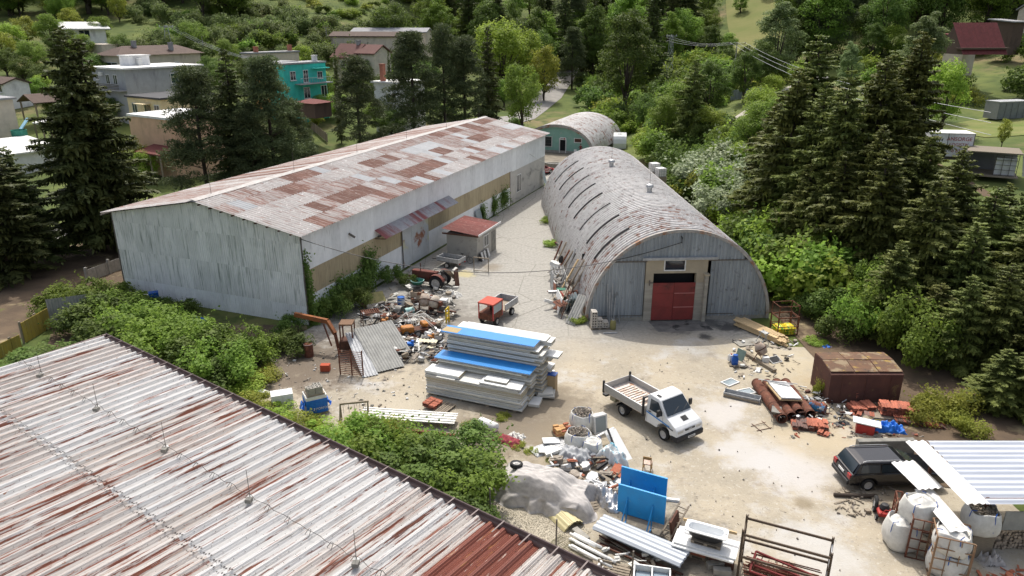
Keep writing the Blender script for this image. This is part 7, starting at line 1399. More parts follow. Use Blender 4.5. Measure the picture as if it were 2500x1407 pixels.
o = MB().bar((0, 0, .15), (4.0, -.9, .15), .2).build('steel_beam', M['rust']); o.location = G(935, 1050); tag(o, 'rusty steel beam lying under the pale sheets', 'beam')
# ac unit and blue box by the gable
ac = th('air_conditioner', 'old grey air conditioner unit standing by the gable', 'air conditioner', G(357, 752) + Vector((0, 0, .3)), 25); MB().bx(-.45, .45, -.2, .2, 0, .8).build('case', M['panelg'], ac, bevel=.03); MB().lathe([(.3, 0), (.32, .03), (.28, .04), (.26, .02), (.1, .02), (0, .05)], 24, (0, -.2, .4), (0, -1, 0)).build('fan_grille', M['steel'], ac); MB().bx(-.4, .4, -.2, .2, -.3, 0).build('stand', M['concd'], ac)
o = MB().bx(-.35, .35, -.3, .3, 0, 1.2).build('blue_cabinet', M['bluedeep'], bevel=.03); o.location = G(380, 748); o.rotation_euler = (0, 0, R_(25)); tag(o, 'dark blue cabinet behind the old air conditioner', 'cabinet')
cloth('tarpaulin', 'blue tarpaulin heap at the foot of the white gable', G(478, 790), 0, 1.5, .9, .35, M['tarpblue'], 51, 22, 'tarpaulin', .15)
dr_ = drum('rusty drum in the ivy beside the excavator arm', G(755, 870), M['rust'], .3, .9)
# ---- lean-to in the near corner
M['shiny'] = mat('silvery_sheet', (.55, .58, .64), (.48, .51, .57), vs=1.5, stretch=(1, .2, 1), rough=.45, metal=.25)
lt = th('lean_to', 'lean-to with a silvery corrugated roof on rusty posts', 'shelter', G(2300, 1290), 0)
A_ = Vector((19.3, 0, 0)); o0 = lt.location
for k in range(4): s = corr(1.2, 7.0, .4, .09, nl=1, seg=8).build('roof_sheet', M['shiny'], lt, True); basis(s, Vector((A_.x, 29.6 - k * 1.15, 2.65 - .02 * k)) - o0, (0, -1, -.03), (1, 0, 0))
def ltp(nm, m, *q): o = MB().bx(*q).build(nm, m, lt); o.location = -o0
for x in (A_.x + .3, A_.x + 2.6, A_.x + 5):
    for y in (25.3, 29.3): ltp('post', M['rustd'], x - .06, x + .06, y - .06, y + .06, 0, 2.6)
for k in range(3): ltp('side_sheet', M['wavy'], A_.x + 1.0 + k * 1.6, A_.x + 2.5 + k * 1.6, 25.05, 25.1, 1.2, 2.1)
ltp('eaves_beam', M['rustd'], A_.x + .1, A_.x + 7, 25.2, 25.32, 2.45, 2.6)
M['wwhite'] = mat('flaking_white_sheet', (.76, .75, .73), (.66, .65, .63), vs=2, spots=[((.42, .42, .42), 3.5, .6, .66, (3, .6, 1))])
for k, (u0, v0, u1, v1, z0, z1, w_, lab) in enumerate(((2235, 1078, 2390, 1232, 2.95, 2.85, .95, 'long white corrugated sheet lying across the silver roof edge'), (2205, 1128, 2275, 1195, 2.45, 2.4, 1.15, 'white flaking corrugated sheet over the bulk bags, upper one'), (2255, 1195, 2345, 1300, 2.2, 2.15, .8, 'narrow white flaking corrugated sheet over the caged bags'))):
    a, b2 = G(u0, v0, z0), G(u1, v1, z1); Y = b2 - a; X = Vector((-Y.y, Y.x, 0)).normalized(); X = -X; o = corr(w_, Y.length, .32, .07, seg=8).build('white_sheet', M['wwhite'], None, True); X = X if X.cross(Y).z > 0 else -X; basis(o, a - X * w_ / 2, X, Y); tag(o, lab, 'metal sheet')
for k, (u, v, h_, r_, lab, z0) in enumerate(((2195, 1330, 1.25, .5, 'bulging white bulk bag at the near end of the row', 0), (2225, 1330, 1.0, .5, 'white bulk bag stacked under the upper flaking sheet', 1.25), (2305, 1395, 1.1, .52, 'lower white bulk bag inside the pale cage', 0), (2305, 1395, .9, .52, 'upper white bulk bag inside the pale cage', 1.12), (2375, 1345, 1.0, .5, 'white bulk bag of firewood beside the lean-to', 1.1), (2265, 1290, 1.1, .5, 'white bulk bag in the second row', 0))):
    q = G(u, v); bigbag(lab, Vector((q.x, q.y, z0)), 20 * k, r_ * 1.25, h_ * 1.05, 'wood' if 'firewood' in lab else None, grp='bulk bags by the lean-to')
o = MB().bx(-.45, .45, -.45, .45, 0, 1.1).build('crate', M['wood']); o.location = G(2375, 1345); tag(o, 'timber crate under the firewood bag', 'crate')
def cage(label, loc, rz, w_, d_, h_, m, nx=3, nz=4):
    t = th('pallet_cage', label, 'cage', loc, rz)
    for x in (-w_/2, w_/2):
        for y in (-d_/2, d_/2): MB().bx(x - .035, x + .035, y - .035, y + .035, 0, h_).build('post', m, t)
    for z_ in [h_ * i / nz for i in range(nz + 1)]:
        for y in (-d_/2, d_/2): MB().bx(-w_/2, w_/2, y - .02, y + .02, z_, z_ + .04).build('rail', m, t)
        MB().bx(-w_/2 - .02, -w_/2 + .02, -d_/2, d_/2, z_, z_ + .04).build('rail', m, t)
    for i in range(1, nx): MB().bx(-w_/2 + i * w_/nx - .015, -w_/2 + i * w_/nx + .015, -d_/2 - .02, -d_/2 + .02, 0, h_).build('bar', m, t); MB().bx(-w_/2 - .02, -w_/2 + .02, -d_/2 + i * d_/nx - .015, -d_/2 + i * d_/nx + .015, 0, h_).build('bar', m, t)
    return t
M['cagem'] = mat('tan_rusty_cage', (.3, .2, .12), (.22, .13, .08), vs=4)
cage('pale rusty cage round the nearest bulk bags', G(2305, 1397), -22, 1.3, 1.25, 2.0, M['cagem']); cage('dark rusty cage frame behind the pale cage', G(2245, 1345), -22, 1.2, 1.3, 1.9, M['rust']); cage('red brown ladder-like cage side by the lawn mower', G(2180, 1300), -22, .25, .9, 1.8, M['rust'], 2, 5)
lm_ = th('lawn_mower', 'red walk-behind mower parked beside the black car', 'mower', G(2155, 1262), 75); MB().bx(-.4, .35, -.3, .3, .22, .42).build('deck', M['red'], lm_, bevel=.08); MB().lathe([(.2, 0), (.22, .1), (.15, .25), (0, .27)], 16, (0, 0, .42)).build('engine', M['black'], lm_); MB().tube([(-.35, -.22, .35), (-.95, -.22, 1.0), (-.95, .22, 1.0), (-.35, .22, .35)], .02).build('handle', M['red'], lm_)
for x, y in ((-.3, -.34), (-.3, .34), (.3, -.34), (.3, .34)): wheel(lm_, x, y, .14, .14, .09)
wl2 = th('old_tyre', 'large spoked loose wheel standing by the mower', 'wheel', G(2140, 1245) + Vector((-.1, 0, .36)), 0); wheel(wl2, 0, 0, 0, .36, .14, 'rustd', (0, R_(10), R_(70))) if False else wheel(wl2, 0, 0, 0, .36, .14, 'hub', (0, R_(10), R_(70)))
for s_ in range(2):
    t = th('firewood_stack', ['pale split firewood stack under the lean-to, left bay', 'pale split firewood stack under the lean-to, right bay'][s_], 'firewood', Vector((A_.x + .8 + s_ * 2.0, 25.35, 0)), 0); lgm = MB().cyl((0, 0, 0), (0, .6, 0), .07, n=6).mesh('split_log', mat('cut_wood%d' % s_, (.42, .34, .26), (.28, .22, .17), vs=6, rnd=.3))
    for i in range(13):
        for k in range(7): put('split_log', lgm, t, (.08 + i * .145 + Q.uniform(-.02, .02), Q.uniform(-.08, .04), .08 + k * .14), (0, Q.uniform(0, 3), 0))
cloth('loose_straps', 'tangle of grey webbing straps before the firewood', G(2420, 1372), 0, .9, .6, .25, M['grey_tarp'], 61, 16, 'straps', .2)
junk('reddish brick fragment at the near right corner', 'brick fragments by the firewood', 2390, 1390, 2500, 1420, 14, 62, .1, (.2, .45), [M['brick']], solo=2)
o = MB().tube([(0, 0, .05), (1.8, -1.6, .06)], .04, 6).build('pole', M['wood']); o.location = G(2175, 1330); tag(o, 'thin wooden pole lying along the caged bags', 'pole')
# foundation so trees under p60 can reach the sapling spot
# ================================================================ VEGETATION
V_ = {}
V_['spruce'] = leafmat('spruce_needles', (.06, .08, .028), (.15, .175, .055), .3)
V_['spruce2'] = leafmat('olive_spruce_needles', (.075, .1, .028), (.24, .265, .07), .32)
V_['pine'] = leafmat('pine_needles', (.055, .08, .035), (.14, .175, .07), .28)
V_['leaf'] = leafmat('green_leaves', (0.112, 0.185, 0.028), (0.269, 0.381, 0.067), .5)
V_['leafd'] = leafmat('dark_green_leaves', (0.066, 0.114, 0.024), (0.180, 0.258, 0.054), .42)
V_['leafl'] = leafmat('light_green_leaves', (0.184, 0.281, 0.038), (0.389, 0.497, 0.086), .52)
V_['leafy'] = leafmat('yellow_green_leaves', (.2, .24, .035), (.4, .42, .08), .5)
V_['willow'] = leafmat('silver_leaves', (.17, .225, .1), (.5, .55, .37), .35)
V_['poplar'] = leafmat('poplar_leaves', (.11, .165, .055), (.3, .37, .16), .42)
V_['brown'] = leafmat('browning_leaves', (0.186, 0.139, 0.046), (0.300, 0.195, 0.068), .35)
def leafmesh(name, P, Nn, Ux, lw, ll, m):
    "kite shaped leaves: P centres, Nn normals, Ux long axes (numpy n x 3), widths and lengths"
    n = len(P); Ux = Ux - Nn * (Ux * Nn).sum(1, keepdims=True); Ux /= np.linalg.norm(Ux, axis=1, keepdims=True) + 1e-9
    W = np.cross(Nn, Ux); lw = np.asarray(lw).reshape(-1, 1); ll = np.asarray(ll).reshape(-1, 1)
    V = np.empty((n, 4, 3)); V[:, 0] = P - Ux * ll * .5; V[:, 1] = P + W * lw * .5 - Ux * ll * .08; V[:, 2] = P + Ux * ll * .5; V[:, 3] = P - W * lw * .5 - Ux * ll * .08
    me = bpy.data.meshes.new(name); me.vertices.add(n * 4); me.vertices.foreach_set('co', V.reshape(-1)); me.loops.add(n * 4); me.polygons.add(n)
    me.loops.foreach_set('vertex_index', np.arange(n * 4, dtype=np.int32)); me.polygons.foreach_set('loop_start', np.arange(0, n * 4, 4, dtype=np.int32)); me.polygons.foreach_set('loop_total', np.full(n, 4, dtype=np.int32))
    me.materials.append(m); me.update(); me.validate(); return me
def unit(a): return a / (np.linalg.norm(a, axis=1, keepdims=True) + 1e-9)
def clumps(r, cs, rad, per, leaf, flat=.8, up=.5):
    "leaves over the outer half of clumps"
    P = []; Nn = []
    for c, q in zip(cs, rad):
        d = unit(r.normal(size=(per, 3))); d[:, 2] = np.where((d[:, 2] < -.2) & (r.random(per) < .6), -d[:, 2], d[:, 2])
        rr = q * r.uniform(.55, 1.08, (per, 1)); p = np.array(c) + d * rr * np.array([1, 1, flat]); P.append(p)
        Nn.append(unit(d + np.array([0, 0, up]) + r.normal(size=(per, 3)) * .55))
    P = np.vstack(P); Nn = np.vstack(Nn); n = len(P); return P, Nn, r.normal(size=(n, 3)), leaf * r.uniform(.55, 1.1, n), leaf * r.uniform(.8, 1.5, n)
def tree_thing(name, trunk, crown, lab='x', cat='tree'):
    t = bpy.data.objects.new(name, None); C.objects.link(t); tag(t, lab, cat)
    if trunk: put('trunk', trunk, t)
    put('crown', crown, t); return t
def broad(seed, H, R, base, ncl, per, leaf, m, shape='round', cr=.3):
    r = np.random.default_rng(seed); cs = []; rad = []
    hz = (H - base) / 2; cz = base + hz
    for k in range(ncl):
        d = unit(r.normal(size=(1, 3)))[0]; q = r.uniform(.35, 1.0) ** .6
        e = np.array([R * q * d[0], R * q * d[1], hz * q * d[2]])
        if shape == 'tall': tp = 1 - .55 * max(0, e[2] / hz)
        elif shape == 'cone': tp = .25 + .75 * (1 - (e[2] + hz) / (2 * hz))
        else: tp = 1
        cs.append((e[0] * tp * (1 - cr * .6), e[1] * tp * (1 - cr * .6), cz + e[2] * (1 - cr * .4))); rad.append(R * cr * r.uniform(.65, 1.3) * (.6 + .4 * tp))
    crown = leafmesh('crown', *clumps(r, cs, rad, per, leaf), m)
    tr = MB(); tr.tube([(0, 0, -.5), (.02 * H * r.normal() * .3, 0, base * .6), (0, 0, cz)], [R * .07 + .06, R * .055 + .04, R * .02 + .02], 7)
    for c in cs[:10]: tr.tube([(0, 0, base * .7 + r.random() * hz * .4), (c[0] * .5, c[1] * .5, (base + c[2]) / 2), c], [.03 * R, .02 * R, .008 * R], 4)
    return tr.mesh('trunk', M['bark'], True), crown
def spruce(seed, H, R, m, droop=.5, base=.8, step=.5, tw=.13, dens=1.):
    r = np.random.default_rng(seed); P = []; Nn = []; U = []; W = []; L_ = []
    tr = MB(); tr.tube([(0, 0, -.8), (0, 0, H * .5), (0, 0, H * .98)], [.016 * H + .05, .011 * H, .015], 7)
    h = base
    while h < H - .2:
        f = (h - base) / (H - base); L0 = R * (1 - f) ** .8 * (.75 + .25 * min(1, f * 6)) + .15
        nb = int(r.integers(4, 7)) if f < .85 else 4; a0 = r.uniform(0, 6.28)
        for k in range(nb):
            a = a0 + 6.283 * k / nb + r.normal() * .22; L = L0 * r.uniform(.5, 1.25); dr = droop * (1 - f) * r.uniform(.6, 1.3); hh = h + r.normal() * .12
            ca, sa = math.cos(a), math.sin(a); nt = max(5, int(L * 12 * dens))
            if L > .8: tr.tube([(0, 0, hh), (ca * L * .5, sa * L * .5, hh + L * (.12 - dr * .4)), (ca * L * .85, sa * L * .85, hh + L * (.12 - dr * .62))], [.03, .02, .008], 3)
            for j in range(nt):
                s = .12 + .88 * (j + r.random()) / nt
                z = hh + L * (.22 * s - dr * 1.0 * s * s + dr * .32 * s ** 3); x0 = L * s
                for sg in (-1, 1):
                    tl = (.42 * L * (1 - .75 * s) + .22) * r.uniform(.6, 1.2); ang = a + sg * r.uniform(.5, 1.0) * (1.15 - .5 * s)
                    d = np.array([math.cos(ang), math.sin(ang), -.15 - .5 * dr + r.normal() * .12]); d /= np.linalg.norm(d)
                    o = np.array([ca * x0, sa * x0, z])
                    P.append(o + d * tl * .5); U.append(d); Nn.append(np.array([0, 0, 1.]) + r.normal(size=3) * .35); W.append(tw * r.uniform(.8, 1.5) * (1 + tl * .5)); L_.append(tl)
                    if r.random() < .75:      # hanging twig
                        d2 = np.array([math.cos(ang) * .35, math.sin(ang) * .35, -1.]); d2 /= np.linalg.norm(d2); q = tl * r.uniform(.35, .75)
                        P.append(o + d * tl * r.uniform(.2, .8) + d2 * q * .5); U.append(d2); Nn.append(np.array([ca, sa, .2]) + r.normal(size=3) * .5); W.append(tw * r.uniform(.8, 1.4)); L_.append(q)
        h += step * r.uniform(.75, 1.25) * (1.1 - .35 * f)
    crown = leafmesh('crown', np.array(P), unit(np.array(Nn)), np.array(U), np.array(W), np.array(L_), m)
    return tr.mesh('trunk', M['bark'], True), crown
def pine(seed, H, R, base, m, ncl=60, per=150, leaf=.16):
    r = np.random.default_rng(seed); cs = []; rad = []
    for k in range(ncl):
        f = r.random() ** .8; z = base + (H - base) * f; q = R * (1 - .78 * f ** 1.6) * math.sqrt(r.uniform(.12, 1)); a = r.uniform(0, 6.283)
        cs.append((q * math.cos(a), q * math.sin(a), z)); rad.append(R * .24 * r.uniform(.7, 1.3))
    P, Nn, U, w_, l_ = clumps(r, cs, rad, per, leaf, .55, .2)
    U = unit(Nn + r.normal(size=Nn.shape) * .5); Nn = unit(r.normal(size=Nn.shape) + np.array([0, 0, .6])); crown = leafmesh('crown', P, Nn, U, w_ * .75, l_ * 2.0, m)
    tr = MB().tube([(0, 0, -.8), (.1, 0, H * .5), (0, .1, H * .95)], [.26, .2, .04], 7)
    for c in cs[:24]: tr.tube([(0, 0, c[2] - .8), (c[0] * .6, c[1] * .6, c[2] - .3), c], [.07, .045, .02], 4)
    return tr.mesh('trunk', M['bark'], True), crown
def bush(seed, R, H, n, leaf, m, lob=8):
    r = np.random.default_rng(seed); cs = []; rad = []
    for k in range(lob):
        a = r.uniform(0, 6.283); q = R * .8 * math.sqrt(r.random()); cs.append((q * math.cos(a), q * math.sin(a), H * r.uniform(.2, .72) * (1 - .4 * q / R))); rad.append(R * r.uniform(.18, .42))
    P, Nn, U, w_, l_ = clumps(r, cs, rad, int(n * .85) // lob, leaf, H / R * .75, .7); X = [P, Nn, U]
    for k in range(26):      # stray shoots breaking the outline
        c = np.array(cs[r.integers(lob)]); d = unit(r.normal(size=(1, 3)) * [1, 1, .5] + [[0, 0, .9]])[0]; t = np.linspace(.3, 1.0, 9)[:, None] * R * r.uniform(.35, .75)
        q = c + d * t + r.normal(size=(9, 3)) * leaf * .6; X[0] = np.vstack([X[0], q]); X[1] = np.vstack([X[1], unit(r.normal(size=(9, 3)) + [0, 0, .8])]); X[2] = np.vstack([X[2], r.normal(size=(9, 3))])
    P = X[0]; k = len(P); w_ = leaf * r.uniform(.45, 1.2, k); P[:, 2] = np.maximum(P[:, 2], .02 + .1 * r.random(k))
    return leafmesh('leaves', P, X[1], X[2], w_, w_ * r.uniform(1.1, 1.7, k), m)
# prototypes -------------------------------------------------------
SPR = [spruce(11, 19, 5.0, V_['spruce2'], .55, 1.0, tw=.2), spruce(12, 19, 4.8, V_['spruce2'], .42, 1.2, tw=.2), spruce(13, 14, 4.4, V_['spruce2'], .5, .6, tw=.19), spruce(14, 20, 5.2, V_['spruce'], .6, 2.2, tw=.21), spruce(15, 18, 3.2, V_['spruce'], .5, 1.0, tw=.2, dens=.8)]
PIN = [pine(21, 16, 4.6, 1.2, V_['pine'], 170, 170, .17), pine(22, 17, 4.2, 3.0, V_['pine'], 130, 170, .17)]
BRO = [broad(31, 11, 4.2, 1.8, 60, 165, .235, V_['leaf']), broad(32, 10, 4.6, 1.6, 60, 165, .235, V_['leafd']), broad(33, 9, 4.0, 1.5, 52, 165, .235, V_['leafl']), broad(34, 14, 4.4, 2.0, 80, 165, .235, V_['leafd'], 'tall', .24), broad(35, 18, 4.2, 2.0, 110, 165, .235, V_['poplar'], 'tall', .24), broad(36, 9, 3.8, 1.2, 55, 95, .27, V_['leafy']), broad(37, 16, 4.6, 1.5, 90, 165, .235, V_['leaf'], 'tall', .24), broad(38, 7, 3.2, .5, 55, 95, .22, V_['willow'], 'round', .28)]
def treemk(kind, x, y, z, s, rz, label, group, nm, cat='tree', sz=None):
    t = bpy.data.objects.new(nm, None); C.objects.link(t); t.location = (x, y, z); t.rotation_euler = (0, 0, rz); t.scale = (s * (sz or 1), s * (sz or 1), s); tag(t, label, cat, group)
    if kind[0]: put('trunk', kind[0], t)
    put('crown', kind[1], t); return t
R3 = random.Random(5)
def PX(x, y, z):
    d = y * _c + (CH - z) * _s; w_ = (CH - z) * _c - y * _s; return 1250 + FPX * x / d, 703.5 + FPX * w_ / d
OPEN = [(1768, 95, 1815, 225, 140), (1940, 178, 2005, 215, 166), (1780, 222, 1870, 252, 135), (2262, 225, 2500, 440, 120), (2325, 70, 2500, 150, 150), (1290, 260, 1540, 420, 130), (1300, 165, 1400, 270, 215), (1700, 300, 1880, 470, 74)]
def blocks(x, y, z, h, r):
    "would a plant here stand in front of something the photograph shows in the open?"
    for f in (.35, .7, 1):
        u, v = PX(x, y, z + h * f); q = r * FPX / (y + 5) * (.9 if f < 1 else .4)
        if any(a - q < u < c_ + q and b_ < v < d and y < lim for a, b_, c_, d, lim in OPEN): return True
    return False
def by_top(kind, u, v, y, H0, label, group=None, nm='tree', wide=1., z=None, cat='tree'):
    "tree whose top shows at u, v when it stands at depth y"
    p = AY(u, v, y); zg = TZ_(p.x, y) if z is None else z
    return treemk(kind, p.x, y, zg, max(.2, (p.z - zg) / H0), R3.uniform(0, 6.28), label, group, nm, cat, wide)
# spruces on the slope to the east of the yard (nearest trees)
E_ = 'spruces on the bank east of the yard'
for kind, u, v, y, H0, wd, lab in (
    (SPR[0], 2082, 165, 62, 19, 1.05, 'tall olive green spruce nearest the hangar on the east bank'),
    (SPR[1], 2262, 68, 67, 19, 1.1, 'tallest olive green spruce rising above the white trailer'),
    (SPR[2], 1905, 235, 84, 14, .75, 'narrow dark spruce standing behind the arched hangar and silver willows'),
    (SPR[0], 2160, 300, 58, 19, 1.15, 'broad drooping spruce in front of the tallest spruce'),
    (SPR[2], 2005, 430, 60, 14, 1.1, 'shorter spruce beside the tallest shrubs near the hangar corner'),
    (SPR[1], 2325, 450, 53, 19, 1.5, 'broad spruce growing below the open-fronted box body'),
    (SPR[2], 2440, 452, 50, 14, 1.35, 'spruce with pale tips at the edge of the photo below the box body'),
    (SPR[0], 2205, 585, 47, 19, 1.5, 'low spruce with fresh green tips behind the rusty steel store'),
    (SPR[2], 2475, 640, 42, 14, 1.3, 'spruce growing close behind the silver lean-to roof'),
    (SPR[1], 2390, 760, 42.5, 19, 1.5, 'young spruce between the rusty store and the silver roof'),
    (SPR[2], 2300, 690, 44.5, 14, 1.7, 'bushy spruce behind the far end of the rusty store'),
    (SPR[1], 2465, 850, 37, 19, 2.0, 'low wide spruce overhanging the silver lean-to roof'),
    (SPR[2], 2120, 640, 53, 14, 1.3, 'spruce rising just behind the mossy lid'),
    (SPR[2], 2530, 520, 47, 14, 1.4, 'spruce partly outside the photo at its eastern edge')):
    by_top(kind, u, v, y, H0, lab, E_, 'spruce_tree', wd)
for i, (x, y, s, k) in enumerate(((26.5, 70, .85, 1), (30, 75, .95, 0), (33, 58, .62, 0), (38, 55, .42, 1), (28.5, 55.5, .75, 2), (43, 55, .45, 1), (30, 50.5, .7, 2), (36, 50, .6, 2), (34, 45, .65, 2), (25.5, 62, .6, 2), (29, 82, .7, 2), (31.5, 64, .9, 1), (27.5, 66, .8, 0), (35, 70, .85, 1), (33, 53.5, .62, 0), (27, 59, .7, 2), (31, 47, .55, 2), (28.5, 42.5, .42, 2), (31.5, 39, .42, 2), (29, 36.5, .34, 2), (33.5, 41.5, .5, 0))):
    treemk(SPR[k], x, y, TZ_(x, y) - .2, s * (1 if k != 2 else 1.1), i * 1.3, ORD[i] + ' spruce of the dense stand filling the east bank', 'dense stand on the east bank', 'spruce_tree', 'tree', 1.25)
for i in range(34):
    y = R3.uniform(78, 175); x = R3.uniform(24, 40) + max(0, y - 120) * R3.uniform(0, .9); k = R3.choice([0, 1, 3, 2, 0])
    if blocks(x, y, TZ_(x, y), 7, 3): continue
    treemk(BRO[k], x, y, TZ_(x, y) - .3, R3.uniform(.45, .85), R3.uniform(0, 6.28), 'young tree in the overgrown ground east of the hangar', 'young trees east of the hangar', 'young_tree', 'tree', 1.1)
# spruces by the road to the west
for kind, u, v, y, H0, wd, lab in (
    (SPR[3], 142, 66, 68.2, 20, 1.05, 'tall dark spruce left of the warehouse gable, one of a close pair'),
    (SPR[4], 187, 84, 69.5, 18, 1.25, 'slightly shorter dark spruce grown into its tall neighbour by the gable'),
    (SPR[3], 5, 360, 63.5, 20, 1.6, 'dark spruce by the road at the western edge of the photo'),
    (SPR[4], -60, 300, 60, 18, 1.6, 'spruce mostly cut off by the western edge of the photo'),
    (SPR[4], 545, 112, 86, 18, 1.1, 'pointed spruce between two black pines behind the warehouse')):
    by_top(kind, u, v, y, H0, lab, 'spruces west of the warehouse', 'spruce_tree', wd)
for kind, u, v, y, H0, wd, lab in (
    (PIN[0], 466, 172, 84, 16, 1.05, 'dense black pine hiding the end of the tan house'),
    (PIN[0], 640, 148, 86, 16, 1.0, 'dense black pine next to the pointed spruce behind the warehouse'),
    (PIN[0], 705, 250, 90, 16, 1.0, 'shorter dark pine in front of the turquoise house'),
    (PIN[0], 600, 270, 84, 16, 1.1, 'low dark pine filling the gap below the pointed spruce'),
    (PIN[1], 865, 140, 112, 17, 1.1, 'wide dark pine beside the turquoise house'),
    (PIN[0], 1000, 85, 120, 16, 1.0, 'tall dark pine over the middle of the warehouse roof'),
    (PIN[1], 1078, 64, 124, 17, .85, 'slim tall pine in the row behind the warehouse roof'),
    (PIN[1], 1130, 92, 126, 17, 1.1, 'tall open pine with bare trunk near the warehouse ridge end')):
    by_top(kind, u, v, y, H0, lab, 'pines behind the warehouse', 'pine_tree', wd)
for kind, u, v, y, H0, wd, nm, lab in (
    (SPR[4], 1190, 60, 130, 18, .8, 'spruce_tree', 'thin dark spruce above the far warehouse corner'),
    (BRO[0], 1275, 155, 140, 11, .8, 'tree', 'bright green tree beside the road behind the warehouse'),
    (BRO[2], 1225, 50, 190, 9, 1.1, 'tree', 'large light green tree above the row of pines'),
    (BRO[2], 1270, 70, 198, 9, 1.0, 'tree', 'light green tree grown together with its large neighbour'),
    (BRO[1], 950, 5, 205, 10, 1.1, 'tree', 'round dark tree in front of the orchard slope'),
    (SPR[4], 815, 108, 122, 18, .35, 'cypress', 'thin dark columnar tree by the red roofed house'),
    (SPR[4], 947, 122, 140, 18, .4, 'cypress', 'pair of dark columns by the brick chimney, the one nearer the pines'),
    (BRO[3], 1540, 5, 152, 14, 1.0, 'tree', 'massive dark tree standing alone beyond the barrel roofed hut'),
    (SPR[4], 1600, -40, 178, 18, 1.1, 'spruce_tree', 'dark conifer directly behind the massive dark tree'),
    (BRO[4], 1915, -20, 158, 18, 1.2, 'tree', 'tall pale green poplar behind the dark parked car'),
    (BRO[4], 2275, 10, 118, 18, 1.1, 'tree', 'tall pale leaved poplar behind the tallest spruce'),
    (BRO[4], 2085, 90, 130, 18, .95, 'tree', 'pale poplar between the parked car and the spruces'),
    (BRO[6], 2010, 5, 190, 16, 1.2, 'tree', 'dark grey green tree behind the parked car'),
    (BRO[6], 1700, 40, 215, 16, 1.2, 'tree', 'light green tree below the yellow meadow'),
    (BRO[6], 1640, 20, 205, 16, 1.1, 'tree', 'pale tree between the dark conifer and the meadow'),
    (BRO[2], 2330, 150, 102, 9, .8, 'fruit_tree', 'small round fruit tree on the grass terrace'),
    (SPR[2], 1700, 140, 112, 14, .9, 'spruce_tree', 'dark spruce by the concrete power pole'),
    (PIN[0], 1400, 70, 205, 16, 1.0, 'pine_tree', 'grey pine standing where the lane enters the wood'),
    (BRO[5], 1330, 110, 185, 9, .8, 'tree', 'yellow green tree above the lane'),
    (BRO[3], 2120, 20, 200, 14, 1.2, 'tree', 'dark tree high on the slope above the terrace'),
    (BRO[5], 2460, 290, 92, 9, .6, 'tree', 'shrubby tree turning brown beside the grey container')):
    by_top(kind, u, v, y, H0, lab, None, nm, wd)
# hillside wood
hg_ = 'trees of the hillside wood'; k = 0
def zone(u0, u1, y0, y1, n, kinds, lab, smin=.7, smax=1.2, vmax=None):
    for i in range(n):
        u = R3.uniform(u0, u1); y = R3.uniform(y0, y1); x = (u - 1250) / FPX * y * 1.0; kd = R3.choice(kinds)
        t = treemk(kd, x, y, TZ_(x, y) - .4, R3.uniform(smin, smax), R3.uniform(0, 6.28), lab, hg_, 'tree', 'tree', R3.uniform(.85, 1.25)); t.scale.z *= R3.uniform(.85, 1.35); t.scale.x *= R3.uniform(.85, 1.2)
zone(-150, 380, 184, 228, 40, [BRO[0], BRO[5], BRO[1]], 'broadleaf tree close above the white hillside house', .6, 1.0)
zone(-100, 640, 200, 262, 62, [BRO[0], BRO[1], BRO[0], BRO[5], BRO[3], BRO[2]], 'broadleaf tree in the wood above the western houses', 1.0, 1.7)
zone(-150, 900, 255, 305, 44, [BRO[0], BRO[1], BRO[3], BRO[2]], 'tree at the top of the western slope', 1.1, 1.8)
zone(1000, 1660, 212, 268, 64, [BRO[3], BRO[6], BRO[1], SPR[4], PIN[0], BRO[0]], 'dark tree in the wood above the lane', 1.0, 1.5)
zone(1000, 1700, 262, 312, 34, [BRO[3], BRO[1], SPR[4], BRO[6]], 'tree at the top of the wood above the lane', .9, 1.3)
zone(1880, 2600, 172, 235, 60, [BRO[3], BRO[1], BRO[6], PIN[0], BRO[3]], 'dark tree in the wood above the eastern terrace', 1.0, 1.6)
zone(1900, 2650, 235, 300, 34, [BRO[3], BRO[1], BRO[3]], 'tree at the top of the eastern slope', .9, 1.3)
zone(1760, 1900, 232, 300, 6, [BRO[3], BRO[6]], 'tree at the edge of the yellow meadow', .5, .7)
for x, y in ((53, 206), (56, 220), (60, 236), (63, 252), (58, 208), (66, 266), (82, 205), (92, 236)):
    treemk(BRO[R3.choice([3, 6, 0])], x, y, TZ_(x, y) - .4, R3.uniform(.5, .85), R3.uniform(0, 6.28), 'tree along the edge of the yellow meadow', 'trees along the meadow', 'meadow_tree', 'tree', 1.2)
# orchard and scrub below the western wood
BU = [bush(41, 2.6, 3.6, 3000, .22, V_['leaf'], 12), bush(42, 2.8, 3.2, 3000, .22, V_['leafd'], 12), bush(43, 2.4, 3.0, 3000, .2, V_['leafl'], 12), bush(44, 2.4, 3.4, 3200, .18, V_['willow'], 12), bush(45, 2.3, 2.6, 2800, .19, V_['leafy'], 12)]
def bushmk(me, x, y, z, s, label, group, nm='bush', sz=1., cat='bush'):
    o = put(nm, me, None, (x, y, z), (0, 0, R3.uniform(0, 6.28)), (s, s, s * sz)); return tag(o, label, cat, group)
V_['scrub'] = leafmat('grey_green_scrub', (.1, .14, .04), (.21, .26, .09), .45); SB = [bush(46, 2.8, 3.4, 3000, .2, V_['scrub'], 14), bush(47, 2.6, 4.2, 3000, .2, V_['scrub'], 12)]
for i in range(150):
    u = R3.uniform(380, 1020); y = R3.uniform(162, 212) + (8 if u > 600 else 0); x = (u - 1250) / FPX * y
    bushmk(R3.choice(SB + [BU[0], SB[0], SB[1]]), x, y, TZ_(x, y) - .4, R3.uniform(.8, 1.5), 'grey green bush of the overgrown orchard above the houses', 'orchard bushes', 'orchard_bush', R3.uniform(.8, 1.3))
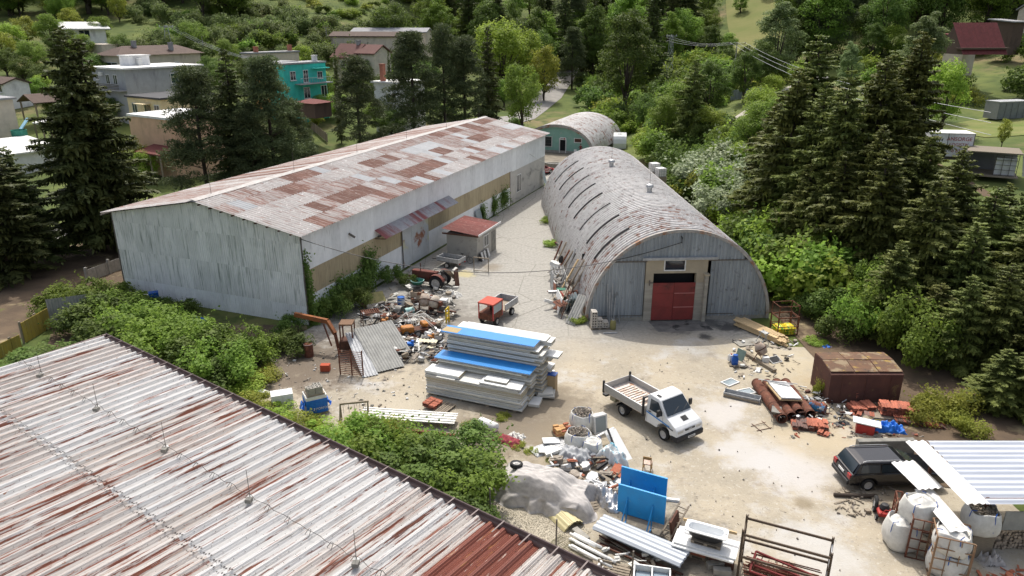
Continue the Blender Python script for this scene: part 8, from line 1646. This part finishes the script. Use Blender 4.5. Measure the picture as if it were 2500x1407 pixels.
for i in range(130):
    u = R3.uniform(680, 1020); y = R3.uniform(222, 300); x = (u - 1250) / FPX * y
    bushmk(R3.choice([BU[2], BU[4], BU[0], BU[2]]), x, y, TZ_(x, y) - .3, R3.uniform(.7, 1.3), 'low shrub on the bright green orchard slope', 'shrubs of the bright slope', 'slope_shrub', R3.uniform(.6, 1.1))
# gardens between the western houses
for i, (u, v, s, kk) in enumerate(((20, 190, .5, 1), (60, 205, .45, 1), (110, 215, .4, 1), (90, 180, .5, 0), (30, 130, .6, 2), (70, 110, .6, 5), (250, 110, .5, 0), (140, 135, .4, 1), (215, 175, .35, 1), (90, 250, .35, 0), (110, 230, .35, 2), (140, 265, .35, 1), (520, 200, .45, 1), (560, 210, .4, 0), (740, 170, .5, 2), (720, 185, .4, 2), (690, 205, .3, 1), (820, 290, .45, 2), (790, 300, .4, 0), (560, 170, .5, 0), (640, 235, .4, 2), (900, 200, .4, 0), (860, 240, .4, 1), (430, 230, .3, 2), (365, 235, .3, 2), (330, 430, .5, 5), (360, 445, .4, 2), (10, 150, .6, 5), (460, 150, .5, 1), (300, 260, .3, 1), (150, 300, .4, 1), (200, 280, .4, 1), (40, 240, .3, 1), (770, 315, .4, 5), (930, 330, .5, 0), (1000, 320, .6, 1), (960, 345, .5, 1), (235, 215, .55, 1), (275, 205, .45, 0), (540, 235, .55, 1), (600, 215, .5, 1), (640, 200, .4, 0), (480, 140, .6, 0), (300, 150, .5, 1), (180, 145, .55, 1), (205, 160, .5, 0), (130, 120, .6, 0), (270, 300, .4, 1), (850, 200, .6, 1), (885, 220, .6, 1), (800, 255, .5, 0), (1010, 250, .7, 1), (1040, 230, .7, 1), (920, 270, .6, 1), (1200, 250, .6, 1), (1230, 262, .5, 0))):
    p = GT(u, v); treemk(BRO[kk], p.x, p.y, p.z - .2, s * 1.15, R3.uniform(0, 6.28), 'leafy garden shrub among the western houses', 'garden shrubs by the houses', 'shrub', 'shrub', 1.2)
tb = MB(); 
tp = GT(312, 285); topi = leafmesh('crown', *clumps(np.random.default_rng(5), [(0, 0, 1.0 + .5 * k) for k in range(4)], [1.25, 1.3, 1.1, .7], 700, .16, 1, .3), V_['leafl']); treemk((None, topi), tp.x, tp.y, tp.z, 1, 0, 'clipped round topped green topiary beside the cream bungalow', None, 'topiary', 'shrub')
# overgrown strip east and north of the hangar
for i in range(120):
    y = R3.uniform(52, 150); x0 = 20.5 - (y - 50) * .02 if y < 90 else (19 if y < 112 else 17 + (y - 112) * .05)
    x = x0 + abs(R3.gauss(0, 1)) * (5 if y < 90 else 9) + 1.5
    k = R3.choices([0, 1, 2, 3, 4], [4, 4, 3, .6, .5])[0]
    if blocks(x, y, TZ_(x, y), 4, 3): continue
    bushmk(BU[k], x, y, TZ_(x, y) - .3, R3.uniform(.9, 1.75), 'bush in the overgrown strip behind the arched hangar', 'bushes behind the hangar')
for u, v, y, s in ((1765, 325, 90, 1.5), (1730, 350, 88, 1.3), (1815, 400, 79, 1.5), (1780, 380, 82, 1.4), (1840, 430, 76, 1.3), (1850, 370, 84, 1.1), (1770, 430, 76, 1.1)):
    p = AY(u, v, y); x = p.x; z = TZ_(x, y); bushmk(BU[3], x, y, z + .3, s * max(.8, (p.z - z) / 3.4 / s * 1.0), 'silver leaved willow bush beside the hangar roof', 'silver willow bushes', 'willow_bush')
for i in range(75):
    y = R3.uniform(124, 205); x = R3.uniform(13 + (y - 124) * .09, 34 + (y - 124) * .3)
    if abs(x - (9 + (y - 190) * .2)) < 5: continue
    if blocks(x, y, TZ_(x, y), 4.5, 3.5): continue
    bushmk(BU[R3.choices([0, 1, 2, 4], [3, 2, 4, 1])[0]], x, y, TZ_(x, y) - .3, R3.uniform(1.0, 2.0), 'bush in the wild ground between the hut and the wood', 'bushes beyond the hut')
for i in range(95):
    y = R3.uniform(95, 178); x = R3.uniform(34, 112)
    if abs(x - (37 + (y - 122) * .66)) < 2.5 or (66 < x < 112 and 100 < y < 125): continue
    q = R3.random()
    if blocks(x, y, TZ_(x, y), 4.5, 3.5): continue
    bushmk(BU[R3.choices([0, 1, 2, 4], [2, 3, 2, 1])[0]], x, y, TZ_(x, y) - .3, R3.uniform(.9, 1.9), 'bush on the terrace east of the hangar', 'bushes of the eastern terrace')
for i in range(26):
    y = R3.uniform(104, 150); x = R3.uniform(-16, 2)
    if abs((x + 14) - (y - 135) * .62) < 5: continue
    bushmk(BU[R3.choice([0, 1, 1, 4])], x, y, TZ_(x, y) - .3, R3.uniform(.5, 1.0), 'bush between the warehouse and the road behind', 'bushes behind the warehouse')
# shrubs at the foot of the eastern spruces
NB = [bush(51, 1.8, 2.6, 5200, .115, V_['leaf'], 18), bush(52, 1.8, 2.4, 5200, .115, V_['leafd'], 18), bush(53, 1.6, 1.8, 5000, .1, V_['leafl'], 18), bush(54, 1.6, 1.8, 4600, .1, V_['leafy'], 18)]
for i, (u, v, k, s, sz) in enumerate(((1885, 690, 0, 1.0, 1), (1900, 640, 1, 1.2, 1.1), (1860, 610, 0, 1.1, 1.1), (1960, 690, 1, 1.3, 1.2), (2040, 780, 1, 1.2, 1.2), (2110, 830, 0, 1.3, 1.3), (2190, 850, 0, 1.5, 1.5), (2250, 890, 0, 1.5, 1.4), (2160, 780, 0, 1.5, 1.5), (2330, 1010, 3, 1.1, 1.0), (2290, 1030, 3, .9, .9), (2380, 1060, 3, .9, .9), (2060, 830, 1, 1.0, 1.0), (1985, 760, 1, .9, 1.1))):
    p = GT(u, v + 20); bushmk(NB[k], p.x, p.y + 1, TZ_(p.x, p.y + 1) - .1, s, ORD[i] + ' shrub at the foot of the eastern spruces, listed from hangar to lean-to', 'shrubs under the eastern spruces', 'shrub', sz, 'shrub')
p = G(1990, 838); bushmk(NB[2], p.x, p.y, 0, .55, 'low bright green nettle patch next to the yellow bags cage', None, 'weed_patch', .5, 'weeds')
p = G(1408, 785); bushmk(NB[2], p.x, p.y, 0, .5, 'low weedy bush at the corner of the arched hangar', None, 'weed_patch', .8, 'weeds')
p = G(1338, 600); bushmk(NB[2], p.x + .3, p.y, 0, .55, 'bright weeds growing out from the hangar side, nearer clump', None, 'weed_patch', .9, 'weeds')
p = G(1330, 545); bushmk(NB[2], p.x + .3, p.y, 0, .6, 'bright weeds growing out from the hangar side, farther clump', None, 'weed_patch', .9, 'weeds')
# vine covered thicket along the roof in front
for i, (u, v, k, s, sz) in enumerate(((150, 735, 0, 1.1, .7), (200, 730, 0, 1.2, .75), (260, 720, 0, 1.1, .7), (235, 775, 1, 1.3, .8), (300, 760, 0, 1.2, .8), (330, 800, 0, 1.3, .8), (280, 830, 1, 1.3, .8), (370, 830, 0, 1.4, .9), (420, 800, 2, 1.2, .9), (400, 870, 0, 1.4, .9), (460, 850, 0, 1.3, .9), (500, 880, 1, 1.3, .9), (540, 900, 0, 1.2, .9), (590, 880, 0, 1.0, .9), (480, 915, 1, 1.2, .7), (560, 940, 2, 1.0, .6), (630, 925, 3, .7, .6), (60, 880, 1, 1.2, .4), (130, 860, 1, 1.2, .4), (200, 840, 1, 1.1, .45),
                      (620, 985, 3, .7, .6), (560, 970, 2, .8, .6), (670, 1010, 2, .7, .6), (720, 1040, 3, .8, .6), (780, 1060, 2, .8, .6), (850, 1065, 3, .9, .7), (920, 1055, 3, .9, .8), (960, 1060, 3, .8, .8), (870, 1110, 0, 1.0, .8), (940, 1110, 0, 1.1, .8), (1010, 1100, 0, 1.0, .7), (1000, 1150, 1, 1.1, .8), (1080, 1120, 3, .9, .6), (1135, 1095, 1, 1.0, .75), (1080, 1180, 1, 1.2, .8), (1130, 1180, 0, 1.1, .8), (1100, 1230, 1, 1.1, .7), (1170, 1140, 2, .8, .5), (1150, 1230, 2, .7, .5))):
    p = G(u, v - (22 if 540 < u < 900 else 0), .9); bushmk(NB[k], p.x, p.y, -.05, s * (1.3 if 540 < u < 900 else 1.25), ORD[i] + ' vine mound along the striped roof, starting at the yellow fence', 'vine mounds along the striped roof', 'vine_thicket', sz, 'vine')
for u, v, k, s, sz in ((430, 760, 1, .8, 1), (380, 735, 1, .7, .9), (470, 740, 1, .7, .9), (520, 800, 1, .8, .6), (600, 820, 1, .9, .5), (660, 830, 1, .9, .5), (720, 830, 1, 1.0, .8), (715, 790, 1, .8, .9)):
    p = G(u, v + 25); bushmk(NB[k], p.x, p.y, -.05, s, 'dark ivy mound growing against the white gable', 'ivy mounds at the gable foot', 'ivy_mound', sz, 'ivy')
# creeper on the long warehouse wall
r = np.random.default_rng(9); P = []
for (y0, z0, sy, sz, n) in ((1.5, .6, 1.0, .7, 1600), (4.5, 1.0, 1.6, 1.0, 3000), (7.0, .9, 1.2, .9, 2200), (8.2, 1.9, .9, 1.1, 1700), (.2, 1.5, .18, 1.8, 900), (.1, 4, .12, 1.5, 260), (31.5, .9, .5, 1.0, 700), (35, 1.2, .5, .8, 700), (38, 1.4, 1.0, .9, 900)):
    q = np.abs(r.normal(size=(n, 3))) * [.28, 0, 0] + np.column_stack([np.full(n, .06), y0 + r.normal(size=n) * sy * .6, np.abs(z0 + r.normal(size=n) * sz * .6)]); P.append(q)
P = np.vstack(P); n = len(P); P[:, 2] = np.clip(P[:, 2], .03, 6.5); P[:, 1] = np.clip(P[:, 1], -.05, 40); Nn = unit(np.column_stack([np.full(n, 1.), r.normal(size=n) * .4, .5 + r.normal(size=n) * .4]))
o = put('creeper', leafmesh('creeper', P, Nn, r.normal(size=(n, 3)), r.uniform(.1, .2, n), r.uniform(.14, .24, n), V_['leafd'])); o.location = WA; o.rotation_euler = (0, 0, R_(WR)); tag(o, 'dark creeper climbing the long side of the white warehouse', 'creeper')
for u, v, s in ((955, 690, .7), (1000, 700, .5), (900, 735, .5), (870, 760, .8), (820, 780, .8)):
    p = G(u, v); bushmk(NB[1], p.x, p.y, 0, s, 'dark weed clump at the foot of the long warehouse wall', 'weeds along the warehouse wall', 'weed_clump', 1.2, 'weeds')

for p, sc_, lab in bushmk_later: bushmk(NB[3], p.x, p.y - .3, 0, sc_, lab, None, 'sapling', 2.6, 'sapling')
for u, v, s in ((640, 905, .5), (600, 945, .5), (1230, 1020, .35), (1150, 1045, .4), (1300, 1105, .3), (1350, 1130, .3), (1265, 1090, .3)):
    p = G(u, v); bushmk(NB[3], p.x, p.y, -.1, s, 'tuft of dry yellow weeds at the yard edge', 'dry weed tufts', 'weed_tuft', .7, 'weeds')
